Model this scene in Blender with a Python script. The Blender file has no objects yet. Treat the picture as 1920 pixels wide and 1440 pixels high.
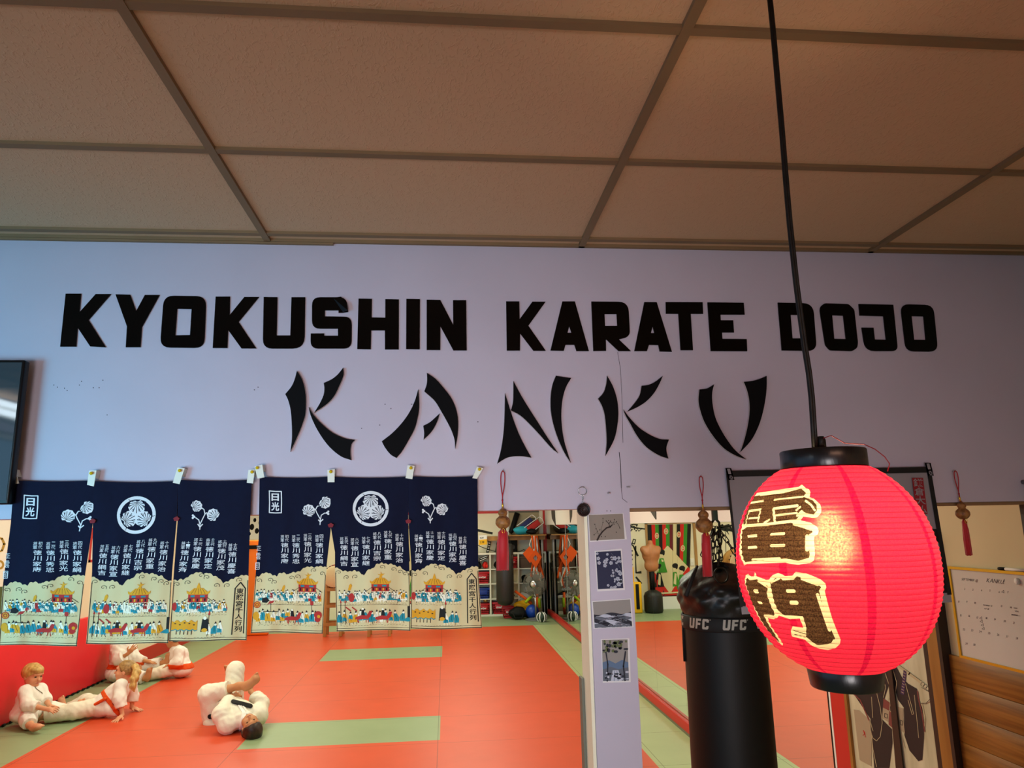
import bpy, bmesh, math, random
import numpy as np
from mathutils import Vector, Matrix
from mathutils.geometry import tessellate_polygon

# ------------------------------------------------------------------ camera
F_PX = 1331.36
YAW, PITCH, ROLL = [math.radians(a) for a in (5.4635, 11.2448, -1.1351)]
CAM = np.array([0.0, 0.0, 2.12])
cy, sy = math.cos(YAW), math.sin(YAW)
_fw = np.array([sy * math.cos(PITCH), cy * math.cos(PITCH), math.sin(PITCH)])
_r0 = np.array([cy, -sy, 0.0]); _u0 = np.cross(_r0, _fw)
_rt = math.cos(ROLL) * _r0 + math.sin(ROLL) * _u0
_up = np.cross(_rt, _fw)
SC = bpy.context.scene
COL = SC.collection
cam = bpy.data.cameras.new('camera')
cam.sensor_fit = 'HORIZONTAL'; cam.sensor_width = 36.0
cam.lens = F_PX * 36.0 / 1920.0
cam.clip_start = 0.05; cam.clip_end = 200
cob = bpy.data.objects.new('camera', cam); COL.objects.link(cob)
cob.matrix_world = Matrix(((_rt[0], _up[0], -_fw[0], CAM[0]), (_rt[1], _up[1], -_fw[1], CAM[1]),
                           (_rt[2], _up[2], -_fw[2], CAM[2]), (0, 0, 0, 1)))
SC.camera = cob

# ------------------------------------------------------------------ light and exposure
SC.view_settings.view_transform = 'Standard'
SC.view_settings.look = 'None'
SC.view_settings.exposure = 0.0
SC.view_settings.gamma = 1.0
SC.view_settings.use_curve_mapping = False
SC.cycles.max_bounces = 8; SC.cycles.diffuse_bounces = 4; SC.cycles.glossy_bounces = 4
SC.cycles.transmission_bounces = 6; SC.cycles.transparent_max_bounces = 8
SC.cycles.caustics_reflective = False; SC.cycles.caustics_refractive = True
SC.cycles.sample_clamp_indirect = 6.0
SC.cycles.use_denoising = True

world = bpy.data.worlds.new('daylight'); SC.world = world
world.use_nodes = True
_bg = world.node_tree.nodes['Background']
_bg.inputs[0].default_value = (0.42, 0.68, 1.0, 1); _bg.inputs[1].default_value = 1.0

def area(name, loc, rot, sx, sy_, energy, color):
    l = bpy.data.lights.new(name, 'AREA'); l.shape = 'RECTANGLE'; l.size = sx; l.size_y = sy_
    l.energy = energy; l.color = color
    o = bpy.data.objects.new(name, l); COL.objects.link(o); o.location = loc; o.rotation_euler = rot
    return o
WARM = (0.90, 1.0, 0.77)
for _y in (5.2, 8.6, 12.0, 15.6):
    for _x in (-3.2, 0.4):
        area('fluorescent_tube_light', (_x, _y, 3.12), (0, 0, 0), 1.6, 0.6, 55, WARM)
# left window daylight, turned onto the wall; behind the camera an added unseen fill
def aim(o, target, spread):
    o.rotation_euler = (Vector(target) - o.location).to_track_quat('-Z', 'Y').to_euler(); o.data.spread = math.radians(spread)
aim(area('window_daylight', (-3.4, -0.9, 1.35), (0, 0, 0), 1.6, 1.5, 28, (0.11, 0.67, 1.0)), (-2.1, 2.64, 1.7), 60)
aim(area('wall_fill_light', (-0.75, -2.3, 1.15), (0, 0, 0), 2.0, 1.2, 14.2, (0.97, 0.88, 0.87)), (-0.15, 2.64, 1.86), 50)
# added warm fill high behind the camera, for ceiling and wall top
area('warm_fill_light', (1.0, -1.4, 3.1), (0, 0, 0), 1.2, 0.6, 34, (1.0, 0.54, 0.36))

# ------------------------------------------------------------------ helpers
def ray(px, py):
    return _rt * ((px - 960) / F_PX) + _up * (-(py - 720) / F_PX) + _fw
def onY(px, py, Y):
    r = ray(px, py); return CAM + r * (Y / r[1])
def onX(px, py, X):
    r = ray(px, py); return CAM + r * (X / r[0])
def onZ(px, py, z):
    r = ray(px, py); return CAM + r * ((z - CAM[2]) / r[2])

def lin(c):
    if isinstance(c, str):
        c = c.lstrip('#'); c = [int(c[i:i + 2], 16) / 255 for i in (0, 2, 4)]
        return tuple((x / 12.92 if x <= 0.04045 else ((x + 0.055) / 1.055) ** 2.4) for x in c)
    return tuple(c)

MATS = {}
def mat(name, color, rough=0.6, metal=0.0, spec=0.4, vary=0.0, vscale=8.0, bump=0.0, bscale=40.0, coat=0.0, sheen=0.0,
        vcol=None, stretch=None, subsurf=0.0):
    if name in MATS: return MATS[name]
    m = bpy.data.materials.new(name); m.use_nodes = True
    nt = m.node_tree; b = nt.nodes['Principled BSDF']
    c = lin(color)
    b.inputs['Base Color'].default_value = (*c, 1); b.inputs['Roughness'].default_value = rough
    b.inputs['Metallic'].default_value = metal; b.inputs['Specular IOR Level'].default_value = spec
    b.inputs['Coat Weight'].default_value = coat; b.inputs['Sheen Weight'].default_value = sheen
    tc = nt.nodes.new('ShaderNodeTexCoord')
    src = tc.outputs['Object']
    if stretch:
        mp = nt.nodes.new('ShaderNodeMapping'); mp.inputs['Scale'].default_value = stretch
        nt.links.new(src, mp.inputs[0]); src = mp.outputs[0]
    if vary > 0:
        n = nt.nodes.new('ShaderNodeTexNoise'); n.inputs['Scale'].default_value = vscale; n.inputs['Detail'].default_value = 6
        nt.links.new(src, n.inputs['Vector'])
        mx = nt.nodes.new('ShaderNodeMix'); mx.data_type = 'RGBA'
        c2 = lin(vcol) if vcol else tuple(max(0, x * (1 - vary)) for x in c)
        mx.inputs['A'].default_value = (*c, 1); mx.inputs['B'].default_value = (*c2, 1)
        rmp = nt.nodes.new('ShaderNodeMapRange'); rmp.inputs[1].default_value = 0.35; rmp.inputs[2].default_value = 0.7
        nt.links.new(n.outputs[0], rmp.inputs[0]); nt.links.new(rmp.outputs[0], mx.inputs['Factor'])
        nt.links.new(mx.outputs['Result'], b.inputs['Base Color'])
    if bump > 0:
        n2 = nt.nodes.new('ShaderNodeTexNoise'); n2.inputs['Scale'].default_value = bscale; n2.inputs['Detail'].default_value = 5
        nt.links.new(src, n2.inputs['Vector'])
        bp = nt.nodes.new('ShaderNodeBump'); bp.inputs['Strength'].default_value = bump; bp.inputs['Distance'].default_value = 0.01
        nt.links.new(n2.outputs[0], bp.inputs['Height']); nt.links.new(bp.outputs[0], b.inputs['Normal'])
    MATS[name] = m
    return m

class MB:
    """collects shapes; build() links them as one mesh object"""
    def __init__(s): s.v = []; s.f = []; s.m = []; s.sm = []; s.mats = []
    def mi(s, m):
        if m not in s.mats: s.mats.append(m)
        return s.mats.index(m)
    def add(s, vs, fs, m, smooth=False):
        o = len(s.v); s.v.extend([tuple(map(float, p)) for p in vs]); k = s.mi(m)
        for f in fs: s.f.append([i + o for i in f]); s.m.append(k); s.sm.append(smooth)
        return s
    def box(s, x0, x1, y0, y1, z0, z1, m, T=None):
        vs = [(x, y, z) for x in (x0, x1) for y in (y0, y1) for z in (z0, z1)]
        if T: vs = [T(v) for v in vs]
        return s.add(vs, [(0, 1, 3, 2), (4, 6, 7, 5), (0, 4, 5, 1), (2, 3, 7, 6), (0, 2, 6, 4), (1, 5, 7, 3)], m)
    def quad(s, a, b, c, d, m): return s.add([a, b, c, d], [(0, 1, 2, 3)], m)
    def rbox(s, x0, x1, y0, y1, z0, z1, m, r=0.01, n=3, T=None):
        """box with rounded edges (bmesh bevel)"""
        bm = bmesh.new()
        vs = [bm.verts.new((x, y, z)) for x in (x0, x1) for y in (y0, y1) for z in (z0, z1)]
        for f in [(0, 1, 3, 2), (4, 6, 7, 5), (0, 4, 5, 1), (2, 3, 7, 6), (0, 2, 6, 4), (1, 5, 7, 3)]: bm.faces.new([vs[i] for i in f])
        bmesh.ops.bevel(bm, geom=bm.edges[:], offset=r, segments=n, affect='EDGES', profile=0.5)
        bm.verts.ensure_lookup_table(); bm.verts.index_update()
        pv = [tuple(v.co) for v in bm.verts]
        if T: pv = [T(v) for v in pv]
        s.add(pv, [[v.index for v in f.verts] for f in bm.faces], m, True); bm.free(); return s
    def tube(s, pts, r, m, n=8, cap=True, closed=False, smooth=True):
        pts = [np.array(p, float) for p in pts]; N = len(pts)
        rs = r if hasattr(r, '__len__') else [r] * N
        vs = []; prev = None
        for i, p in enumerate(pts):
            if closed: t = pts[(i + 1) % N] - pts[i - 1]
            else: t = pts[min(i + 1, N - 1)] - pts[max(i - 1, 0)]
            t = t / (np.linalg.norm(t) + 1e-12)
            if prev is None:
                a = np.array([0, 0, 1.0]) if abs(t[2]) < 0.9 else np.array([1.0, 0, 0])
                u = np.cross(t, a)
            else: u = prev - t * np.dot(prev, t)
            u /= np.linalg.norm(u) + 1e-12; prev = u; w = np.cross(t, u)
            for k in range(n):
                an = 2 * math.pi * k / n
                vs.append(p + rs[i] * (math.cos(an) * u + math.sin(an) * w))
        fs = []
        for i in range(N if closed else N - 1):
            j = (i + 1) % N
            for k in range(n): fs.append((i * n + k, i * n + (k + 1) % n, j * n + (k + 1) % n, j * n + k))
        if cap and not closed: fs.append(tuple(range(n - 1, -1, -1))); fs.append(tuple((N - 1) * n + k for k in range(n)))
        return s.add(vs, fs, m, smooth)
    def lathe(s, prof, m, n=32, c=(0, 0, 0), T=None, sx=1, sy_=1, smooth=True):
        vs = []; fs = []
        for (r, z) in prof:
            for k in range(n):
                a = 2 * math.pi * k / n
                p = (c[0] + sx * r * math.cos(a), c[1] + sy_ * r * math.sin(a), c[2] + z)
                vs.append(T(p) if T else p)
        P = len(prof)
        for i in range(P - 1):
            for k in range(n): fs.append((i * n + k, i * n + (k + 1) % n, (i + 1) * n + (k + 1) % n, (i + 1) * n + k))
        if prof[0] == prof[-1]: return s.add(vs, fs, m, smooth)
        if prof[0][0] > 1e-6: fs.append(tuple(range(n - 1, -1, -1)))
        if prof[-1][0] > 1e-6: fs.append(tuple((P - 1) * n + k for k in range(n)))
        return s.add(vs, fs, m, smooth)
    def ball(s, c, r, m, n=16, sq=(1, 1, 1)):
        prof = [(math.sin(math.pi * i / n), -math.cos(math.pi * i / n)) for i in range(n + 1)]
        return s.lathe([(max(0, a) * 1, b) for a, b in prof], m, n * 2, T=lambda p: (c[0] + p[0] * r * sq[0], c[1] + p[1] * r * sq[1], c[2] + p[2] * r * sq[2]))
    def grid(s, fn, nu, nv, m, smooth=True, us=None, vs_=None):
        us = us if us is not None else [i / nu for i in range(nu + 1)]; vs_ = vs_ if vs_ is not None else [j / nv for j in range(nv + 1)]
        vs = [fn(u, v) for v in vs_ for u in us]; W = len(us)
        return s.add(vs, [(j * W + i, j * W + i + 1, (j + 1) * W + i + 1, (j + 1) * W + i) for j in range(len(vs_) - 1) for i in range(W - 1)], m, smooth)
    def prism(s, loops, fn, h0, h1, m, mside=None, back=True):
        """flat outline (first loop outer, rest holes) given depth between h0 and h1; fn(x, y, h) -> point"""
        tri = tessellate_polygon([[Vector((p[0], p[1], 0)) for p in L] for L in loops])
        flat = [p for L in loops for p in L]; n = len(flat)
        s.add([fn(p[0], p[1], h1) for p in flat], tri, m)
        if back: s.add([fn(p[0], p[1], h0) for p in flat], [t[::-1] for t in tri], mside or m)
        o = 0
        for L in loops:
            k = len(L)
            s.add([fn(p[0], p[1], h0) for p in L] + [fn(p[0], p[1], h1) for p in L],
                  [(i, (i + 1) % k, k + (i + 1) % k, k + i) for i in range(k)], mside or m)
        return s
    def build(s, name, parent=None, fix=False):
        me = bpy.data.meshes.new(name)
        me.from_pydata(s.v, [], s.f)
        for m in s.mats: me.materials.append(m)
        me.polygons.foreach_set('material_index', s.m); me.polygons.foreach_set('use_smooth', s.sm)
        if fix:
            bm = bmesh.new(); bm.from_mesh(me); bmesh.ops.recalc_face_normals(bm, faces=bm.faces[:]); bm.to_mesh(me); bm.free()
        me.update()
        o = bpy.data.objects.new(name, me); COL.objects.link(o)
        if parent is not None:
            o.parent = parent; o.matrix_parent_inverse = Matrix.Translation(-Vector(parent.location))
        return o

def tag(o, label, cat, group=None):
    o['label'] = label; o['category'] = cat
    if group: o['group'] = group
    return o
def thing(name, label, cat, loc=(0, 0, 0), group=None):
    o = bpy.data.objects.new(name, None); COL.objects.link(o); o.location = tuple(map(float, loc)); o.empty_display_size = 0.1
    return tag(o, label, cat, group)
def struct(mb, name, fix=False):
    o = mb.build(name, None, fix); o['kind'] = 'structure'; return o

def rounded(pts, radii, n=5):
    """round chosen corners of a closed polygon: radii is one number or a dict index -> radius"""
    out = []; N = len(pts)
    for i, p in enumerate(pts):
        r = radii.get(i, 0) if isinstance(radii, dict) else radii
        p = np.array(p, float)
        if r <= 0: out.append(tuple(p)); continue
        a = np.array(pts[i - 1], float) - p; b = np.array(pts[(i + 1) % N], float) - p
        la, lb = np.linalg.norm(a), np.linalg.norm(b); r2 = min(r, la * .49, lb * .49)
        A = p + a / la * r2; B = p + b / lb * r2
        for k in range(n + 1):
            t = k / n; out.append(tuple((1 - t) ** 2 * A + 2 * t * (1 - t) * p + t * t * B))
    return out
def smooth_closed(pts, corner=48, n=4):
    """Catmull-Rom through the points, keeping sharp corners"""
    P = [np.array(p, float) for p in pts]; N = len(P); sharp = []
    for i in range(N):
        a = P[i] - P[i - 1]; b = P[(i + 1) % N] - P[i]
        c = np.dot(a, b) / (np.linalg.norm(a) * np.linalg.norm(b) + 1e-9)
        sharp.append(math.degrees(math.acos(max(-1, min(1, c)))) > corner)
    out = []
    for i in range(N):
        p0, p1, p2, p3 = P[i - 1], P[i], P[(i + 1) % N], P[(i + 2) % N]
        m1 = (p2 - p1) * 0.9 if sharp[i] else (p2 - p0) / 2
        m2 = (p2 - p1) * 0.9 if sharp[(i + 1) % N] else (p3 - p1) / 2
        for k in range(n):
            t = k / n
            out.append(tuple((2*t**3-3*t*t+1)*p1 + (t**3-2*t*t+t)*m1 + (-2*t**3+3*t*t)*p2 + (t**3-t*t)*m2))
    return out
def stroke_poly(pts, w):
    """outline of a thick open line (w: width or list of widths)"""
    P = [np.array(p, float) for p in pts]; N = len(P); L = []; R = []
    ws = w if hasattr(w, '__len__') else [w] * N
    for i in range(N):
        t = P[min(i + 1, N - 1)] - P[max(i - 1, 0)]; t = t / (np.linalg.norm(t) + 1e-9); nn = np.array([-t[1], t[0]])
        L.append(tuple(P[i] + nn * ws[i] / 2)); R.append(tuple(P[i] - nn * ws[i] / 2))
    return L + R[::-1]

_glyphs = {}
def glyph(ch, bold=0.0):
    """triangles of one character of the built-in font, unit em, as 2D points"""
    k = (ch, bold)
    if k in _glyphs: return _glyphs[k]
    cu = bpy.data.curves.new('glyph', 'FONT'); cu.body = ch; cu.size = 1.0; cu.resolution_u = 3; cu.offset = bold
    ob = bpy.data.objects.new('glyph', cu); COL.objects.link(ob)
    dg = bpy.context.evaluated_depsgraph_get(); dg.update()
    me = bpy.data.meshes.new_from_object(ob.evaluated_get(dg))
    vs = [(v.co.x, v.co.y) for v in me.vertices]; fs = [tuple(p.vertices) for p in me.polygons]
    bpy.data.objects.remove(ob); bpy.data.curves.remove(cu); bpy.data.meshes.remove(me)
    if vs:
        a = np.array(vs); box = (a[:, 0].min(), a[:, 0].max(), a[:, 1].min(), a[:, 1].max())
    else: box = (0, 0.3, 0, 0.1)
    _glyphs[k] = (vs, fs, box)
    return _glyphs[k]

def finer(P, tri, maxe):
    """split triangles until no edge is longer than maxe"""
    P = [tuple(p) for p in P]; out = []; mid = {}; st = [tuple(t) for t in tri]; m2 = maxe * maxe
    while st:
        t = st.pop(); best = -1
        for i in range(3):
            a, b = P[t[i]], P[t[(i + 1) % 3]]; d = (a[0] - b[0]) ** 2 + (a[1] - b[1]) ** 2
            if d > best: best = d; k = i
        if best <= m2: out.append(t); continue
        a, b, c = t[k], t[(k + 1) % 3], t[(k + 2) % 3]; key = (min(a, b), max(a, b))
        if key not in mid: mid[key] = len(P); P.append(((P[a][0] + P[b][0]) / 2, (P[a][1] + P[b][1]) / 2))
        q = mid[key]; st += [(a, q, c), (q, b, c)]
    return P, out

class Print:
    """draws flat inks onto a surface S(x, y, h) -> point, later layers above earlier ones; y grows downward"""
    def __init__(s, mb, S, h0=0.0006, dh=0.0004, maxe=None): s.maxe = maxe; s.mb = mb; s.S = S; s.h0 = h0; s.dh = dh
    def h(s, layer): return s.h0 + s.dh * layer
    def poly(s, pts, m, layer=0, holes=()):
        loops = [list(pts)] + [list(x) for x in holes]
        tri = tessellate_polygon([[Vector((p[0], p[1], 0)) for p in L] for L in loops])
        flat = [p for L in loops for p in L]; h = s.h(layer)
        if s.maxe: flat, tri = finer(flat, tri, s.maxe)
        P3 = [np.array(s.S(p[0], p[1], h)) for p in flat]
        if len(tri):
            t = tri[0]; nrm = np.cross(P3[t[1]] - P3[t[0]], P3[t[2]] - P3[t[0]])
            up = np.array(s.S(flat[t[0]][0], flat[t[0]][1], h + 0.01)) - P3[t[0]]
            if np.dot(nrm, up) < 0: tri = [q[::-1] for q in tri]
        s.mb.add(P3, tri, m)
    def rect(s, x0, y0, x1, y1, m, layer=0): s.poly([(x0, y0), (x1, y0), (x1, y1), (x0, y1)], m, layer)
    def disc(s, x, y, rx, m, layer=0, ry=None, n=14, rot=0):
        ry = ry or rx; c, q = math.cos(rot), math.sin(rot)
        s.poly([(x + rx * math.cos(a) * c - ry * math.sin(a) * q, y + rx * math.cos(a) * q + ry * math.sin(a) * c)
                for a in [2 * math.pi * k / n for k in range(n)]], m, layer)
    def ring(s, x, y, r0, r1, m, layer=0, n=40):
        A = [2 * math.pi * k / n for k in range(n)]
        for k in range(n):
            a, b = A[k], A[(k + 1) % n]
            s.poly([(x + r0 * math.cos(a), y + r0 * math.sin(a)), (x + r1 * math.cos(a), y + r1 * math.sin(a)),
                    (x + r1 * math.cos(b), y + r1 * math.sin(b)), (x + r0 * math.cos(b), y + r0 * math.sin(b))], m, layer)
    def line(s, pts, w, m, layer=0):
        ws = w if hasattr(w, '__len__') else [w] * len(pts)
        for i in range(len(pts) - 1):
            a, b = np.array(pts[i], float), np.array(pts[i + 1], float); t = b - a; L = np.linalg.norm(t)
            if L < 1e-9: continue
            t /= L; nn = np.array([-t[1], t[0]]); a2 = a - t * ws[i] * .2; b2 = b + t * ws[i + 1] * .2
            s.poly([tuple(a2 + nn * ws[i] / 2), tuple(b2 + nn * ws[i + 1] / 2), tuple(b2 - nn * ws[i + 1] / 2), tuple(a2 - nn * ws[i] / 2)], m, layer)
    def char(s, ch, x, y, w, h, m, layer=0, bold=0.0, slant=0.0, fit=True):
        """one character in the box x, y (top left), w, h"""
        vs, fs, b = glyph(ch, bold)
        if not vs: return
        bw, bh = (b[1] - b[0]) or 1, (b[3] - b[2]) or 1
        P = [(x + (gx - b[0]) / bw * w + slant * (0.5 - (b[3] - gy) / bh) * h, y + (b[3] - gy) / bh * h) for gx, gy in vs]
        if s.maxe: P, fs = finer(P, fs, s.maxe)
        P3 = [np.array(s.S(p[0], p[1], s.h(layer))) for p in P]; t = fs[0]
        nrm = np.cross(P3[t[1]] - P3[t[0]], P3[t[2]] - P3[t[0]]); up = np.array(s.S(x, y, s.h(layer) + 0.01)) - np.array(s.S(x, y, s.h(layer)))
        s.mb.add(P3, [q[::-1] for q in fs] if np.dot(nrm, up) < 0 else fs, m)
    def text(s, txt, x, y, size, m, layer=0, bold=0.0, slant=0.0, rot=0.0, space=1.0, sx=1.0):
        """a line of Latin text, natural widths, baseline at x, y"""
        cx = 0.0; c, q = math.cos(rot), math.sin(rot)
        for ch in txt:
            vs, fs, b = glyph(ch, bold)
            if ch == ' ' or not vs: cx += 0.32 * space; continue
            P3 = []
            for (gx, gy) in vs:
                lx = (cx + gx - b[0]) * size * sx + slant * gy * size; ly = -gy * size
                P3.append(np.array(s.S(x + lx * c - ly * q, y + lx * q + ly * c, s.h(layer))))
            t = fs[0]; nrm = np.cross(P3[t[1]] - P3[t[0]], P3[t[2]] - P3[t[0]])
            up = np.array(s.S(x, y, s.h(layer) + 0.01)) - np.array(s.S(x, y, s.h(layer)))
            s.mb.add(P3, [z[::-1] for z in fs] if np.dot(nrm, up) < 0 else fs, m)
            cx += (b[1] - b[0] + 0.09) * space
        return cx
# ------------------------------------------------------------------ materials of the place
YW = 2.64          # face of the partition wall
XR = 2.48          # mirror wall of the training room
XL = -5.02         # its left wall
YB = 18.0          # its back wall
ZC = 3.207         # ceiling
M_wall = mat('lavender_paint', '#bdb4c4', 0.55, vary=0.06, vscale=3, bump=0.04, bscale=60)
M_cream = mat('cream_paint', '#efe6c8', 0.6, vary=0.05, vscale=2)
M_tile = mat('ceiling_board', '#d2a98a', 0.9, spec=0.1)
M_bar = mat('ceiling_grid_metal', '#86694a', 0.6, vary=0.12, vscale=5)
M_black = mat('black_acrylic', '#030303', 0.18, spec=0.18)
M_blackm = mat('black_matte', '#060606', 0.6, spec=0.2)
M_red = mat('red_paint', '#c0201c', 0.45)
M_pad = mat('red_vinyl', '#ee1f30', 0.42, vary=0.05, vscale=3, bump=0.03, bscale=20)
M_white = mat('white', '#eceae4', 0.55)
M_wood = mat('pine', '#b98b4e', 0.5, vary=0.3, vscale=5, stretch=(3, 3, 0.4))
M_dark = mat('dark_wood', '#2a1a12', 0.5)
M_steel = mat('steel', '#b9b9b9', 0.3, metal=1)
M_orange = mat('orange_cloth', '#e85a12', 0.8)
M_lime = mat('lime_cloth', '#a8c81e', 0.8)
M_yellow = mat('yellow_vinyl', '#f0b400', 0.5)
M_blue = mat('blue_rubber', '#1440a0', 0.4)
M_wht2 = mat('white_cloth', '#e8e4d8', 0.9)

def tile_bump(m):
    """fine scratched texture of the ceiling boards"""
    nt = m.node_tree; b = nt.nodes['Principled BSDF']; tc = nt.nodes.new('ShaderNodeTexCoord')
    n = nt.nodes.new('ShaderNodeTexNoise'); n.inputs['Scale'].default_value = 95; n.inputs['Detail'].default_value = 3; n.inputs['Distortion'].default_value = 1.2
    mp = nt.nodes.new('ShaderNodeMapping'); mp.inputs['Scale'].default_value = (1.0, 0.55, 1)
    nt.links.new(tc.outputs['Object'], mp.inputs[0]); nt.links.new(mp.outputs[0], n.inputs['Vector'])
    n3 = nt.nodes.new('ShaderNodeTexNoise'); n3.inputs['Scale'].default_value = 3; nt.links.new(tc.outputs['Object'], n3.inputs['Vector'])
    mr = nt.nodes.new('ShaderNodeMapRange'); mr.inputs[1].default_value = 0.52; mr.inputs[2].default_value = 0.70
    nt.links.new(n.outputs[0], mr.inputs[0])
    bp = nt.nodes.new('ShaderNodeBump'); bp.inputs['Strength'].default_value = 0.35; bp.inputs['Distance'].default_value = 0.004
    nt.links.new(mr.outputs[0], bp.inputs['Height']); nt.links.new(bp.outputs[0], b.inputs['Normal'])
tile_bump(M_tile)

# ------------------------------------------------------------------ floor of mats
def mats_floor():
    m = bpy.data.materials.new('floor_mats'); m.use_nodes = True; MATS['floor_mats'] = m
    nt = m.node_tree; b = nt.nodes['Principled BSDF']; b.inputs['Roughness'].default_value = 0.42
    b.inputs['Specular IOR Level'].default_value = 0.35
    tc = nt.nodes.new('ShaderNodeTexCoord'); sp = nt.nodes.new('ShaderNodeSeparateXYZ'); nt.links.new(tc.outputs['Object'], sp.inputs[0])
    def mth(op, a, c=None):
        n = nt.nodes.new('ShaderNodeMath'); n.operation = op
        for i, q in enumerate((a, c)):
            if q is None: continue
            if isinstance(q, (int, float)): n.inputs[i].default_value = q
            else: nt.links.new(q, n.inputs[i])
        return n.outputs[0]
    # seams between the mats, about a metre apart
    def seam(src, off, step):
        f = mth('FRACT', mth('DIVIDE', mth('ADD', src, off), step)); d = mth('ABSOLUTE', mth('SUBTRACT', f, 0.5))
        return mth('GREATER_THAN', d, 0.5 - 0.0035 / step)
    sx = seam(sp.outputs[0], 40 * 1.0 + 2.08, 2.0); sy_ = seam(sp.outputs[1], 40 * 1.0 + 0.3, 1.0)
    sm = mth('MAXIMUM', sx, sy_)
    n = nt.nodes.new('ShaderNodeTexNoise'); n.inputs['Scale'].default_value = 3.0; n.inputs['Detail'].default_value = 5
    nt.links.new(tc.outputs['Object'], n.inputs['Vector'])
    at = nt.nodes.new('ShaderNodeAttribute'); at.attribute_name = 'matcol'
    mx = nt.nodes.new('ShaderNodeMix'); mx.data_type = 'RGBA'; mx.blend_type = 'MULTIPLY'
    mx.inputs['B'].default_value = (0.82, 0.85, 0.82, 1); nt.links.new(at.outputs['Color'], mx.inputs['A']); nt.links.new(n.outputs[0], mx.inputs['Factor'])
    m2 = nt.nodes.new('ShaderNodeMix'); m2.data_type = 'RGBA'; m2.blend_type = 'MULTIPLY'
    m2.inputs['B'].default_value = (0.5, 0.45, 0.42, 1); nt.links.new(mx.outputs['Result'], m2.inputs['A']); nt.links.new(sm, m2.inputs['Factor'])
    nt.links.new(m2.outputs['Result'], b.inputs['Base Color'])
    n2 = nt.nodes.new('ShaderNodeTexNoise'); n2.inputs['Scale'].default_value = 1.6; n2.inputs['Detail'].default_value = 3
    nt.links.new(tc.outputs['Object'], n2.inputs['Vector'])
    bp = nt.nodes.new('ShaderNodeBump'); bp.inputs['Strength'].default_value = 0.25; bp.inputs['Distance'].default_value = 0.02
    nt.links.new(n2.outputs[0], bp.inputs['Height']); nt.links.new(bp.outputs[0], b.inputs['Normal'])
    return m
M_floor = mats_floor()
RED = (*lin('#dc4d26'), 1); GRN = (*lin('#93a57c'), 1)
# regions: red field with a green border and green cross strips
GRN_SHEEN = (*lin('#b9c48e'), 1)  # right strip is lighter: sheen of the room lights put into its colour
xs = [XL, -4.13, -2.06, -0.06, 1.87, XR]
ys = [-5.0, 2.7, 5.6, 6.6, 7.8, 8.75, 11.0, 12.5, 13.6, 15.9, YB]
def is_red(x, y):
    if x < -4.13 or x > 1.87 or y > 15.9 or y < 2.7: return False
    if -2.06 < x < -0.06 and (7.8 < y < 8.75 or 12.5 < y < 13.6): return False
    if -2.06 < x < -0.06 and 2.7 < y < 3.6: return False
    return True
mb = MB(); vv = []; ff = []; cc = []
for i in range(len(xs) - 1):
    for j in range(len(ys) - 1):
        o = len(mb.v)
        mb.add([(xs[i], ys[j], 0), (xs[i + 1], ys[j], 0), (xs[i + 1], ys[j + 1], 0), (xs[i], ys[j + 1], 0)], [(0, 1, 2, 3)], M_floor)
        cc.append(RED if is_red((xs[i] + xs[i + 1]) / 2, (ys[j] + ys[j + 1]) / 2) else (GRN_SHEEN if i == len(xs) - 2 and ys[j] < 15.5 else GRN))
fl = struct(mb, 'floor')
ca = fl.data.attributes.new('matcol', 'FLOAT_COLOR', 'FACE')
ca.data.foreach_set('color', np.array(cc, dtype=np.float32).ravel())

# ------------------------------------------------------------------ shell
mb = MB()
YI = YW + 0.16
ZO = 2.174         # underside of the header
PX0, PX1 = 0.525, 0.684
mb.box(-4.2, 3.4, YW, YI, ZO, 3.42, M_wall)                 # header
mb.box(PX0, PX1, YW, YI, 0, ZO, M_wall)                     # pillar
mb.box(-5.4, -4.2, YW, YI, 0, 3.42, M_wall)
struct(mb, 'wall_front')
mb = MB(); mb.box(PX0 - 0.012, PX0 - 0.0005, YW + 0.012, YI, 0, ZO - 0.002, M_cream); struct(mb, 'trim_4')
mb = MB(); mb.box(onY(1092, 1350, YI - .02)[0], PX0 - 0.0135, YI - 0.03, YI + 0.02, 0, onY(1096, 1272, YI - .03)[2], mat('grey_board', '#6d6b5c', 0.6)); struct(mb, 'trim_5')
mb = MB(); mb.box(PX1 + 0.001, 2.36, YW + 0.02, YI - 0.02, ZO - 0.012, ZO - 0.0005, mat('edge_wood', '#8a6a48', 0.6)); struct(mb, 'trim_6')
mb = MB(); mb.box(2.29, 2.46, YW + 0.018, YW + 0.05, 0, ZO - 0.013, M_dark); struct(mb, 'trim_7')
# training room shell
mb = MB(); mb.box(XL - 0.1, XL, YI, YB, 0, 3.3, M_cream); struct(mb, 'wall_left')
mb = MB(); mb.box(XL - 0.1, XR + 0.1, YB, YB + 0.1, 0, 3.3, M_cream); struct(mb, 'wall_back')
mb = MB(); mb.box(XR, XR + 0.1, -4.0, YB, 0, 3.42, mat('right_wall_paint', '#d9cba0', 0.6, vary=0.08, vscale=2)); struct(mb, 'wall_right')
mb = MB(); mb.box(XL, XR, YI, YB, 3.3, 3.4, M_white); struct(mb, 'ceiling_2')
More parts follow.
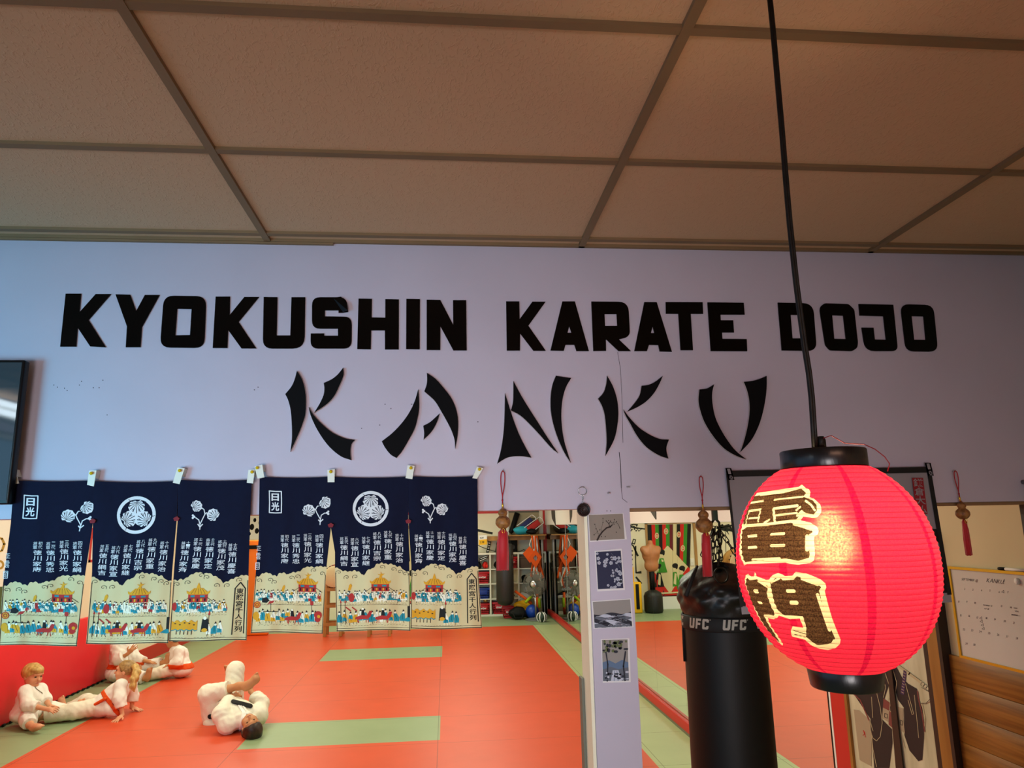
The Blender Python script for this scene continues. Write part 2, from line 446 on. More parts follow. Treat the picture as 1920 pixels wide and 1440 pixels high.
# near room
mb = MB(); mb.box(-3.7, XR, -2.5, -2.4, 2.0, 3.42, M_wall); mb.box(-3.7, XR, -2.5, -2.4, 0, .5, M_wall); mb.box(.5, XR, -2.5, -2.4, .5, 2.0, M_wall); mb.box(-3.7, -2.0, -2.5, -2.4, .5, 2.0, M_wall); struct(mb, 'wall_rear')
mb = MB()
for xx in (-2.0, -.77, .46): mb.box(xx, xx + .04, -2.48, -2.42, .5, 2.0, M_white)
struct(mb, 'window_added')  # unseen rear window, added to go with the wall fill
mb = MB()
mb.box(-3.7, -3.6, -2.5, YW, 0, 0.8, M_wall); mb.box(-3.7, -3.6, -2.5, YW, 2.95, 3.42, M_wall)
mb.box(-3.7, -3.6, -2.5, -2.4, 0.8, 2.95, M_wall); mb.box(-3.7, -3.6, 2.3, YW, 0.8, 2.95, M_wall)
struct(mb, 'wall_side')
mb = MB(); mb.box(-3.69, -3.61, -2.4, 2.3, 0.8, 0.85, M_white); mb.box(-3.69, -3.61, -2.4, 2.3, 2.9, 2.95, M_white)
for yy in (-2.4, -.85, 0.7, 2.25): mb.box(-3.69, -3.61, yy, yy + 0.05, 0.85, 2.9, M_white)
struct(mb, 'window_1')

# suspended ceiling
mb = MB(); mb.box(-3.6, XR, -2.5, YW, ZC + 0.006, ZC + 0.05, M_tile); struct(mb, 'ceiling')
BW = 0.0125
barsX = [-0.676 + 1.2165 * k for k in range(-2, 3)]
barsY = [1.371 - 0.5935 * k for k in range(-1, 9)]
k = 8
for bx in barsX:
    mb = MB(); mb.box(bx - BW, bx + BW, -2.5, YW, ZC - 0.006, ZC + 0.0065, M_bar); struct(mb, 'trim_%d' % k); k += 1
for by in barsY:
    mb = MB(); mb.box(-3.6, XR, by - BW, by + BW, ZC - 0.004, ZC + 0.006, M_bar); struct(mb, 'trim_%d' % k); k += 1
mb = MB(); mb.box(-3.6, XR, YW - 0.085, YW - 0.06, ZC - 0.004, ZC + 0.006, M_bar); struct(mb, 'trim_%d' % k); k += 1
mb = MB(); mb.box(-3.6, XR, YW - 0.016, YW - 0.0005, ZC - 0.006, ZC + 0.006, M_bar); struct(mb, 'trim_%d' % k); k += 1
mb = MB(); mb.box(-3.6, -0.43, YW - 0.014, YW - 0.0005, ZC - 0.014, ZC - 0.0065, M_bar); struct(mb, 'trim_%d' % k); k += 1

# ------------------------------------------------------------------ the sign letters
def zp(pts, ox, oy, s=4.0): return [(ox + x / s, oy + y / s) for x, y in pts]
def wall_fn(px, py, h):
    p = onY(px, py, YW); return (p[0], YW - h, p[2])
L = []   # (char, label, loops)
R1, R2, R3, R4 = (100, 530), (500, 530), (900, 530), (1300, 530)
def octo(TL, TR, BR, BL, r): return rounded([TL, TR, BR, BL], r)
L.append(('K', 'first letter of the top line', R1, [[(97,85),(212,85),(200,225),(322,88),(436,88),(268,282),(398,487),(280,480),(186,338),(175,482),(56,482)]]))
L.append(('Y', 'second letter of the top line', R1, [[(470,90),(580,93),(625,215),(690,95),(800,95),(668,335),(657,486),(547,486),(556,330)]]))
L.append(('O', 'third letter of the top line, right of the Y', R1, [octo((832,100),(1150,105),(1135,492),(803,488),75), [(932,198),(1040,200),(1028,395),(918,397)]]))
L.append(('K', 'between an O and a U in the top line', R1, [[(1220,107),(1328,107),(1325,245),(1435,110),(1545,110),(1392,297),(1524,495),(1413,495),(1314,358),(1308,492),(1198,492)]]))
L.append(('U', 'fifth letter of the top line', R1, [rounded([(1580,110),(1683,112),(1677,398),(1779,398),(1788,112),(1891,112),(1885,496),(1573,496)], {6: 90, 7: 70})]))
L.append(('S', 'with its peeled upper end, in the top line', R2, [rounded([(342,112),(598,112),(613,222),(570,228),(540,228),(540,210),(438,210),(438,255),(640,258),(638,496),(331,496),(332,383),(433,383),(433,400),(536,400),(536,347),(341,347)], {0: 60, 1: 60, 8: 60, 9: 60, 10: 60, 16: 60})]))
L.append(('H', 'right of the S in the top line', R2, [[(690,122),(790,124),(788,263),(890,265),(890,126),(992,128),(991,503),(888,503),(887,360),(785,360),(782,502),(680,500)]]))
L.append(('I', 'narrow upright bar between H and N', R2, [[(1048,124),(1150,126),(1148,502),(1046,500)]]))
L.append(('N', 'last letter of the first word in the top line', R2, [[(1200,130),(1302,132),(1399,318),(1397,134),(1496,134),(1500,510),(1400,510),(1303,330),(1302,507),(1200,507)]]))
L.append(('K', 'first letter of the middle word in the top line', R3, [[(195,143),(294,143),(297,275),(392,145),(491,145),(362,325),(492,513),(400,513),(300,383),(299,511),(200,511)]]))
L.append(('A', 'between K and R in the top line', R3, [[(616,143),(710,143),(815,515),(722,515),(706,468),(640,468),(627,513),(527,511)], [(668,328),(684,378),(655,378)]]))
L.append(('R', 'third letter of the middle word in the top line', R3, [rounded([(833,144),(1110,146),(1124,405),(1040,428),(1130,515),(1038,515),(942,425),(944,513),(848,515)], {1: 75, 2: 60}), [(932,238),(1022,238),(1027,326),(936,326)]]))
L.append(('A', 'between R and T in the top line', R3, [[(1230,148),(1323,149),(1437,520),(1345,518),(1335,470),(1265,468),(1250,515),(1155,515)], [(1292,330),(1305,380),(1280,380)]]))
L.append(('T', 'fifth letter of the middle word in the top line', R3, [[(1390,148),(1667,149),(1671,236),(1578,236),(1595,508),(1502,508),(1485,236),(1392,235)]]))
L.append(('E', 'last letter of the middle word in the top line', R4, [[(103,150),(375,153),(382,242),(200,242),(203,284),(296,284),(302,376),(212,376),(215,423),(397,425),(401,516),(128,515)]]))
L.append(('D', 'crossed by the lantern cord in the top line', R4, [rounded([(630,152),(895,157),(922,515),(660,510)], {1: 80, 2: 70}), [(726,243),(810,245),(826,420),(740,420)]]))
L.append(('O', 'right of the lantern cord, second letter of the last word', R4, [rounded([(980,157),(1160,163),(1203,205),(1230,450),(1225,490),(1187,516),(1020,510),(985,470),(944,210),(950,180)], 12, 2), [(1037,247),(1120,250),(1140,425),(1053,423)]]))
L.append(('J', 'only J of the top line', R4, [rounded([(1236,162),(1495,168),(1530,515),(1285,515),(1258,339),(1347,340),(1357,428),(1441,430),(1421,254),(1243,249)], {2: 45, 3: 75})]))
L.append(('O', 'last letter of the top line, far right', R4, [rounded([(1548,163),(1795,170),(1830,520),(1590,517)], 65), [(1632,253),(1722,255),(1738,431),(1651,430)]]))
for ch, where, R, loops in L:
    mb = MB(); mb.prism([zp(l, *R) for l in loops], wall_fn, 0.0003, 0.005, M_black)
    o = mb.build('sign_letter'); tag(o, 'flat black block letter %s, %s' % (ch, where), 'letter', 'block letters of the top line')
    if ch == 'S':
        # the end of the S has come away from the wall and curls forward
        mb = MB(); c = zp([(500,118),(560,112),(602,165),(613,222),(575,228)], *R)
        def curl(px, py, h):
            p = onY(px, py, YW); q = max(0, (px - 628) / 25); return (p[0], YW - h - 0.02 * q * q, p[2])
        mb.prism([c], curl, 0.0055, 0.0075, M_black); o2 = mb.build('peeled_end', o)
M_edge = mat('cut_board_edge', '#c9b6b2', 0.7)
M_face = mat('black_board', '#060507', 0.75, spec=0.12)
KAN = [('K', 'first of the second line, left of the A', R2, [[(232,665),(275,740),(298,850),(296,980),(275,1060),(235,1160),(183,1270),(195,1170),(193,1050),(185,960),(168,890),(145,840),(190,785),(215,730)],
  [(578,642),(580,700),(548,780),(510,855),(455,915),(360,980),(400,915),(430,850),(437,800),(432,757),(490,730),(535,695)],
  [(320,937),(360,1000),(420,1065),(500,1130),(590,1170),(665,1183),(640,1215),(632,1270),(637,1333),(560,1305),(480,1240),(420,1165),(370,1080),(335,1000)]]),
 ('A', 'with a short crossbar, second of the second line', R2, [[(1138,803),(1145,920),(1135,1010),(1110,1100),(1060,1195),(1015,1270),(975,1317),(930,1290),(890,1240),(865,1193),(945,1130),(1020,1050),(1075,970),(1112,890)],
  [(1202,682),(1270,730),(1340,810),(1390,880),(1425,970),(1436,1060),(1430,1160),(1413,1250),(1408,1180),(1385,1110),(1350,1040),(1310,970),(1260,890),(1183,820),(1200,770),(1204,730)],
  [(1297,985),(1285,1030),(1260,1085),(1225,1135),(1178,1180),(1182,1130),(1175,1077),(1225,1050),(1265,1015)]]),
 ('N', 'in the middle of the second line', R3, [[(185,833),(200,880),(225,960),(255,1050),(290,1140),(335,1230),(382,1315),(320,1305),(250,1305),(190,1320),(127,1360),(150,1280),(168,1180),(178,1080),(183,960)],
  [(248,742),(300,840),(360,940),(430,1050),(500,1160),(582,1282),(530,1240),(450,1150),(370,1065),(300,1000),(230,962),(245,900),(248,830)],
  [(565,703),(620,712),(680,720),(640,790),(615,880),(606,980),(610,1080),(625,1180),(650,1270),(677,1353),(630,1280),(580,1170),(545,1060),(527,960),(527,850),(540,770)]]),
 ('K', 'between N and U in the second line', R3, [[(948,702),(990,780),(1020,870),(1032,970),(1025,1070),(1000,1180),(935,1303),(944,1200),(940,1100),(930,1000),(910,930),(880,875),(920,830),(940,770)],
  [(1365,702),(1340,760),(1300,830),(1240,895),(1170,940),(1098,971),(1150,910),(1190,850),(1205,778),(1260,770),(1310,745)],
  [(1070,955),(1110,1010),(1180,1085),(1260,1140),(1340,1175),(1410,1180),(1392,1230),(1392,1270),(1405,1322),(1330,1295),(1240,1235),(1170,1150),(1120,1060),(1085,1000)]]),
 ('U', 'last of the second line, above the lantern', R4, [[(147,767),(133,830),(135,910),(155,1010),(195,1100),(250,1190),(310,1265),(388,1328),(310,1300),(220,1245),(140,1155),(75,1050),(40,950),(30,880),(37,805),(95,797)],
  [(540,703),(540,780),(530,880),(505,1000),(470,1100),(420,1190),(342,1275),(370,1190),(395,1090),(410,990),(410,900),(395,820),(368,748),(430,742),(490,725)]])]
for ch, where, R, strokes in KAN:
    t = thing('brush_letter', 'black brush-stroke letter %s, %s' % (ch, where), 'letter', wall_fn(*zp([strokes[0][0]], *R)[0], 0.0), 'brush letters of the second line')
    for st in strokes:
        mb = MB(); mb.prism([zp(smooth_closed(st), *R)], wall_fn, 0.0003, 0.013, M_face, M_edge); mb.build('stroke', t)
# ------------------------------------------------------------------ printed shop curtains (noren)
I_navy = mat('indigo_cloth', '#0d1129', 0.85, vary=0.15, vscale=60, spec=0.15)
I_cream = mat('cream_cloth', '#d8c594', 0.85, vary=0.10, vscale=5, spec=0.15)
I_white = mat('white_ink', '#d8dade', 0.8)
I_teal = mat('teal_ink', '#1a8592', 0.8); I_ylw = mat('ochre_ink', '#d99a1c', 0.8); I_red = mat('red_ink', '#b02a26', 0.8)
I_blk = mat('black_ink', '#14110f', 0.8); I_brn = mat('brown_hem', '#3a2a1a', 0.8); I_pale = mat('pale_ink', '#efe7cc', 0.8)
I_knot = mat('red_knot', '#7a1c28', 0.8)

def edge(tab):
    ys_, xs_ = [t[1] for t in tab], [t[0] for t in tab]
    return lambda q: float(np.interp(q, ys_, xs_))
REF = [dict(l=edge([(187,130),(180,600),(120,1308)]), r=edge([(715,130),(722,520),(690,800),(660,1308)]), t=135, b=1308),
       dict(l=edge([(715,130),(722,520),(752,700),(752,860),(765,1305)]), r=edge([(1300,130),(1303,485),(1312,900),(1318,1290)]), t=135, b=1290),
       dict(l=edge([(1300,130),(1305,490),(1325,800),(1320,1280)]), r=edge([(1820,130),(1828,850),(1855,1275)]), t=130, b=1275)]
N1 = [dict(l=edge([(105,180),(80,490),(20,960),(-10,1410)]), r=edge([(705,180),(697,485),(640,860),(578,1390)]), t=162, b=1402),
      dict(l=edge([(705,180),(697,485),(690,860),(645,1390)]), r=edge([(1335,165),(1325,465),(1290,860),(1262,1380)]), t=168, b=1388),
      dict(l=edge([(1335,165),(1332,470),(1303,870),(1268,1370)]), r=edge([(1888,165),(1875,500),(1850,1365)]), t=158, b=1366)]
CLOUD = [[(150,905),(165,893),(190,885),(210,865),(250,862),(285,880),(318,890),(330,870),(365,862),(405,878),(420,862),(470,855),(495,845),(520,820),(560,812),(600,818),(625,808),(665,812),(700,822)],
         [(745,825),(775,820),(800,842),(830,845),(860,850),(900,842),(935,855),(970,885),(985,855),(1010,835),(1040,830),(1060,800),(1105,788),(1150,800),(1180,795),(1215,815),(1245,815),(1270,845),(1315,855)],
         [(1320,845),(1350,850),(1375,838),(1395,842),(1430,815),(1455,800),(1490,788),(1530,800),(1560,795),(1590,815),(1625,830),(1660,870),(1690,860),(1715,845),(1750,830),(1790,815),(1830,820)]]
SHO = [[(375,570,'初代','康家'),(460,570,'二代','忠秀'),(548,560,'三代','光家'),(635,568,'四代','綱家')],
       [(820,585,'五代','吉綱'),(900,592,'六代','宣家'),(985,583,'七代','継家'),(1068,550,'八代','宗吉'),(1150,540,'九代','重家'),(1235,563,'十代','治家')],
       [(1380,567,'十一代','斉家'),(1465,540,'十二代','慶家'),(1550,543,'十三代','定家'),(1635,557,'十四代','茂家'),(1710,583,'十五代','喜慶')]]

def noren_panel(k, G, ox, oy, seed, depth):
    ref = REF[k]; rnd = random.Random(seed * 10 + k); ph = rnd.random() * 6
    def uv(p, q):
        return (p - ref['l'](q)) / (ref['r'](q) - ref['l'](q)), (q - ref['t']) / (ref['b'] - ref['t'])
    def S(u, v, h):
        sag = 9 * (1 - (2 * u - 1) ** 2) * max(0, 1 - v * 1.5)
        q = G['t'] + v * (G['b'] - G['t']) + sag + 5 * math.sin(u * 5 + ph) * v
        p = G['l'](q) + u * (G['r'](q) - G['l'](q))
        fold = 0.0035 * math.sin(u * 9 + ph + 2.2 * v) * (0.25 + v) + 0.0025 * math.sin(u * 21 + 3 * v + ph * 2) * (0.2 + v) \
            + 0.010 * v * v * math.sin(ph + u * 2.0)
        fold += 0.004 * math.exp(-((u * 1.2 - v) * 5) ** 2) + 0.004 * math.exp(-(((1 - u) * 1.2 - v) * 5) ** 2)
        w = onY(ox + p / 4, oy + q / 4, YW - depth - fold - h)
        return w
    mb = MB()
    # cloth: navy above the cloud line, cream below
    cx = [c[0] for c in CLOUD[k]]; cyv = [c[1] for c in CLOUD[k]]
    NU = 96; us = [i / NU for i in range(NU + 1)]; bnd = []
    for u in us:
        q0 = 860; p = ref['l'](q0) + u * (ref['r'](q0) - ref['l'](q0)); q = np.interp(p, cx, cyv) - 9 * abs(math.sin((p - cx[0]) / 17.0 * math.pi / 2))
        bnd.append((q - ref['t']) / (ref['b'] - ref['t']))
    nt_, nb_ = 34, 22
    for m, fa, fb, nv in ((I_navy, 0, None, nt_), (I_cream, None, 1, nb_)):
        vs = []
        for j in range(nv + 1):
            for i, u in enumerate(us):
                v = bnd[i] * j / nv if fb is None else bnd[i] + (1 - bnd[i]) * j / nv
                vs.append(S(u, v, 0))
        W = NU + 1
        mb.add(vs, [(j * W + i, (j + 1) * W + i, (j + 1) * W + i + 1, j * W + i + 1) for j in range(nv) for i in range(NU)], m, True)
    P = Print(mb, lambda p, q, h: S(*uv(p, q), h), 0.0007, 0.00022, 13)
    l = lambda q, o=0: ref['l'](q) + o
    # hems
    qs = [1308 if False else ref['t'] + (ref['b'] - ref['t']) * i / 24 for i in range(25)]
    for a, b in zip(qs[15:], qs[16:]):
        for e, s_ in ((ref['l'], 1), (ref['r'], -1)):
            P.poly([(e(a) + s_ * 2, a), (e(b) + s_ * 2, b), (e(b) + s_ * 7, b), (e(a) + s_ * 7, a)], I_brn, 1)
    for i in range(16):
        f0, f1 = i / 16, (i + 1) / 16
        for (q0, hh) in ((ref['b'] - 22, 3), (ref['b'] - 7, 6)):
            x0 = ref['l'](q0) + f0 * (ref['r'](q0) - ref['l'](q0)); x1 = ref['l'](q0) + f1 * (ref['r'](q0) - ref['l'](q0))
            P.poly([(x0, q0), (x1, q0), (x1, q0 + hh), (x0, q0 + hh)], I_brn, 1)
    # names in columns
    for (x, y, num, nm) in SHO[k]:
        for i, ch in enumerate('将軍'): P.char(ch, x - 31, y + i * 28, 27, 26, I_white, 1, 0.0)
        n = len(num)
        for i, ch in enumerate(num): P.char(ch, x + 3, y - 2 + i * 56 / n, 27, 52 / n, I_white, 1, 0.0)
        first = '徳川'; rest = {'康家': '家康', '忠秀': '秀忠', '光家': '家光', '綱家': '家綱', '吉綱': '綱吉', '宣家': '家宣', '継家': '家継', '宗吉': '吉宗', '重家': '家重',
                               '治家': '家治', '斉家': '家斉', '慶家': '家慶', '定家': '家定', '茂家': '家茂', '喜慶': '慶喜'}[nm]
        for i, ch in enumerate(first + rest):
            P.char(ch, x - 28, y + 60 + i * 40.5, 56, 35, I_white, 1, 0.006, fit=True)
    def leaf(x, y, r, rot, m=I_white, n=9):
        pts = []
        for i in range(28):
            a = 2 * math.pi * i / 28; rr = r * (1 - 0.28 * math.exp(-((a - math.pi / 2) * 3.2) ** 2)) * (1 + 0.06 * math.cos(a * 9))
            pts.append((x + rr * math.cos(a + rot), y + rr * math.sin(a + rot)))
        P.poly(pts, m, 1)
        a0 = math.pi / 2 + rot; bx, by = x + .62 * r * math.cos(a0), y + .62 * r * math.sin(a0)
        for i in range(n):
            a = a0 + math.pi + (i - (n - 1) / 2) * 0.36
            P.line([(bx, by), (bx + (1.35 - .35 * abs(i - (n - 1) / 2) / 4) * r * math.cos(a), by + (1.35 - .35 * abs(i - (n - 1) / 2) / 4) * r * math.sin(a))], [1, r * .11], I_navy, 2)
            if i % 2 == 0: P.line([(bx + .8 * r * math.cos(a), by + .8 * r * math.sin(a)), (bx + 1.15 * r * math.cos(a + .16), by + 1.15 * r * math.sin(a + .16))], r * .06, I_navy, 2)
    if k == 0:
        for a, b in (((258, 238), (350, 240)), ((350, 240), (350, 402)), ((350, 402), (260, 402)), ((260, 402), (260, 238))): P.line([a, ((a[0] + b[0]) / 2 + 2, (a[1] + b[1]) / 2 + 2), b], 8, I_white, 1)
        P.char('日', 276, 256, 56, 56, I_white, 1, 0.035); P.char('光', 274, 322, 60, 66, I_white, 1, 0.03)
        P.char('正', 172 - 8, 655, 34, 34, I_white, 1); P.char('雲', 168 - 8, 706, 34, 50, I_white, 1)
        for a, b in (((158, 780), (186, 780)), ((186, 780), (184, 830)), ((184, 830), (156, 830)), ((156, 830), (158, 780))): P.line([a, b], 4, I_white, 1)
        P.char('印', 160, 785, 22, 40, I_white, 1)
        leaf(555, 384, 46, 2.6 - math.pi / 2 - 0.6); leaf(678, 326, 44, 2.2)
        P.line([(640, 492), (642, 450), (615, 400), (606, 378), (596, 370)], 7, I_white, 1); P.line([(606, 378), (620, 352), (648, 345)], 7, I_white, 1)
        P.line([(642, 455), (650, 420), (675, 405), (690, 406)], 7, I_white, 1); P.line([(628, 455), (642, 470), (662, 452)], 8, I_white, 1)
        for dx, dy in ((0, 0), (10, -9), (10, 9)): P.disc(692 + dx, 404 + dy, 8, I_white, 1)
    if k == 2:
        leaf(1436, 312, 40, -2.0 + math.pi); leaf(1556, 374, 44, -0.9 + math.pi * 0)
        P.line([(1467, 478), (1466, 440), (1488, 390), (1500, 365), (1512, 358)], 7, I_white, 1); P.line([(1498, 368), (1490, 335), (1470, 322)], 7, I_white, 1)
        P.line([(1466, 445), (1455, 410), (1432, 394)], 7, I_white, 1); P.line([(1450, 440), (1467, 462), (1484, 440)], 8, I_white, 1)
        for dx, dy in ((0, 0), (-10, -9), (-10, 9)): P.disc(1422 + dx, 388 + dy, 8, I_white, 1)
        # boxed title
        for a, b in (((1748, 1235), (1744, 905)), ((1744, 905), (1777, 862)), ((1777, 862), (1812, 905)), ((1812, 905), (1828, 1225))): P.line([a, b], 8, I_blk, 1)
        for i, ch in enumerate('東照宮千人行列'): P.char(ch, 1753 + i * 1.6, 905 + i * 45, 50, 40, I_blk, 1, 0.02)
    if k == 1:
        P.ring(1020, 370, 112, 135, I_white, 1)
        for i, a in enumerate((-math.pi / 2, math.pi / 6, 5 * math.pi / 6)):
            leaf(1020 + 55 * math.cos(a), 370 + 55 * math.sin(a), 56, a + math.pi / 2 + math.pi, n=11)
        for i in range(3):
            a = math.pi / 2 + i * 2 * math.pi / 3; P.disc(1020 + 88 * math.cos(a), 370 + 88 * math.sin(a), 10, I_navy, 2)
    # swirls in the clouds
    SW = [[(170, 915), (265, 912), (300, 930), (425, 895), (470, 885), (595, 835), (670, 860)], [(775, 850), (840, 888), (905, 885), (1105, 815), (1190, 832), (1240, 850), (1285, 865)],
          [(1345, 872), (1425, 858), (1510, 808), (1550, 822), (1615, 882), (1690, 884), (1770, 845)]][k]
    for (x, y) in SW:
        if x > ref['r'](y) - 30 or x < ref['l'](y) + 25: x = min(max(x, ref['l'](y) + 28), ref['r'](y) - 32)
        fl_ = rnd.choice((-1, 1)); pts = []
        for i in range(17):
            a = 0.2 + i * 0.42; r = 4 + 1.25 * i; pts.append((x + fl_ * r * math.cos(a), y + .75 * r * math.sin(a)))
        P.line(pts, 3.2, I_blk, 1)
    # procession
    def man(x, y, s, col, low=None, hat=0):
        w = s * (0.30 + .1 * rnd.random()); lean = rnd.uniform(-.12, .12) * s
        P.poly([(x + lean - w * .28, y - s * .78), (x + lean + w * .3, y - s * .78), (x + w * .62, y - s * .45), (x + w * .55, y - s * .16), (x - w * .55, y - s * .16), (x - w * .6, y - s * .5)], col, 2)
        P.poly([(x - w * .5, y - s * .5), (x + w * .4, y - s * .42), (x + w * .5, y - s * .17), (x - w * .55, y - s * .17)], low or col, 3)
        P.line([(x + lean - w * .2, y - s * .74), (x + w * .1, y - s * .3)], 2.4, I_blk, 4)
        P.disc(x + lean, y - s * .86, s * .085, I_pale, 3, ry=s * .11)
        P.poly([(x + lean - s * .09, y - s * .88), (x + lean - s * .02, y - s * (1.02 + .06 * hat)), (x + lean + s * .09, y - s * .93)], I_blk, 4)
        for d in (-1, 1): P.line([(x + d * w * .25, y - s * .18), (x + d * w * (.3 + .2 * rnd.random()), y)], 3.2, rnd.choice((I_blk, I_pale, I_pale)), 2)
    cols = [I_teal, I_teal, I_teal, I_pale, I_pale, I_ylw, I_teal, I_pale, I_red]
    x0, x1 = ref['l'](1050) + 34, min(ref['r'](1050) - 22, 1700)
    for row, (yy, s) in enumerate(((1062, 76), (1080, 74))):
        n = int((x1 - x0) / 24)
        for i in range(n):
            x = x0 + (x1 - x0) * (i + .5 * row) / n
            man(x + rnd.uniform(-5, 5), yy + rnd.uniform(-6, 6), s, rnd.choice(cols), rnd.choice((None, None, I_pale, I_teal)), rnd.random())
    for x in np.arange(x0, x1, 22):   # ground marks
        P.line([(x, 1092 + rnd.uniform(-4, 6)), (x + 14, 1090 + rnd.uniform(-4, 6))], 1.6, I_brn, 1)
        P.line([(x, 1250 + rnd.uniform(-4, 6)), (x + 14, 1248 + rnd.uniform(-4, 6))], 1.6, I_brn, 1)
    # shrine palanquin with ropes
    cxp = (545, 1092, 1497)[k]
    for sx_ in (-1, 1): P.line([(cxp + sx_ * 40, 950), (cxp + sx_ * 110, 1000)], 3, I_blk, 4)
    P.poly([(cxp - 66, 940), (cxp + 66, 940), (cxp + 64, 998), (cxp - 66, 998)], I_red, 5)
    P.poly([(cxp - 76, 934), (cxp - 80, 915), (cxp - 62, 926), (cxp - 30, 898), (cxp + 30, 898), (cxp + 62, 926), (cxp + 80, 915), (cxp + 76, 934), (cxp + 60, 944), (cxp - 60, 944)], I_ylw, 6)
    for i in range(-2, 3): P.line([(cxp + i * 13, 902), (cxp + i * 24, 940)], 2, I_brn, 7)
    P.rect(cxp - 50, 948, cxp - 22, 962, I_teal, 6); P.rect(cxp + 14, 950, cxp + 46, 962, I_teal, 6)
    for i in range(5): P.rect(cxp - 58 + i * 25, 972, cxp - 46 + i * 25, 992, I_ylw if i % 2 else I_blk, 6)
    P.line([(cxp - 66, 968), (cxp + 66, 968)], 3, I_blk, 6)
    if k == 2: P.poly([(cxp - 14, 898), (cxp - 6, 872), (cxp, 858), (cxp + 6, 872), (cxp + 14, 898)], I_ylw, 6)
    else:
        P.poly([(cxp - 12, 898), (cxp - 2, 880), (cxp - 22, 868), (cxp + 2, 872), (cxp + 2, 850), (cxp + 12, 868), (cxp + 34, 864), (cxp + 12, 882), (cxp + 12, 898)], I_ylw, 6)
    # lower row
    n = int((x1 - x0) / 36)
    for i in range(n):
        x = x0 + (x1 - x0) * i / n + rnd.uniform(-6, 6)
        if k == 2 and x < 1560: continue
        man(x, 1238 + rnd.uniform(-12, 8), 96, rnd.choice(cols[:6]), rnd.choice((None, I_teal, I_ylw)), 1)
    def horse(x, y, col):
        P.poly([(x - 50, y - 40), (x - 10, y - 52), (x + 30, y - 48), (x + 52, y - 84), (x + 72, y - 78), (x + 58, y - 38), (x + 36, y - 22), (x - 40, y - 20), (x - 58, y - 26)], col, 5)
        for d in (-40, -28, 28, 42): P.line([(x + d, y - 24), (x + d + rnd.uniform(-12, 12), y + 4)], 5, col, 5)
        P.poly([(x - 12, y - 52), (x + 16, y - 50), (x + 10, y - 92), (x - 8, y - 92)], I_blk, 6); P.disc(x + 1, y - 99, 8, I_pale, 6)
    if k == 0:
        horse(430, 1236, I_red); P.disc(168, 1096, 26, I_red, 5); P.ring(168, 1096, 14, 20, I_ylw, 6); P.disc(168, 1096, 8, I_ylw, 6)
        P.poly([(205, 1050), (238, 1040), (262, 1066), (240, 1084), (205, 1080)], I_blk, 5); P.poly([(235, 1112), (262, 1072), (300, 1066), (285, 1086), (250, 1094)], I_red, 6)
        P.disc(160, 1180, 24, I_ylw, 5, ry=32); P.line([(210, 1150), (330, 1152)], 4, I_blk, 6); P.line([(270, 1085), (270, 1150)], 3, I_blk, 5)
        P.rect(566, 1066, 590, 1096, I_red, 6); P.line([(578, 1096), (574, 1200)], 3, I_blk, 5)
        P.disc(625, 1170, 30, I_red, 5); P.disc(622, 1200, 22, I_red, 5); P.disc(630, 1180, 12, I_ylw, 6)
        P.poly([(350, 1000), (360, 960), (372, 950), (378, 966), (366, 1000)], I_ylw, 5)
    if k == 1:
        horse(1110, 1232, I_red); horse(960, 1226, I_red)
        for x in (795, 828): P.line([(x, 1060), (x + 2, 1240)], 4, I_blk, 5); P.poly([(x - 6, 1078), (x, 1052), (x + 7, 1078)], I_red, 6)
        for x in (860, 905): P.line([(x - 25, 1112), (x + 10, 1140)], 8, I_red, 6)
        P.poly([(850, 985), (858, 946), (870, 936), (880, 952), (868, 985)], I_ylw, 5); P.disc(876, 1040, 22, I_red, 5, ry=34)
        P.poly([(1255, 1215), (1310, 1180), (1318, 1216), (1300, 1222)], I_teal, 5); P.rect(1296, 1105, 1316, 1190, I_blk, 6)
    if k == 2:
        pts = [(1330 + 175 * (i / 12), 1132 + 10 * math.sin(i * 1.9)) for i in range(13)] + [(1505 - 175 * (i / 12), 1196 + 7 * math.sin(i * 2.3)) for i in range(13)]
        P.poly(pts, I_ylw, 5); P.line([(p[0], p[1]) for p in pts[13:]], 6, I_teal, 6)
        for i in range(5): P.disc(1355 + i * 32, 1150 + 8 * math.sin(i * 2), 7, I_brn, 6, ry=4); P.line([(1366 + i * 26, 1198), (1364 + i * 26, 1226)], 5, I_blk, 5)
        P.poly([(1530, 1210), (1538, 1120), (1560, 1100), (1578, 1125), (1580, 1205)], I_blk, 6); P.disc(1556, 1112, 12, I_pale, 7); P.disc(1556, 1198, 20, I_ylw, 7, ry=14)
        P.line([(1582, 1060), (1580, 1230)], 3, I_blk, 5); P.poly([(1574, 1090), (1582, 1054), (1590, 1090)], I_red, 6)
        P.disc(1342, 1030, 16, I_red, 5, ry=30)
    if k != 2: P.line([(ref['l'](880) + 20, 1098), (ref['r'](1098) - 20, 1098)], 1.5, I_brn, 1)
    return mb, S

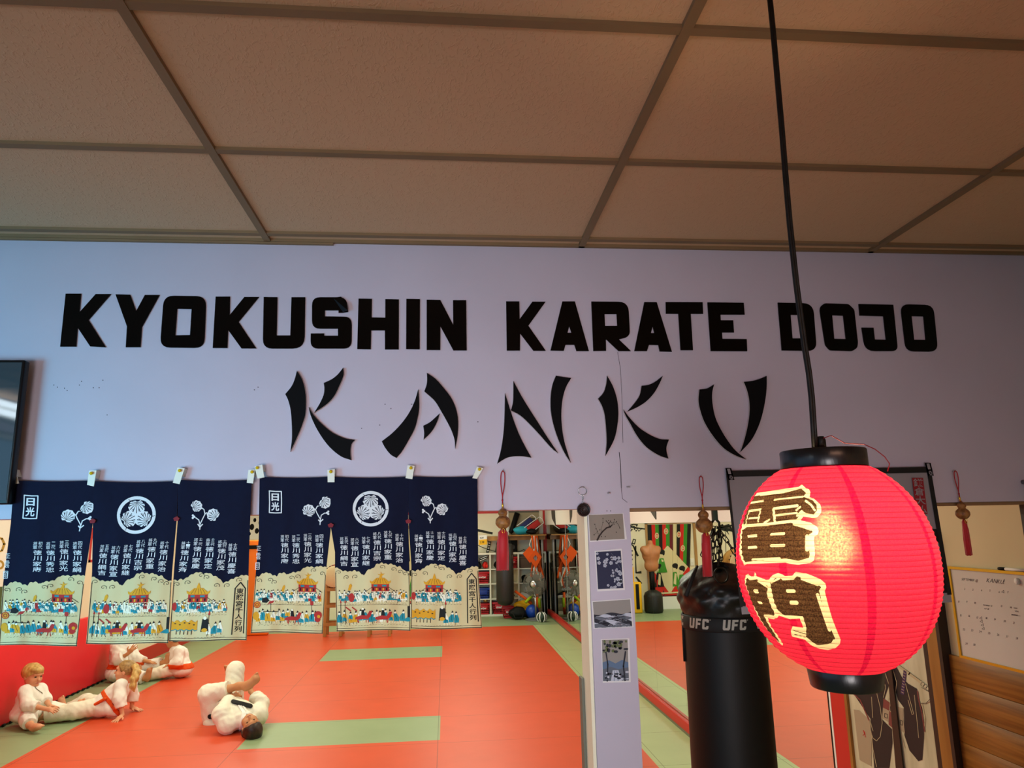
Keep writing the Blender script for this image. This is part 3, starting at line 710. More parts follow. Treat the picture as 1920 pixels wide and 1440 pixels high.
for (G, ox, oy, sd, dp, where) in ((N1, 0, 860, 3, 0.024, 'left of the pair, beside the television'), (REF, 440, 860, 5, 0.024, 'right of the pair, beside a gourd charm')):
    c0 = onY(ox + 700 / 4, oy + 180 / 4, YW - dp)
    t = thing('noren_curtain', 'navy and cream printed cloth curtain with crest, %s' % where, 'curtain', c0, 'printed curtains hung on the partition wall')
    for k in range(3):
        mb, S = noren_panel(k, G[k], ox, oy, sd, dp); pn = mb.build('cloth_panel', t)
        if k < 2:
            q = (500 if G is REF else 468) if k == 0 else (470 if G is REF else 452); p = G[k]['r'](q)
            mb = MB(); cc_ = onY(ox + p / 4, oy + q / 4, YW - dp - 0.008); r = 0.0085
            pts = [(r * math.sin(2 * math.pi * i / 5), r * math.cos(2 * math.pi * i / 5)) for i in range(5)]
            mb.prism([pts], lambda x, y, h: (cc_[0] + x * 1.3, cc_[1] - h, cc_[2] + y), 0, 0.004, I_knot); mb.build('knot', pn)

# pinned paper tags
M_tag = mat('tag_paper', '#dfe0d4', 0.7); M_pin = mat('brass_pin', '#d8b400', 0.3, spec=0.6)
TAGS = [((0, 860), [(100,95),(150,85),(180,190),(115,195)], (132,108), 'leftmost, next to the television'),
        ((0, 860), [(700,95),(755,92),(735,212),(685,200)], (722,115), 'between the first two panels of the left curtain'),
        ((0, 860), [(1355,72),(1408,78),(1370,195),(1320,185)], (1375,95), 'above the leaf sprig of the left curtain'),
        ((440, 860), [(120,90),(168,85),(155,190),(108,185)], (150,105), 'at the right end of the left curtain'),
        ((440, 860), [(168,65),(225,50),(240,145),(190,155)], (190,75), 'at the left end of the right curtain'),
        ((440, 860), [(705,90),(760,83),(758,180),(708,180)], (732,103), 'between the first two panels of the right curtain'),
        ((440, 860), [(1300,55),(1352,58),(1335,158),(1285,150)], (1325,75), 'above the right leaf sprig of the right curtain'),
        ((440, 860), [(1815,65),(1862,75),(1815,155),(1780,150)], (1832,85), 'at the far right end of the right curtain')]
for i, ((ox, oy), q, pn, where) in enumerate(TAGS):
    def tf(x, y, h): p = onY(ox + x / 4, oy + y / 4, YW); return (p[0], YW - h, p[2])
    mb = MB(); mb.prism([q], tf, 0.027 + .004 * (i == 4), 0.031 + .004 * (i == 4), M_tag); mb.prism([[q[0], q[1], ((q[1][0] + q[2][0]) / 2, (q[1][1] + q[2][1]) / 2), ((q[0][0] + q[3][0]) / 2, (q[0][1] + q[3][1]) / 2)]], tf, 0.0005, 0.027, M_tag)
    o = tag(mb.build('paper_tag'), 'white folded paper tag with brass pushpin, %s' % where, 'tag', 'paper tags holding the curtains')
    c = tf(pn[0], pn[1], 0.031 + .004 * (i == 4)); mb = MB()
    mb.lathe([(0.0012, 0), (0.0012, 0.004), (0.006, 0.005), (0.005, 0.009), (0.0, 0.0105)], M_pin, 12, T=lambda p: (c[0] + p[0], c[1] - p[2], c[2] + p[1])); mb.build('pushpin', o)

# ------------------------------------------------------------------ gourd charms
M_cord = mat('red_cord', '#a3101c', 0.7); M_gourd = mat('gourd', '#a4703a', 0.5, vary=0.35, vscale=60, vcol='#5e3416'); M_gold = mat('gold_bead', '#d9b13a', 0.3, metal=0.8)
M_tass = mat('red_tassel', '#b3101c', 0.6, sheen=0.3)
def charm(label, top, loopb, g1, g2, t0, t1, tw, dep=0.018):
    C_ = lambda p, d=dep: np.array(onY(p[0], p[1], YW - d))
    A = C_(top); t = thing('gourd_charm', label, 'charm', A, 'gourd charms hung on the partition wall')
    B = C_(loopb); mb = MB(); w = 0.009
    side = []
    for s_ in (-1, 1):
        side.append([A + np.array([0, 0, .002]) if False else A + (B - A) * f + np.array([s_ * w * math.sin(math.pi * min(1, f * 1.05 + .12)) ** .7 * (1 - .5 * f), 0, 0]) for f in np.linspace(0, 1, 12)])
    mb.tube([A] + side[0][1:], 0.0019, M_cord, 8); mb.tube([A] + side[1][1:], 0.0019, M_cord, 8)
    G1, G2 = C_(g1), C_(g2); sc = np.linalg.norm(G2 - G1)
    mb.tube([B, G1 + np.array([0, 0, sc * .6])], 0.0022, M_cord, 8); mb.ball(B, 0.0035, M_cord, 8); mb.build('cord', t)
    mb = MB(); bd = B * .65 + G1 * .35; mb.lathe([(.002, -.006), (.0035, -.004), (.0035, .004), (.002, .006)], M_gold, 10, c=bd); mb.ball(G1 + np.array([0, 0, sc * .95]), .0032, M_gold, 8); mb.build('bead', t)
    R2 = sc * 0.95; prof_ = [(0, -R2 * .88), (R2 * .5, -R2 * .8), (R2 * .92, -R2 * .35), (R2, 0), (R2 * .9, R2 * .4), (R2 * .58, R2 * .72), (R2 * .5, R2 * .85), (R2 * .62, R2 * 1.1), (R2 * .6, R2 * 1.35), (R2 * .42, R2 * 1.6), (R2 * .2, R2 * 1.75), (R2 * .12, R2 * 1.95), (0, R2 * 1.97)]
    pp = [np.array(p) for p in prof_]; pp = [pp[0]] + pp + [pp[-1]]; prof = []
    for i in range(1, len(pp) - 2):
        for k_ in range(4):
            f = k_ / 4; q0, q1, q2, q3 = pp[i - 1:i + 3]; v_ = .5 * (2 * q1 + (q2 - q0) * f + (2 * q0 - 5 * q1 + 4 * q2 - q3) * f * f + (3 * q1 - q0 - 3 * q2 + q3) * f ** 3); prof.append((max(0.0, v_[0]), v_[1]))
    prof.append(tuple(prof_[-1])); mb = MB(); mb.lathe(prof, M_gourd, 24, c=G2); mb.build('gourd', t)
    T0, T1 = C_(t0), C_(t1); mb = MB(); rnd = random.Random(int(top[0]))
    for i in range(46):
        a = rnd.random() * 6.283; r = math.sqrt(rnd.random())
        dx, dy = math.cos(a) * r * tw / 2, math.sin(a) * r * min(tw / 2, dep * .8)
        ln = 1 - rnd.random() * .03
        pts = [T0 + (T1 - T0) * f * ln + np.array([dx, dy, 0]) * min(1, .25 + f * 2.2) + np.array([rnd.uniform(-1, 1) * .0006, 0, 0]) for f in (0, .12, .3, .6, 1)]
        mb.tube(pts, 0.0017, M_tass, 5)
    mb.tube([T0 + (T1 - T0) * f for f in (0, .1, .3, .97)], [.003, tw * .42, tw * .46, tw * .46], M_tass, 10)
    mb.build('tassel', t)
    mb = MB(); k = [T0 + np.array([math.sin(a) * .0045, -tw * .3 - .004, -.010 - math.cos(a) * .009]) for a in np.linspace(0, 2 * math.pi, 14)[:-1]]
    mb.tube(k, .0009, M_gold, 6, closed=True); mb.build('ring', t)
    mb = MB(); mb.tube([np.array([A[0], YW + .003, A[2] - .002]), A + np.array([0, 0, -.002]), A + np.array([.001, -.004, .003])], .0011, M_steel, 6); mb.build('hook', t)
charm('gourd charm with red tassel hung right of the printed curtains', (943, 882), (942, 938), (943, 964), (943, 979), (943, 990), (943, 1070), .044)
charm('gourd charm with red tassel hung in front of the bag chains', (1314, 892), (1317, 938), (1319, 968), (1320, 985), (1323, 995), (1327, 1082), .038)
charm('gourd charm with thin red tassel at right, above the whiteboard', (1791, 882), (1798, 926), (1802, 950), (1805, 963), (1807, 972), (1817, 1042), .022)

# key ring and small screw eyes
c = onY(1092, 921, YW - .012); t = thing('key_ring', 'dark round medallion on a steel key ring hung at pillar top', 'key ring', c)
mb = MB(); mb.tube([c + np.array([.0155 * math.cos(a), 0.002 * math.sin(a * 2), .0155 * math.sin(a)]) for a in np.linspace(0, 6.283, 25)[:-1]], .0013, M_steel, 6, closed=True); mb.build('split_ring', t)
mb = MB(); 
for i in range(4):
    cc_ = onY(1093, 931 + i * 3.6, YW - .012)
    mb.tube([cc_ + np.array([.0028 * math.cos(a) * (i % 2 * .6 + .4), .0028 * math.cos(a) * (1 - i % 2) * .8, .005 * math.sin(a)]) for a in np.linspace(0, 6.283, 11)[:-1]], .0008, M_steel, 5, closed=True)
mb.build('chain', t)
cc_ = onY(1094, 956, YW - .013); M_med = mat('dark_bronze', '#241412', 0.4, vary=.3, vscale=80); R = .0245
mb = MB(); fnm = lambda p: (cc_[0] + p[0], cc_[1] - p[2], cc_[2] + p[1])
mb.lathe([(0, 0), (R, 0), (R, .006), (R * .86, .0075), (R * .82, .005), (0, .005)], M_med, 32, T=fnm)
for k in range(7):
    a = k * .9; pts = [fnm((R * (.2 + .1 * i) * math.cos(a + i * .35), R * (.2 + .1 * i) * math.sin(a + i * .35), .0055)) for i in range(7)]
    mb.tube(pts, [.0022 - .0002 * i for i in range(7)], M_med, 6)
mb.build('medallion', t)
for px, py, wh in ((1140, 925, 'upper pillar, left of the other one'), (1176, 914, 'wall beside a plaster crack, right of the other one')):
    cc_ = onY(px, py, YW); mb = MB()
    mb.tube([cc_, cc_ + np.array([0, -.012, 0])], .0014, M_steel, 6); mb.tube([cc_ + np.array([.006 * math.cos(a), -.018 + .006 * math.sin(a), 0]) for a in np.linspace(0, 6.283, 13)[:-1]], .0012, M_steel, 6, closed=True)
    tag(mb.build('screw_eye'), 'small steel screw eye in the %s' % wh, 'screw eye', 'screw eyes in the partition wall')
# nail holes and the crack in the plaster
M_hole = mat('nail_hole', '#2c2830', 0.9); mb = MB(); P = Print(mb, wall_fn)
for px, py in ((121,728),(126,732),(149,722),(153,715),(175,727),(193,713),(186,727),(101,722),(108,726),(477,731),(484,726),(678,803),(712,797),(722,758),(733,766),(896,791),(772,758),(201,778),(1138,958),(1145,958)): P.disc(px, py, 1.0, M_hole, n=8)
P.line([(1158,660),(1163,690),(1166,740),(1167,790),(1168,830)], .7, M_hole); P.line([(1161,848),(1163,868),(1164,890),(1165,915)], 1.3, M_hole); P.line([(1165,915),(1167,935),(1176,942)], .8, M_hole)
o = mb.build('trim_60'); o['kind'] = 'structure'

# ------------------------------------------------------------------ prints on the pillar
def picture(name, label, outer, inner, draw, paper):
    fo = lambda px, py, h: (lambda p: (p[0], YW - h, p[2]))(onY(px, py, YW))
    mb = MB(); mb.prism([outer], fo, .0003, .0016, paper)
    q = [np.array(onY(*p, YW)) for p in inner]
    def S(u, v, h): p = (q[0] * (1 - u) + q[1] * u) * (1 - v) + (q[3] * (1 - u) + q[2] * u) * v; return (p[0], YW - .0017 - h, p[2])
    P = Print(mb, S, .0004, .0003); draw(P)
    return tag(mb.build(name), label, 'print', 'prints on the white pillar')
M_paper = mat('print_paper', '#d9d5d6', 0.6)
K_bg = mat('grey_beige_ink', '#8d8176', .7, vary=.1, vscale=20); K_dk = mat('sepia_ink', '#2a1d18', .7); K_navy = mat('navy_ink', '#10183c', .6); K_wh = mat('pale_blue_ink', '#b9bccb', .7)
K_sky = mat('grey_sky_ink', '#8f8985', .7); K_ink = mat('ink_blue', '#20222f', .7); K_mid = mat('slate_ink', '#5d626e', .7); K_grn = mat('moss_ink', '#5c6440', .7); K_bl = mat('steel_blue_ink', '#5a6f8c', .7)
def d_branch(P):
    P.rect(0, 0, 1, 1, K_bg, 0)
    P.line([(.2, 1), (.27, .83), (.38, .66), (.5, .53), (.6, .5), (.67, .42)], [.05, .05, .045, .05, .06, .03], K_dk, 1)
    for pts, w in (([(.6, .5), (.57, .38), (.63, .28)], .02), ([(.58, .4), (.53, .3), (.5, .27)], .02), ([(.66, .44), (.7, .36), (.78, .33), (.84, .4), (.88, .55)], .012), ([(.7, .36), (.74, .26)], .01),
                   ([(.32, .7), (.36, .5), (.4, .3), (.41, .18)], .007), ([(.25, .8), (.2, .55), (.16, .38)], .007), ([(.3, .76), (.2, .7), (.12, .78)], .008), ([(.36, .68), (.3, .55)], .006)): P.line(pts, w, K_dk, 1)
    rnd = random.Random(2)
    for x, y in ((.41, .15), (.4, .32), (.5, .26), (.57, .25), (.63, .27), (.74, .22), (.8, .3), (.88, .56), (.16, .37), (.12, .78), (.19, .55), (.77, .72), (.44, .87), (.66, .34), (.72, .4), (.29, .6), (.33, .86), (.22, .65)): P.disc(x, y, .016, K_dk, 2, ry=.022, n=7)
def d_blossom(P):
    P.rect(0, 0, 1, 1, K_navy, 0); rnd = random.Random(4)
    spots = [(.08,.18,.07),(.1,.3,.07),(.35,.28,.09),(.33,.38,.07),(.42,.22,.06),(.45,.08,.05),(.05,.05,.05)] + [(rnd.uniform(.55, .95), rnd.uniform(.12, .98), rnd.uniform(.03, .085)) for _ in range(26)] + [(rnd.uniform(.4, .7), rnd.uniform(.88, .98), .05) for _ in range(4)]
    for i, (x, y, r) in enumerate(spots):
        a0 = rnd.random() * 6
        for k in range(5): P.disc(x + r * .6 * math.cos(a0 + k * 1.257), y + r * .42 * math.sin(a0 + k * 1.257), r * .48, K_wh, 1 + i % 3, ry=r * .34, n=9)
        P.disc(x, y, r * .2, K_mid, 5, ry=r * .14, n=7)
    P.line([(.95, .5), (.8, .3), (.68, .12), (.6, .05)], .012, K_mid, 1); P.line([(.9, .95), (.75, .75), (.7, .5)], .012, K_mid, 1)
def d_sea(P):
    P.rect(0, 0, 1, 1, K_sky, 0); rnd = random.Random(6)
    for b in range(7):
        y0 = .48 + .07 * b; m = (K_ink, K_wh, K_mid, K_ink, K_wh, K_ink, K_mid)[b]; ph = b * 1.7
        top = [(i / 30, y0 + (.05 + .008 * b) * math.sin(i * .34 + ph) * (1 if b % 2 else .7)) for i in range(31)]
        P.poly(top + [(1, 1), (0, 1)], m, 1 + b)
        for i in range(7):
            x = rnd.uniform(.05, .9); P.line([(x, y0 + .09), (x + .05, y0 + .075), (x + .1, y0 + .09)], .012, K_wh if m is not K_wh else K_ink, 9)
def d_garden(P):
    P.rect(0, 0, 1, 1, K_sky, 0); rnd = random.Random(8)
    P.poly([(0, .55), (.25, .5), (.5, .58), (.75, .5), (1, .56), (1, .75), (0, .75)], K_bl, 1); P.poly([(0, .72), (.3, .66), (.6, .72), (1, .68), (1, 1), (0, 1)], K_mid, 2)
    for i in range(34): P.disc(rnd.random() * .9 + .05, rnd.uniform(.03, .3), rnd.uniform(.04, .1), rnd.choice((K_grn, K_grn, K_ink)), 3 + i % 3, ry=rnd.uniform(.02, .05), n=9)
    P.line([(.16, 1), (.2, .6), (.14, .3)], .05, K_ink, 4); P.line([(.85, 1), (.8, .65), (.9, .3)], .06, K_ink, 4)
    for i in range(26): P.disc(rnd.random() * .9 + .05, rnd.uniform(.78, .97), rnd.uniform(.03, .08), rnd.choice((K_wh, K_ink, K_mid)), 7 + i % 3, ry=rnd.uniform(.015, .03), n=8)
    P.poly([(.38, .74), (.6, .74), (.72, 1), (.3, 1)], K_wh, 6); P.line([(.45, .76), (.42, 1)], .02, K_bl, 7); P.line([(.54, .76), (.58, 1)], .02, K_bl, 7)
z = lambda pts, ox, oy, s: [(ox + a / s, oy + b / s) for a, b in pts]
picture('branch_print', 'beige print of a dark plum branch, topmost on the white pillar', z([(15, 178), (820, 148), (905, 735), (68, 795)], 1100, 950, 12), z([(42, 188), (808, 158), (853, 726), (78, 765)], 1100, 950, 12), d_branch, M_paper)
picture('blossom_print', 'navy print of white blossoms, second from top on white pillar', z([(138, 515), (418, 490), (452, 920), (165, 935)], 1090, 940, 5.538), z([(150, 525), (408, 512), (435, 900), (172, 912)], 1090, 940, 5.538), d_blossom, M_paper)
picture('sea_print', 'grey print of dark rolling waves, third from top on pillar', z([(108, 1035), (515, 1008), (540, 1305), (125, 1322)], 1090, 940, 5.538), z([(118, 1045), (505, 1018), (525, 1298), (138, 1315)], 1090, 940, 5.538), d_sea, M_paper)
picture('landscape_print', 'green and grey landscape print, lowest on the white pillar', z([(200, 668), (605, 655), (625, 1280), (228, 1290)], 1100, 1110, 7.579), z([(215, 680), (580, 672), (598, 1255), (230, 1265)], 1100, 1110, 7.579), d_garden, M_paper)

# ------------------------------------------------------------------ television at the left edge
t = thing('television', 'black flat television on the lavender wall at far left', 'television', (-2.05, YW - .06, 2.47))
TVX = onY(37, 760, YW - .07)[0]
mb = MB(); mb.rbox(-2.45, TVX, YW - .07, YW - .036, 2.222, 2.722, mat('tv_plastic', '#08080a', .4, spec=.25), .006); mb.build('case', t)
mb = MB(); mb.box(-2.43, TVX - .008, YW - .0715, YW - .0702, 2.236, 2.712, mat('tv_screen', '#333e44', .04, spec=.7)); mb.build('screen', t)  # screen base colour lightened to carry reflected daylight
mb = MB(); mb.box(-2.2, -1.8, YW - .035, YW - .0005, 2.35, 2.6, M_steel); mb.build('bracket', t)

# tube lamp on the left wall of the near room, mirrored in the screen
t = thing('tube_lamp', 'white twin tube lamp high on the left wall of the near room', 'lamp', (-3.58, -1.1, 3.12))
mb = MB(); mb.rbox(-3.599, -3.55, -1.75, -.45, 3.05, 3.195, M_white, .008); mb.build('batten', t)
em2 = bpy.data.materials.new('lit_tube'); em2.use_nodes = True; em2.node_tree.nodes.clear(); e2 = em2.node_tree.nodes.new('ShaderNodeEmission'); e2.inputs[0].default_value = (.75, .9, 1, 1); e2.inputs[1].default_value = 16
o2 = em2.node_tree.nodes.new('ShaderNodeOutputMaterial'); em2.node_tree.links.new(e2.outputs[0], o2.inputs[0])
for zz in (3.085, 3.155): mb = MB(); mb.tube([(-3.515, -1.7, zz), (-3.515, -.5, zz)], .022, em2, 10); mb.build('tube', t)
# ------------------------------------------------------------------ paper lantern
LX, LY, LZ, LR, LH = 0.636, 1.15, 2.046, 0.1545, 0.160
ltop, lbot = LZ + LH, LZ - LH
def lant_r(z):
    t = max(-1, min(1, z / LH)); a = 0.905 if z > 0 else 0.925; return LR * math.sqrt(max(0, 1 - (a * abs(t)) ** 2.1))
def lant_hit(px, py):
    """first point of the paper on the line of sight, as angle and height about the axis"""
    d = ray(px, py); d = d / np.linalg.norm(d); o = CAM - np.array([LX, LY, LZ]); best = None; bd = 9
    for t in np.arange(0.95, 1.75, 0.002):
        p = o + d * t; g = math.hypot(p[0], p[1]) - lant_r(p[2])
        if g < 0: best = p; break
        if g < bd: bd = g; alt = p
    if best is None: best = alt
    return math.atan2(best[1], best[0]), best[2]
TH0 = -2.35         # angle in the middle of the writing
def tosurf(pts, dy=0):
    out = []
    for x, y in pts:
        th, zz = lant_hit(1380 + x / 6.857, 830 + (y + dy) / 6.857)
        out.append(((((th - TH0 + math.pi) % (2 * math.pi)) - math.pi) * LR, zz))
    return out
def sd_poly(P, poly):
    """signed distance (positive inside) of points P to a polygon"""
    poly = np.array(poly); d = np.full(len(P), 9.0); ins = np.zeros(len(P), bool)
    for i in range(len(poly)):
        a, b = poly[i - 1], poly[i]; e = b - a; w = P - a
        t = np.clip((w @ e) / (e @ e + 1e-12), 0, 1); q = w - t[:, None] * e; d = np.minimum(d, np.sqrt((q ** 2).sum(1)))
        c = ((a[1] > P[:, 1]) != (b[1] > P[:, 1])) & (P[:, 0] < (b[0] - a[0]) * (P[:, 1] - a[1]) / (b[1] - a[1] + 1e-12) + a[0]); ins ^= c
    return np.where(ins, d, -d)
def sd_line(P, pts, w):
    d = np.full(len(P), 9.0)
    for a, b in zip(pts[:-1], pts[1:]):
        a, b = np.array(a), np.array(b); e = b - a; v = P - a; t = np.clip((v @ e) / (e @ e + 1e-12), 0, 1); q = v - t[:, None] * e
        d = np.minimum(d, np.sqrt((q ** 2).sum(1)))
    return w / 2 - d
Y2 = 1371
CRM = [(0, [(70,1080),(85,940),(130,800),(185,700),(235,655),(430,625),(800,570),(848,538),(890,580),(940,600),(955,640),(945,700),(1000,720),(1080,790),(1098,850),(1090,910),(1040,960),(980,965),(860,950),(835,1000),(880,1010),(960,1030),(1040,1080),(1065,1130),(1050,1180),(1000,1210),(1005,1300),(1015,1430),(1005,1510),(960,1545),(800,1570),(700,1560),(640,1540),(140,1560),(110,1580),(75,1520),(35,1400),(55,1250),(40,1180)]),
       (Y2, [(105,430),(115,340),(155,315),(190,350),(232,350),(235,290),(275,350),(380,395),(420,390),(470,330),(540,305),(600,325),(620,345),(720,340),(770,290),(900,310),(1080,380),(1150,440),(1160,490),(1140,540),(1180,700),(1240,900),(1310,1080),(1345,1160),(1335,1220),(1280,1270),(1180,1295),(1080,1280),(960,1230),(890,1165),(720,1120),(700,1060),(725,990),(870,1010),(850,960),(820,890),(690,900),(600,870),(545,850),(530,880),(480,900),(400,880),(450,1000),(530,1110),(600,1210),(595,1240),(560,1215),(480,1120),(400,1040),(320,930),(250,800),(190,650),(140,520)])]
DRK = [(0, [(85,1040),(100,940),(140,830),(165,780),(200,700),(330,672),(640,640),(840,590),(905,648),(865,692),(985,740),(1035,800),(1040,870),(1000,925),(900,905),(840,870),(800,950),(780,985),(680,1015),(400,1045),(250,1050),(95,1055)]),
       (0, [(75,1130),(130,1085),(400,1070),(680,1020),(800,1060),(960,1110),(990,1150),(940,1180),(945,1440),(940,1480),(800,1520),(700,1500),(640,1490),(160,1530),(110,1540),(70,1440),(65,1250)]),
       (Y2, [(120,440),(140,365),(180,400),(265,385),(410,470),(400,560),(440,680),(500,830),(480,855),(420,840),(350,840),(400,950),(480,1070),(560,1200),(500,1150),(420,1060),(330,930),(260,800),(200,680),(150,540)]),
       (Y2, [(435,430),(500,370),(570,370),(600,400),(740,390),(780,345),(840,365),(1080,470),(1095,490),(1065,530),(1130,760),(1210,1000),(1275,1150),(1230,1200),(1130,1240),(1040,1230),(950,1170),(905,1130),(905,1000),(860,860),(720,850),(620,850),(540,790),(490,690),(460,560)])]
HIL = [(0, [(165,780),(350,748)], 25), (0, [(490,735),(860,695)], 22), (0, [(310,680),(615,640)], 16), (0, [(118,1045),(163,880),(310,860),(285,1010)], 28), (0, [(160,975),(280,965)], 20),
       (0, [(500,1020),(480,850),(790,810)], 34), (0, [(500,935),(780,905)], 24), (0, [(775,868),(822,828)], 26), (0, [(785,940),(840,880)], 26), (0, [(355,1030),(430,990)], 24), (0, [(895,748),(960,795),(1012,868)], 26),
       (0, [(75,1072),(400,1050),(700,1010),(820,1000)], 34), (0, [(155,1205),(258,1195)], 32), (0, [(448,1180),(612,1170)], 32), (0, [(152,1350),(256,1342)], 32), (0, [(455,1325),(620,1320)], 34),
       (0, [(915,1205),(915,1375)], 44), (0, [(745,1050),(860,1082),(965,1120)], 22), (0, [(205,1503),(560,1485)], 22),
       (Y2, [(235,540),(272,540)], 46), (Y2, [(288,682),(322,686)], 34), (Y2, [(285,412),(398,484)], 22), (Y2, [(402,572),(478,770)], 20), (Y2, [(665,537),(740,537)], 40), (Y2, [(708,687),(775,687)], 46),
       (Y2, [(450,428),(558,372)], 22), (Y2, [(842,382),(1048,458)], 22), (Y2, [(1047,585),(1200,1040)], 36), (Y2, [(1065,1243),(1225,1222),(1258,1168)], 16)]
DLN = [(Y2, [(742,1042),(895,1092)], 12), (Y2, [(742,1088),(895,1132)], 10)]
# mesh of the paper, finer where the writing is
dth = 0.0065; ths = list(np.arange(-0.95, 0.95, dth)); rest = list(np.arange(0.95, 2 * math.pi - 0.95, 0.05)); ths = ths + rest
NR = 41; SUB = 6; zs = [(-LH + 2 * LH * j / (NR * SUB)) for j in range(NR * SUB + 1)]
vs = []; flat = []
for j, zz in enumerate(zs):
    f = (j % SUB) / SUB; sag = 0.0016 * (4 * f * (1 - f))
    for t in ths:
        r = lant_r(zz) - sag; vs.append((r * math.cos(t + TH0), r * math.sin(t + TH0), zz)); flat.append(((t if t < math.pi else t - 2 * math.pi) * LR, zz))
W = len(ths); fs = [(j * W + i, j * W + (i + 1) % W, (j + 1) * W + (i + 1) % W, (j + 1) * W + i) for j in range(len(zs) - 1) for i in range(W)]
flat = np.array(flat); near = np.abs(flat[:, 0]) < 0.95 * LR
sc_, sd_ = np.full(len(flat), -1.0), np.full(len(flat), -1.0); Pn = flat[near]; PX = 1 / 6.857 * 1.19 / F_PX
def ext(poly):
    # the writing runs on round the side of the lantern that cannot be seen from the front
    x0 = min(p[0] for p in poly); return [(p[0] - (0.03 if p[0] < -0.125 else 0), p[1]) for p in poly]
c_ = np.full(len(Pn), -9.0); d_ = c_.copy(); h_ = c_.copy()
for dy, p in CRM: c_ = np.maximum(c_, sd_poly(Pn, tosurf(p, dy)))
for dy, p in DRK: d_ = np.maximum(d_, sd_poly(Pn, tosurf(p, dy)))
for dy, p, w in HIL: h_ = np.maximum(h_, sd_line(Pn, tosurf(p, dy), w * PX))
d_ = np.minimum(d_, -h_)
for dy, p, w in DLN: d_ = np.maximum(d_, sd_line(Pn, tosurf(p, dy), w * PX))
sc_[near] = c_; sd_[near] = d_
def lantern_paper():
    m = bpy.data.materials.new('lantern_paper'); m.use_nodes = True; nt = m.node_tree; nt.nodes.clear(); N = nt.nodes.new; Lk = nt.links.new
    out = N('ShaderNodeOutputMaterial')
    def mth(op, *a):
        n = N('ShaderNodeMath'); n.operation = op
        for i, q in enumerate(a):
            if isinstance(q, (int, float)): n.inputs[i].default_value = q
            else: Lk(q, n.inputs[i])
        return n.outputs[0]
    def mix(f, a, b, mode='MIX'):
        n = N('ShaderNodeMix'); n.data_type = 'RGBA'; n.blend_type = mode
        for k, q in (('Factor', f), ('A', a), ('B', b)):
            if isinstance(q, tuple): n.inputs[k].default_value = (*q, 1)
            elif isinstance(q, (int, float)): n.inputs[k].default_value = q
            else: Lk(q, n.inputs[k])
        return n.outputs['Result']
    def at(nm): n = N('ShaderNodeAttribute'); n.attribute_name = nm; return n.outputs['Fac']
    tc = N('ShaderNodeTexCoord'); sp = N('ShaderNodeSeparateXYZ'); Lk(tc.outputs['Object'], sp.inputs[0])
    cream = mth('GREATER_THAN', at('cream'), 0.0); dark = mth('GREATER_THAN', at('dark'), 0.0)
    th = mth('ARCTAN2', sp.outputs[1], sp.outputs[0])
    # eight pasted joints of the paper
    f = mth('ABSOLUTE', mth('SUBTRACT', mth('FRACT', mth('DIVIDE', mth('ADD', th, 10.0 + 0.02), math.pi / 4)), 0.5)); joint = mth('LESS_THAN', f, 0.052)
    rib = mth('ABSOLUTE', mth('SUBTRACT', mth('FRACT', mth('DIVIDE', mth('ADD', sp.outputs[2], LH), 2 * LH / NR)), 0.5)); rib = mth('GREATER_THAN', rib, 0.45)
    n1 = N('ShaderNodeTexNoise'); n1.inputs['Scale'].default_value = 480; n1.inputs['Detail'].default_value = 4; Lk(tc.outputs['Object'], n1.inputs['Vector'])
    fib = N('ShaderNodeMapRange'); fib.inputs[1].default_value = 0.35; fib.inputs[2].default_value = 0.68; Lk(n1.outputs[0], fib.inputs[0])
    red = mix(joint, (0.29, 0.0085, 0.030), (0.20, 0.0004, 0.021))
    red = mix(mth('MULTIPLY', fib.outputs[0], 0.35), red, (0.28, 0.018, 0.027))
    bro = mix(fib.outputs[0], (0.010, 0.005, 0.003), (0.045, 0.024, 0.012))
    col = mix(dark, mix(cream, red, (0.30, 0.255, 0.165)), bro)
    col = mix(mth('MULTIPLY', rib, 0.85), col, (0.33, 0.15, 0.2), 'MULTIPLY')
    tr = N('ShaderNodeBsdfTranslucent'); Lk(col, tr.inputs[0])
    df = N('ShaderNodeBsdfDiffuse'); Lk(mix(0.5, col, (0.02, 0.01, 0.01)), df.inputs[0])
    gl = N('ShaderNodeBsdfRefraction'); gl.inputs['Roughness'].default_value = 0.8; gl.inputs['IOR'].default_value = 1.12
    gcol = mix(dark, mix(cream, (1.0, 0.42, 0.22), (1.0, 0.8, 0.5)), (0.35, 0.2, 0.08))
    gcol = mix(joint, gcol, (0.6, 0.01, 0.04)); Lk(gcol, gl.inputs[0])
    m1 = N('ShaderNodeMixShader'); m1.inputs[0].default_value = 0.35; Lk(tr.outputs[0], m1.inputs[1]); Lk(df.outputs[0], m1.inputs[2])
    m2 = N('ShaderNodeMixShader'); Lk(mth('MULTIPLY', mth('ADD', fib.outputs[0], 0.25), 0.016), m2.inputs[0]); Lk(m1.outputs[0], m2.inputs[1]); Lk(gl.outputs[0], m2.inputs[2])
    Lk(m2.outputs[0], out.inputs[0]); return m
M_lpaper = lantern_paper()
lt = thing('paper_lantern', 'glowing red paper lantern with big black writing on a black cord', 'lantern', (LX, LY, LZ))
mb = MB(); mb.add(vs, fs, M_lpaper, True); o = mb.build('paper_shade'); o.parent = lt; o.data.materials[0] = M_lpaper
for nm, arr in (('cream', sc_), ('dark', sd_)):
    a = o.data.attributes.new(nm, 'FLOAT', 'POINT'); a.data.foreach_set('value', arr.astype(np.float32))
M_lring = mat('black_lacquer', '#08080a', 0.28, spec=0.5, vary=0.3, vscale=30, vcol='#101216', bump=0.08, bscale=60, stretch=(1, 1, 0.25))
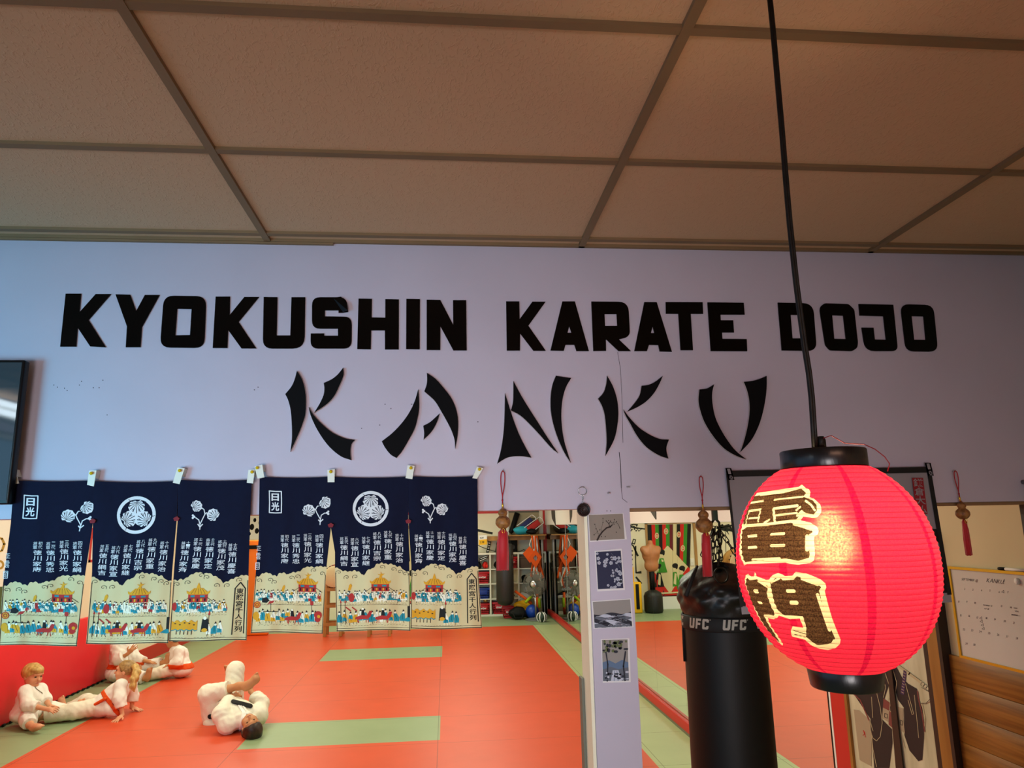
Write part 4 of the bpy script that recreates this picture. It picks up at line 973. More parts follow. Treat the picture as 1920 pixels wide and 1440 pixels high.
mb = MB(); mb.lathe([(.0665, ltop - .010), (.0685, ltop - .008), (.0685, ltop + .026), (.0670, ltop + .028), (.0635, ltop + .028), (.0630, ltop - .010), (.0665, ltop - .010)], M_lring, 64, c=(LX, LY, 0)); mb.build('top_rim', lt)
mb = MB(); mb.lathe([(.0570, lbot + .008), (.0585, lbot + .006), (.0540, lbot - .027), (.0525, lbot - .029), (.049, lbot - .029), (.053, lbot + .008), (.0570, lbot + .008)], M_lring, 64, c=(LX, LY, 0)); mb.build('bottom_rim', lt)
M_cable = mat('black_cable', '#070708', 0.5, spec=.25, vary=0.4, vscale=50, vcol='#171412')
cable_px = [(1443, 0), (1449, 60), (1457, 150), (1465, 240), (1473, 340), (1480, 420), (1492, 530), (1501, 600), (1508, 650), (1516, 700), (1521, 745), (1524, 790), (1527, 838)]
cp = [onY(x, y, LY) for x, y in cable_px]; cp.append(np.array([LX, LY, ltop + .012])); cp = [np.array([cp[0][0], LY, ZC + .01])] + cp
mb = MB(); mb.tube(cp, .0046, M_cable, 10)
for k in (-1, 1): mb.tube([p + np.array([.0022 * k, -.0022, 0]) for p in cp[1:-1]], .0031, M_cable, 8)
mb.build('cord', lt)
mb = MB(); mb.lathe([(.0, ZC - .016), (.03, ZC - .014), (.042, ZC - .006), (.044, ZC + .005)], M_cable, 24, c=(cp[0][0], LY, 0)); mb.build('ceiling_cap', lt)
mb = MB(); mb.lathe([(.006, ltop + .030), (.0075, ltop + .028), (.0075, ltop + .046), (.005, ltop + .052)], M_cable, 16, c=(LX, LY, 0)); mb.lathe([(.013, ltop - .03), (.016, ltop - .028), (.016, ltop + .022), (.010, ltop + .03)], M_cable, 20, c=(LX, LY, 0))
for k in range(2): mb.tube([(LX - .067 * math.cos(k * 1.57), LY - .067 * math.sin(k * 1.57), ltop + .024), (LX + .067 * math.cos(k * 1.57), LY + .067 * math.sin(k * 1.57), ltop + .024)], .0015, M_cable, 6)
mb.build('lamp_holder', lt)
mb = MB(); M_wire = mat('red_wire', '#7d0f18', 0.5)
a = np.array([LX, LY, 0]); mb.tube([a + p for p in (np.array([.000, -.008, ltop + .048]), np.array([.012, -.012, ltop + .052]), np.array([.03, -.02, ltop + .038]), np.array([.055, -.035, ltop + .034]), np.array([.066, -.045, ltop + .025]), np.array([.078, -.05, ltop + .012]), np.array([.084, -.052, ltop + .0]), np.array([.080, -.05, ltop - .012]))], .0009, M_wire, 6); mb.build('wire', lt)
# the bulb
BZ = LZ + 0.032
em = bpy.data.materials.new('lit_bulb'); em.use_nodes = True; em.node_tree.nodes.clear(); e_ = em.node_tree.nodes.new('ShaderNodeEmission'); e_.inputs[0].default_value = (1, .78, .45, 1); e_.inputs[1].default_value = 210
oo = em.node_tree.nodes.new('ShaderNodeOutputMaterial'); em.node_tree.links.new(e_.outputs[0], oo.inputs[0])
mb = MB(); mb.lathe([(0, -.036), (.015, -.033), (.026, -.02), (.030, 0), (.026, .018), (.016, .035), (.013, .05)], em, 24, c=(LX, LY, BZ)); bulb_mb = mb
mb = MB(); mb.tube([(LX, LY, BZ + .05), (LX, LY, ltop - .028)], .012, M_cable, 12); sk = mb.build('socket', lt); bulb_mb.build('bulb', sk)

# ------------------------------------------------------------------ banner behind the lantern
I_bw = mat('banner_cloth', '#8f878c', .7, vary=.06, vscale=4); I_bk = mat('banner_black', '#0a080a', .55); I_seal = mat('seal_red', '#8a1420', .7)
M_hem = mat('black_tape', '#08080a', .6)
t = thing('cloth_banner', 'grey and black hanging banner with red seal behind the lantern', 'banner', onY(1360, 880, YW - .014))
BQ = [np.array(onY(*p, YW - .014)) for p in ((1363, 888), (1743, 880), (1784, 1129), (1391, 1152))]
def SB(u, v, h):
    p = (BQ[0] * (1 - u) + BQ[1] * u) * (1 - v) + (BQ[3] * (1 - u) + BQ[2] * u) * v; return (p[0], p[1] - h - .003 * math.sin(u * 9) * v, p[2])
mb = MB(); mb.grid(lambda u, v: SB(u, 1 - v, 0), 40, 12, I_bw)
P = Print(mb, SB, .0008, .0006)
P.poly([(0.0, .60), (.05, .58), (.12, .5), (.2, .3), (.35, .18), (.6, .16), (.8, .3), (.88, .44), (1, .46), (1, .93), (0, .95)], I_bk, 1)
P.rect(.9, .56, .985, .665, I_bw, 2)
P.rect(0, .945, 1, 1, I_bw, 2)
sq = [np.array(onY(*p, YW - .02)) for p in ((1709.7, 896), (1730.5, 896), (1739, 964), (1718, 964))]
SS = lambda u, v, h: tuple(((sq[0] * (1 - u) + sq[1] * u) * (1 - v) + (sq[3] * (1 - u) + sq[2] * u) * v) + np.array([0, -h, 0]))
P2_ = Print(mb, SS, .0008, .0006); P2_.rect(0, 0, 1, 1, I_seal, 0)
for i, ch in enumerate('鎌倉大仏'): P2_.char(ch, .06, .02 + .245 * i, .88, .225, I_bw, 2, .01)
mb.build('cloth', t)
mb = MB(); P = Print(mb, SB, .002, .0006)
P.rect(-.005, -.02, 1.005, .025, M_hem, 1); P.rect(-.006, 0, .006, .95, M_hem, 2); P.rect(.982, -.03, 1.004, .945, M_hem, 2); mb.build('border_tape', t)
for q, in (([(1360, 878), (1366, 900)],), ([(1734, 868), (1740, 892)],)):
    mb = MB(); x0, y0 = q[0]; x1, y1 = q[1]
    SF = lambda u, v, h: tuple(np.array(onY(x0 + u * 11 + v * (x1 - x0), y0 + v * (y1 - y0), YW - .018 - h)))
    P = Print(mb, SF, 0, .0005); P.rect(0, 0, 1, 1, M_hem, 0); P.rect(.28, .04, .76, .5, I_bw, 1); P.rect(.28, .62, .84, .96, I_bw, 1); P.line([(.3, .64), (.82, .94)], .07, M_hem, 2); P.line([(.82, .64), (.3, .94)], .07, M_hem, 2)
    P.mb.prism([[(0, 0), (1, 0), (1, 1), (0, 1)]], SF, -.004, 0, M_hem); mb.build('hanging_tab', t)

# ------------------------------------------------------------------ heavy bag behind the opening
M_leather = mat('black_leather', '#080706', .55, spec=.28, bump=.12, bscale=14); M_leather2 = mat('wrinkled_leather', '#0e0d0c', .42, spec=.4, bump=.6, bscale=11)
M_band = mat('black_webbing', '#050505', .7); M_logo = mat('grey_print', '#a8a296', .6); M_chain = mat('dark_chain', '#2b2721', .4, metal=.9)
BY = 3.12; bc = onY(1366, 1300, BY); BX = bc[0]; BR = .173
zt = onY(1352, 1160, BY - BR)[2]; zb0, zb1 = onY(1352, 1186, BY - BR)[2], zt
t = thing('heavy_bag', 'black leather heavy bag hanging on chains beside the lantern', 'punching bag', (BX, BY, 0.35))
mb = MB(); mb.lathe([(0, .35), (.15, .352), (BR, .37), (BR + .003, .7), (BR, 1.2), (BR - .002, zb0 + .01), (BR - .004, zb1)], M_leather, 48, c=(BX, BY, 0)); mb.build('body', t)
# gathered leather top
ztop = onY(1340, 1066, BY)[2] + .01; hh = ztop - zb1
def topf(u, v):
    a = u * 2 * math.pi; r = (BR - .004) * (1 + .07 * math.sin(math.pi * min(1, v * 1.4)) ** 2) * (math.cos(max(0, (v - .5) / .5) * math.pi / 2) ** .55 if v > .5 else 1)
    q_ = math.sin(math.pi * v) ** .7; r *= 1 + (.10 * abs(math.sin(a * 2.5 + 5 * v)) + .06 * abs(math.sin(a * 5.5 - 8 * v + 1)) + .02 * math.sin(a * 13 + 4 * v) - .07) * q_
    zz = zb1 + hh * (v ** .9) * (1 + .10 * math.sin(a * 2 + 2.4) * v) - .02 * math.sin(a * 7) * v * (1 - v)
    return (BX + r * math.cos(a), BY + r * math.sin(a), zz)
mb = MB(); mb.grid(topf, 72, 24, M_leather2); mb.build('top_cover', t)
mb = MB(); mb.lathe([(BR + .001, zb0 - .004), (BR + .004, zb0), (BR + .004, zb1 - .004), (BR + .001, zb1)], M_band, 48, c=(BX, BY, 0)); mb.build('logo_band', t)
mb = MB(); hgt = zb1 - zb0
def SBag(x, y, h): a = -math.pi / 2 - .14 + x / BR; r = BR + .0045 + h; return (BX + r * math.cos(a), BY + r * math.sin(a), zb1 - .006 - y)
P = Print(mb, SBag, .0003, .0003)
def logo(x):
    k = hgt * .76; s = .30 * k
    U = [(x + .16 * k, 0), (x + .40 * k, 0), (x + .30 * k, .72 * k), (x + .34 * k, .78 * k), (x + .46 * k, .78 * k), (x + .50 * k, .72 * k), (x + .62 * k, 0), (x + .86 * k, 0), (x + .74 * k, .85 * k), (x + .62 * k, k), (x + .12 * k, k), (x + .04 * k, .88 * k)]
    F_ = [(x + 1.02 * k, 0), (x + 1.62 * k, 0), (x + 1.58 * k, .22 * k), (x + 1.22 * k, .22 * k), (x + 1.20 * k, .4 * k), (x + 1.50 * k, .4 * k), (x + 1.46 * k, .62 * k), (x + 1.16 * k, .62 * k), (x + 1.08 * k, k), (x + .86 * k, k)]
    C = [(x + 1.84 * k, 0), (x + 2.36 * k, 0), (x + 2.44 * k, .1 * k), (x + 2.40 * k, .32 * k), (x + 2.16 * k, .32 * k), (x + 2.18 * k, .22 * k), (x + 1.98 * k, .22 * k), (x + 1.92 * k, .78 * k), (x + 2.10 * k, .78 * k), (x + 2.13 * k, .66 * k), (x + 2.36 * k, .66 * k), (x + 2.32 * k, .9 * k), (x + 2.2 * k, k), (x + 1.72 * k, k), (x + 1.66 * k, .9 * k), (x + 1.76 * k, .1 * k)]
    for p in (U, F_, C): P.poly(p, M_logo, 0)
    P.ring(x + 2.56 * k, .06 * k, .03 * k, .06 * k, M_logo, 0, 10)
mb0 = mb
for i in range(7):
    mb = MB(); P = Print(mb, SBag, .0003, .0003); logo(-.045 + (i - 3) * .150); mb.build('logo', t)
mb = MB(); rg = onY(1352, 1079, BY - BR * .9)
mb.tube([rg + np.array([.030 * math.cos(a), .004 * math.sin(a), .030 * math.sin(a)]) for a in np.linspace(0, 6.283, 25)[:-1]], .0035, M_chain, 8, closed=True); mb.build('ring', t)
hook = onY(1341, 980, BY)
straps = [((1300, 1078), -.75, (1316, 1042)), ((1396, 1075), .8, (1380, 1040)), ((1330, 1066), .0, (1338, 1050)), ((1365, 1066), .3, (1352, 1050))]
for (sp_, dd, ce) in straps:
    mb = MB(); A = onY(*sp_, BY - .10 if dd < 0 else BY - .04); Bp = onY(*ce, BY - .03)
    d0 = onY(sp_[0] - (14 if dd < 0 else -12 if dd > .5 else 0), 1118, BY - BR * .80)
    mb.tube([d0, A, A * .55 + Bp * .45], [.010, .009, .006], M_band, 6); mb.build('strap', t)
def chain(mbx, pts, ln=.030, r=.0024):
    pts = [np.array(p, float) for p in pts]; seg = []; 
    for a, b in zip(pts[:-1], pts[1:]):
        n = max(1, int(round(np.linalg.norm(b - a) / ln)))
        seg += [(a + (b - a) * i / n, a + (b - a) * (i + 1) / n) for i in range(n)]
    for i, (a, b) in enumerate(seg):
        ax = (b - a); L_ = np.linalg.norm(ax); ax /= L_; s_ = np.cross(ax, [0, 1, 0] if abs(ax[1]) < .9 else [1, 0, 0]); s_ /= np.linalg.norm(s_); q = np.cross(ax, s_)
        w = (s_ if i % 2 == 0 else q) * .0082; c = (a + b) / 2; hl = L_ * .62
        loop = [c + ax * (hl - .0095) * (1 if math.cos(an) >= 0 else -1) + ax * .0095 * math.cos(an) + w * math.sin(an) for an in np.linspace(0, 2 * math.pi, 13)[:-1]]
        mbx.tube(loop, r, M_chain, 6, closed=True)
for (sp_, dd, ce), off in zip(straps, ((-.012, 0), (.014, -.01), (-.004, .02), (.006, -.02))):
    mb = MB(); chain(mb, [onY(*ce, BY - .03), hook + np.array([off[0], off[1], -.03])]); mb.build('chain', t)
mb = MB()
for k, (dx, dy, n) in enumerate(((-7, .01, 66), (6, -.02, 74))):
    p = [onY(1341 + dx * .4, 988, BY + dy), onY(1341 + dx, 988 + n, BY + dy), onY(1345 + dx, 986 + n * .98, BY + dy + .01), onY(1344 + dx, 992, BY + dy + .01)]; chain(mb, p)
mb.build('spare_chain', t)
mb = MB(); mb.tube([hook + np.array([0, 0, -.05]), hook + np.array([.018, 0, -.03]), hook + np.array([.018, 0, 0]), hook + np.array([0, 0, .02])], .006, M_chain, 8); mb.tube([hook + np.array([0, 0, -.05]), hook + np.array([-.018, 0, -.03]), hook + np.array([-.016, 0, .0]), hook + np.array([0, 0, .02])], .006, M_chain, 8)
mb.tube([hook + np.array([0, 0, .01]), np.array([hook[0], hook[1], 3.3])], .014, mat('green_pipe', '#4c5a4c', .5), 12); mb.build('hanger_pipe', t)
mb = MB(); 
for s_ in (0, 1):
    b0 = onY(1281 + s_ * 3, 1125, BY + .02); b1 = onY(1283 + s_ * 3, 1240, BY + .02); mb.tube([b0, (b0 + b1) / 2 + np.array([-.004, 0, 0]), b1], .004, M_band, 6)
mb.build('lace', t)

# ------------------------------------------------------------------ right side: mirror wall end, picture, panelling, whiteboard
def sideS(X):
    return lambda px, py, h: (lambda p: (X - h, p[1], p[2]))(onX(px, py, X))
mb = MB(); mb.box(XR - .03, XR - .0005, 4.46, 4.64, .12, 2.06, M_red); mb.box(XR - .032, XR - .001, 4.64, 4.66, .12, 2.06, M_white); mb.box(XR - .034, XR - .001, 4.66, 4.675, .12, 2.06, M_blackm); struct(mb, 'trim_61')
M_pbg = mat('aged_print_paper', '#d2cdb0', .6, vary=.25, vscale=4, vcol='#b3ad8e', stretch=(1, 3, .6)); M_pine = mat('honey_pine', '#b5823c', .45, vary=.3, vscale=3, vcol='#8c5c22', stretch=(2, 2, .3))
K_robe = mat('robe_ink', '#15131a', .55, vary=.1, vscale=5); K_bel = mat('beige_check_ink', '#a3937a', .6); K_rose = mat('rose_check_ink', '#7a3a36', .6); K_pur = mat('purple_ink', '#3a2050', .6); K_line = mat('fine_line_ink', '#b9ab88', .6)
t = thing('framed_picture', 'tall pine framed picture of a black robed swordsman behind the lantern', 'picture', (XR - .03, 4.0, .45))
YA, YZ_ = 3.59, 4.42
mb = MB(); mb.box(XR - .03, XR - .022, YA, YZ_, .45, 1.95, M_pbg)
SP = sideS(XR - .031); P = Print(mb, lambda x, y, h: SP(1540 + x / 4.234, 1100 + y / 4.234, h), .0004, .0005)
P.poly([(250,842),(400,780),(440,600),(545,600),(562,700),(505,880),(490,960),(480,1050),(560,1130),(565,1240),(540,1440),(420,1440),(390,1050),(330,960)], K_robe, 0)
P.poly([(560,560),(600,640),(640,720),(690,770),(760,810),(772,900),(800,960),(815,1100),(815,1200),(802,1375),(770,1385),(700,1300),(660,1180),(655,960),(610,900),(580,800)], K_robe, 0)
for q, m in (([(495,885),(545,920),(540,985),(490,960)], K_rose), ([(545,920),(585,955),(578,1020),(540,985)], K_bel), ([(490,960),(540,985),(535,1075),(485,1045)], K_bel), ([(540,985),(578,1020),(582,1135),(535,1095)], K_rose), ([(608,955),(652,965),(650,1040),(618,1030)], K_bel), ([(618,1030),(650,1040),(665,1165),(630,1140)], K_bel)): P.poly(q, m, 1)
for q in ([(505,1005),(528,1015),(526,1045),(503,1035)], [(550,950),(568,965),(566,995),(548,980)], [(628,1060),(645,1066),(646,1100),(632,1095)]): P.line(q + [q[0]], 4, K_robe, 2)
P.poly([(655,660),(678,675),(660,860),(630,850)], K_pur, 2)
for i in range(8): P.line([(636 + i * 3, 835 - i * 22), (656 + i * 2, 845 - i * 22)], 5, K_bel, 3)
P.line([(590,610),(700,690),(800,765)], 24, K_line, 1); P.line([(590,600),(800,752)], 3, K_robe, 2)
P.poly([(780,770),(800,750),(850,790),(905,860),(870,880),(865,910),(830,930),(790,925)], M_pbg, 3)
for i in range(5): P.ring(808 + i * 20, 775 + i * 16, 14, 17, K_robe, 4, 12)
P.line([(800,800),(850,830),(900,865)], 4, K_robe, 4); P.line([(785,925),(835,925),(868,890)], 4, K_robe, 4)
for q in ([(765,828),(775,900),(800,1000),(822,1150)], [(250,845),(310,900),(345,980),(380,1060)]): P.line(q, 9, K_rose, 2)
P.line([(800,930),(825,1050),(822,1110)], 8, K_line, 1)
for q in ([(400,875),(410,1040)], [(440,840),(470,960),(485,1080),(470,1190),(440,1225),(410,1200),(395,1150)], [(390,1070),(412,1145)], [(400,1170),(412,1290),(440,1430)], [(500,660),(555,830),(535,900)], [(480,670),(512,800),(495,880)], [(565,640),(600,760),(590,840)], [(670,770),(735,1010),(722,1015),(690,900)], [(740,860),(760,1050),(775,1200)], [(640,1180),(665,1280)]): P.line(q, 4, K_line, 2)
P.poly([(258,975),(300,980),(385,1060),(402,1200),(398,1425),(305,1375)], K_bel, 1)
P.line([(335,1140),(345,1170),(332,1180)], 6, I_red, 2); P.line([(345,1150),(352,1195)], 6, I_red, 2)
mb.build('print', t)
mb = MB(); mb.prism([[(535, 600), (565, 600), (672, 1500), (612, 1500)]], lambda x, y, h: SP(1540 + x / 4.234, 1100 + y / 4.234, h), .004, .012, M_dark); mb.build('divider', t)
mb = MB(); mb.box(XR - .034, XR - .0305, YA - .0, YA + .05, .45, 1.95, M_dark); mb.build('inner_border', t)
mb = MB(); mb.box(XR - .045, XR - .001, YA - .088, YA - .001, .40, 2.0, M_pine); mb.box(XR - .045, XR - .001, YZ_ + .001, YZ_ + .03, .40, 2.0, M_pine); mb.box(XR - .045, XR - .001, YA - .001, YZ_ + .001, 1.951, 2.0, M_pine); mb.box(XR - .045, XR - .001, YA, YZ_, .40, .449, M_pine); mb.build('frame', t)
M_panel = mat('wood_panelling', '#9c682a', .45, vary=.35, vscale=3.0, vcol='#754716', stretch=(6, .8, 22))
mb = MB(); zb = 0.0
for i in range(11):
    z0 = 1.456 - (i + 1) * .132; z1 = 1.456 - i * .132
    mb.rbox(XR - .018, XR - .0005, YI + .0, 3.475, max(0.002, z0 + .001), z1 - .001, M_panel, .0009, 1)
struct(mb, 'trim_62')
mb = MB(); mb.box(XR - .05, XR - .001, 3.476, 3.500, 0, 2.05, M_dark); struct(mb, 'trim_63')
t = thing('whiteboard', 'whiteboard calendar in a gold frame on the wall at right', 'whiteboard', (XR - .01, 3.1, 1.463))
M_wb = mat('board_enamel', '#cfc9c2', .3, vary=.05, vscale=3); M_gf = mat('gold_frame', '#c9a227', .35, metal=.6); K_mk = mat('marker_ink', '#3a3038', .6)
wy0, wy1, wz0, wz1 = 2.82, 3.385, 1.466, 1.868
mb = MB(); mb.box(XR - .012, XR - .0005, wy0, wy1, wz0, wz1, M_wb); SW_ = sideS(XR - .0122)
P = Print(mb, lambda x, y, h: SW_(1780 + x / 7.2, 1060 + y / 7.2, h), .0004, .0003)
P.text('SEPTEMBER @', 165, 200, 44, K_mk, 0, slant=.1, rot=.10, sx=.80); P.text('KANKU', 500, 225, 78, K_mk, 0, slant=.15, rot=.12, sx=.85); P.text('!', 728, 250, 95, K_mk, 0, rot=.12)
rows = [[(200,330,'2'),(310,342,'3'),(425,350,'4'),(540,352,'5'),(665,372,'6'),(782,375,'7')], [(120,502,'8'),(228,505,'9'),(338,520,'10'),(695,562,'13'),(820,580,'14')],
        [(145,688,'15'),(258,696,'16'),(368,718,'17'),(490,725,'18'),(605,742,'19'),(730,765,'20'),(858,788,'21')], [(180,876,'22'),(292,888,'23'),(402,905,'24'),(522,928,'25'),(642,948,'26'),(762,972,'27'),(895,996,'28')], [(215,1068,'29'),(322,1082,'30')]]
for r_ in rows:
    for x, y, s_ in r_: P.text(s_, x, y, 40, K_mk, 0, rot=.14, sx=.8)
for x, y in ((705, 360), (408, 715), (415, 760), (428, 808), (440, 858)): P.line([(x, y), (x + 30, y - 22), (x + 32, y + 14), (x, y)], 4, K_mk, 0)
P.text('seminar 12', 455, 540, 28, K_mk, 0, rot=.14, bold=.02); P.text('w/ all', 470, 590, 26, K_mk, 0, rot=.14, bold=.02); P.text('test', 870, 580, 26, K_mk, 0, rot=.14, bold=.02); P.text('USA', 885, 625, 26, K_mk, 0, rot=.14, bold=.02); P.text('seminar', 838, 668, 26, K_mk, 0, rot=.14, bold=.02); P.line([(838, 672), (960, 684)], 4, K_mk, 0)
mb.build('panel', t)
mb = MB(); fr = .012
mb.box(XR - .018, XR - .0004, wy0, wy1 + fr, wz1, wz1 + fr, M_gf); mb.box(XR - .018, XR - .0004, wy0, wy1 + fr, wz0 - fr, wz0, M_gf); mb.box(XR - .018, XR - .0004, wy1, wy1 + fr, wz0, wz1, M_gf); mb.build('frame', t)
def pt(px, py, X): return np.array(onX(px, py, X))
mz = wz1 + fr + .007
t = thing('marker_pen', 'black capped white marker lying on top of the whiteboard frame', 'marker', (XR - .012, 3.0, mz))
ya, yb_ = onX(1872, 1072, XR - .012)[1], onX(1925, 1074, XR - .012)[1]
mb = MB(); mb.tube([(XR - .010, ya - .042, mz), (XR - .010, yb_, mz)], .0068, M_white, 12); mb.build('barrel', t)
mb = MB(); mb.tube([(XR - .010, ya, mz), (XR - .010, ya - .006, mz), (XR - .010, ya - .042, mz)], [.0055, .0072, .0072], M_blackm, 12); mb.build('cap', t)
c = pt(1906, 1090, XR - .02); mb = MB(); mb.lathe([(.011, 0), (.0115, .003), (.0115, .009), (.009, .012), (0, .0125)], M_white, 20, T=lambda p: (c[0] + .0075 - p[2], c[1] + p[0], c[2] + p[1] * 1.25)); tag(mb.build('magnet'), 'round white magnet at the top right of whiteboard', 'magnet')
c = onY(1920, 918, YW - .001); mb = MB(); mb.tube([c + np.array([0, 0, .03]), c + np.array([-.004, -.03, .025]), c + np.array([-.006, -.04, -.01]), c + np.array([-.014, -.045, -.03]), c + np.array([-.010, -.02, -.035])], [.009, .010, .008, .007, .006], mat('grey_metal', '#77777c', .4, metal=.6), 8); tag(mb.build('wall_hook'), 'grey metal hook at right edge above the whiteboard', 'hook')
# ------------------------------------------------------------------ training room: mirror wall, left wall, back wall
def mirror_mat():
    m = bpy.data.materials.new('mirror_glass'); m.use_nodes = True; nt = m.node_tree; b = nt.nodes['Principled BSDF']
    b.inputs['Metallic'].default_value = 1; b.inputs['Roughness'].default_value = 0.0; b.inputs['Base Color'].default_value = (.90, .93, .87, 1)
    n = nt.nodes.new('ShaderNodeTexNoise'); n.inputs['Scale'].default_value = .5; tc = nt.nodes.new('ShaderNodeTexCoord'); nt.links.new(tc.outputs['Object'], n.inputs['Vector'])
    bp = nt.nodes.new('ShaderNodeBump'); bp.inputs['Strength'].default_value = .02; bp.inputs['Distance'].default_value = .01; nt.links.new(n.outputs[0], bp.inputs['Height'])
    MATS['mirror_glass'] = m; return m
M_mir = mirror_mat(); M_back = mat('mirror_edge', '#8d9a88', .3)
seams = [4.68, 5.66, 6.64, 7.62, 8.66, 9.8, 11.0, 12.3, 13.6, 14.85, 16.6, 17.97]
TW = {9: -0.25, 8: -.1, 4: .03}
for i, (a, b) in enumerate(zip(seams[:-1], seams[1:])):
    mb = MB(); w = (b - a) / 2 - .0015
    mb.add([(-.0045, -w, .14), (-.0045, w, .14), (-.0045, w, 2.11), (-.0045, -w, 2.11)], [(0, 1, 2, 3)][:1], M_mir)
    mb.f[-1] = [0, 3, 2, 1]
    mb.box(-.004, .004, -w, w, .14, 2.11, M_back)
    o = mb.build('wall_mirror'); o.location = (XR - .006 - abs(math.radians(TW.get(i, 0))) * w, (a + b) / 2, 0); o.rotation_euler = (0, 0, math.radians(TW.get(i, 0)))
    tag(o, 'tall frameless mirror panel in the row along the right wall', 'mirror', 'mirror panels along the right wall')
mb = MB(); mb.rbox(XR - .055, XR - .001, 4.5, 17.98, .03, .128, M_red, .006); struct(mb, 'baseboard_right')
mb = MB(); mb.box(XR - .05, XR - .001, 4.5, 17.98, 0, .029, mat('floor_edge', '#6f6a52', .7)); struct(mb, 'trim_64')
mb = MB(); mb.box(XR - .05, XR - .004, YB - .06, YB - .001, 0.13, 2.6, M_red); struct(mb, 'trim_65')
mb = MB(); mb.box(XR - .004, XR - .0005, 4.5, YB - .065, 2.112, 3.29, M_white); struct(mb, 'trim_69')
def side(px, py, h, X=XR): p = onX(px, py, X); return (X - h, p[1], p[2])
for pts, w in (([(1033, 938), (1040, 940), (1042.5, 985), (1036, 972)], 'far left one, near the red corner post'), ([(1068, 935), (1074, 940), (1073, 968), (1070, 980)], 'one near the white pillar'), ([(1212, 930), (1230, 930), (1231.5, 974), (1221, 958)], 'one right of the white pillar')):
    mb = MB(); mb.prism([pts], lambda x, y, h: side(x, y, h), .0045, .016, mat('grey_sign_board', '#3a3a36', .5)); tag(mb.build('sign_stroke'), 'dark pointed sign piece above the mirrors, %s' % w, 'sign', 'sign pieces above the mirrors')

# left wall
zt_ = onX(160, 1157, XL)[2]
t = thing('wall_pad', 'long red vinyl wall pad behind the sitting children', 'pad', (XL + .03, 7.0, .02))
mb = MB(); mb.rbox(XL + .001, XL + .05, 2.9, 11.85, .02, zt_, M_pad, .012)
for i in range(64): mb.rbox(XL + .05, XL + .062, 2.95 + i * .139, 2.95 + i * .139 + .062, .004, .034, M_blackm, .004, 1)
mb.build('cover', t)
mb = MB(); mb.box(XL + .0005, XL + .02, 11.87, YB - .001, .0, .22, M_red); struct(mb, 'baseboard_left')
mb = MB(); mb.box(XL + .0005, XL + .012, 2.9, YB - .001, 2.44, 2.52, M_red); struct(mb, 'trim_66')
I_gold = mat('gold_ink', '#a8842a', .5); I_gr = mat('green_cloth', '#4c5a34', .8)
mb = MB(); mb.box(XL + .0005, XL + .006, 8.2, 9.35, 1.25, 2.3, M_wht2)
P = Print(mb, lambda x, y, h: (lambda p: (XL + .0065 + h, p[1], p[2]))(onX(x, y, XL + .0065)), .0005, .001)
P.line([(-6, 1008), (4, 1010), (8, 1020), (4, 1032), (-4, 1036)], [3, 4, 5, 4, 2], I_gold, 0); P.ring(-1, 1059, 5, 9, I_gold, 0, 20); P.poly([(-40, 1102), (5, 1100), (4, 1150), (-40, 1160)], I_gr, 0)
tag(mb.build('wall_scroll'), 'white wall scroll with gold brush writing at the far left', 'scroll')
mb = MB(); y0 = onX(168, 1020, XL)[1]; mb.box(XL + .0005, XL + .004, y0, y0 + 1.0, 1.72, 2.2, M_white); mb.box(XL + .004, XL + .0055, y0, y0 + .06, 1.72, 2.2, M_red); mb.box(XL + .004, XL + .0055, y0, y0 + 1.0, 1.72, 1.755, M_red)
tag(mb.build('wall_poster'), 'white poster with red border on left wall behind the curtain slit', 'poster')

# back wall
def D(px, py, Y): return np.array(onY(px, py, Y))
def V(px, py, Y):
    p = onY(px, py, Y); return np.array([2 * XR - p[0], p[1], p[2]])
a = D(474, 960, YB - .001); b = D(520, 1010, YB - .001)
mb = MB(); mb.box(a[0] - .1, b[0], YB - .012, YB - .0005, b[2], a[2], M_white); P = Print(mb, lambda x, y, h: (a[0] + x * .6, YB - .0122 - h, a[2] - y * (a[2] - b[2])), .0005, .001)
for x, y, r in ((.0, .55, .09), (.1, .3, .06), (.2, .7, .08), (.35, .4, .1), (-.08, .8, .05)): P.disc(x, y, r, M_blackm, 0, ry=r * 1.3)
tag(mb.build('photo_poster'), 'black and white photo poster above the orange pad', 'poster')
# orange standing pad
c = D(475, 1192, 15.7); zt2 = D(475, 1013, 15.7)[2]
t = thing('kick_pad', 'tall orange foam pad with a black strap between the curtains', 'pad', (c[0], 15.75, 0))
mb = MB(); mb.rbox(c[0] - .26, c[0] + .28, 15.7, 15.86, .003, zt2, mat('orange_vinyl', '#f07818', .5), .03); mb.build('body', t)
mb = MB(); zz = D(475, 1026, 15.7)[2]; mb.rbox(c[0] - .265, c[0] + .285, 15.69, 15.87, zz - .04, zz + .04, M_blackm, .008); mb.build('strap', t)
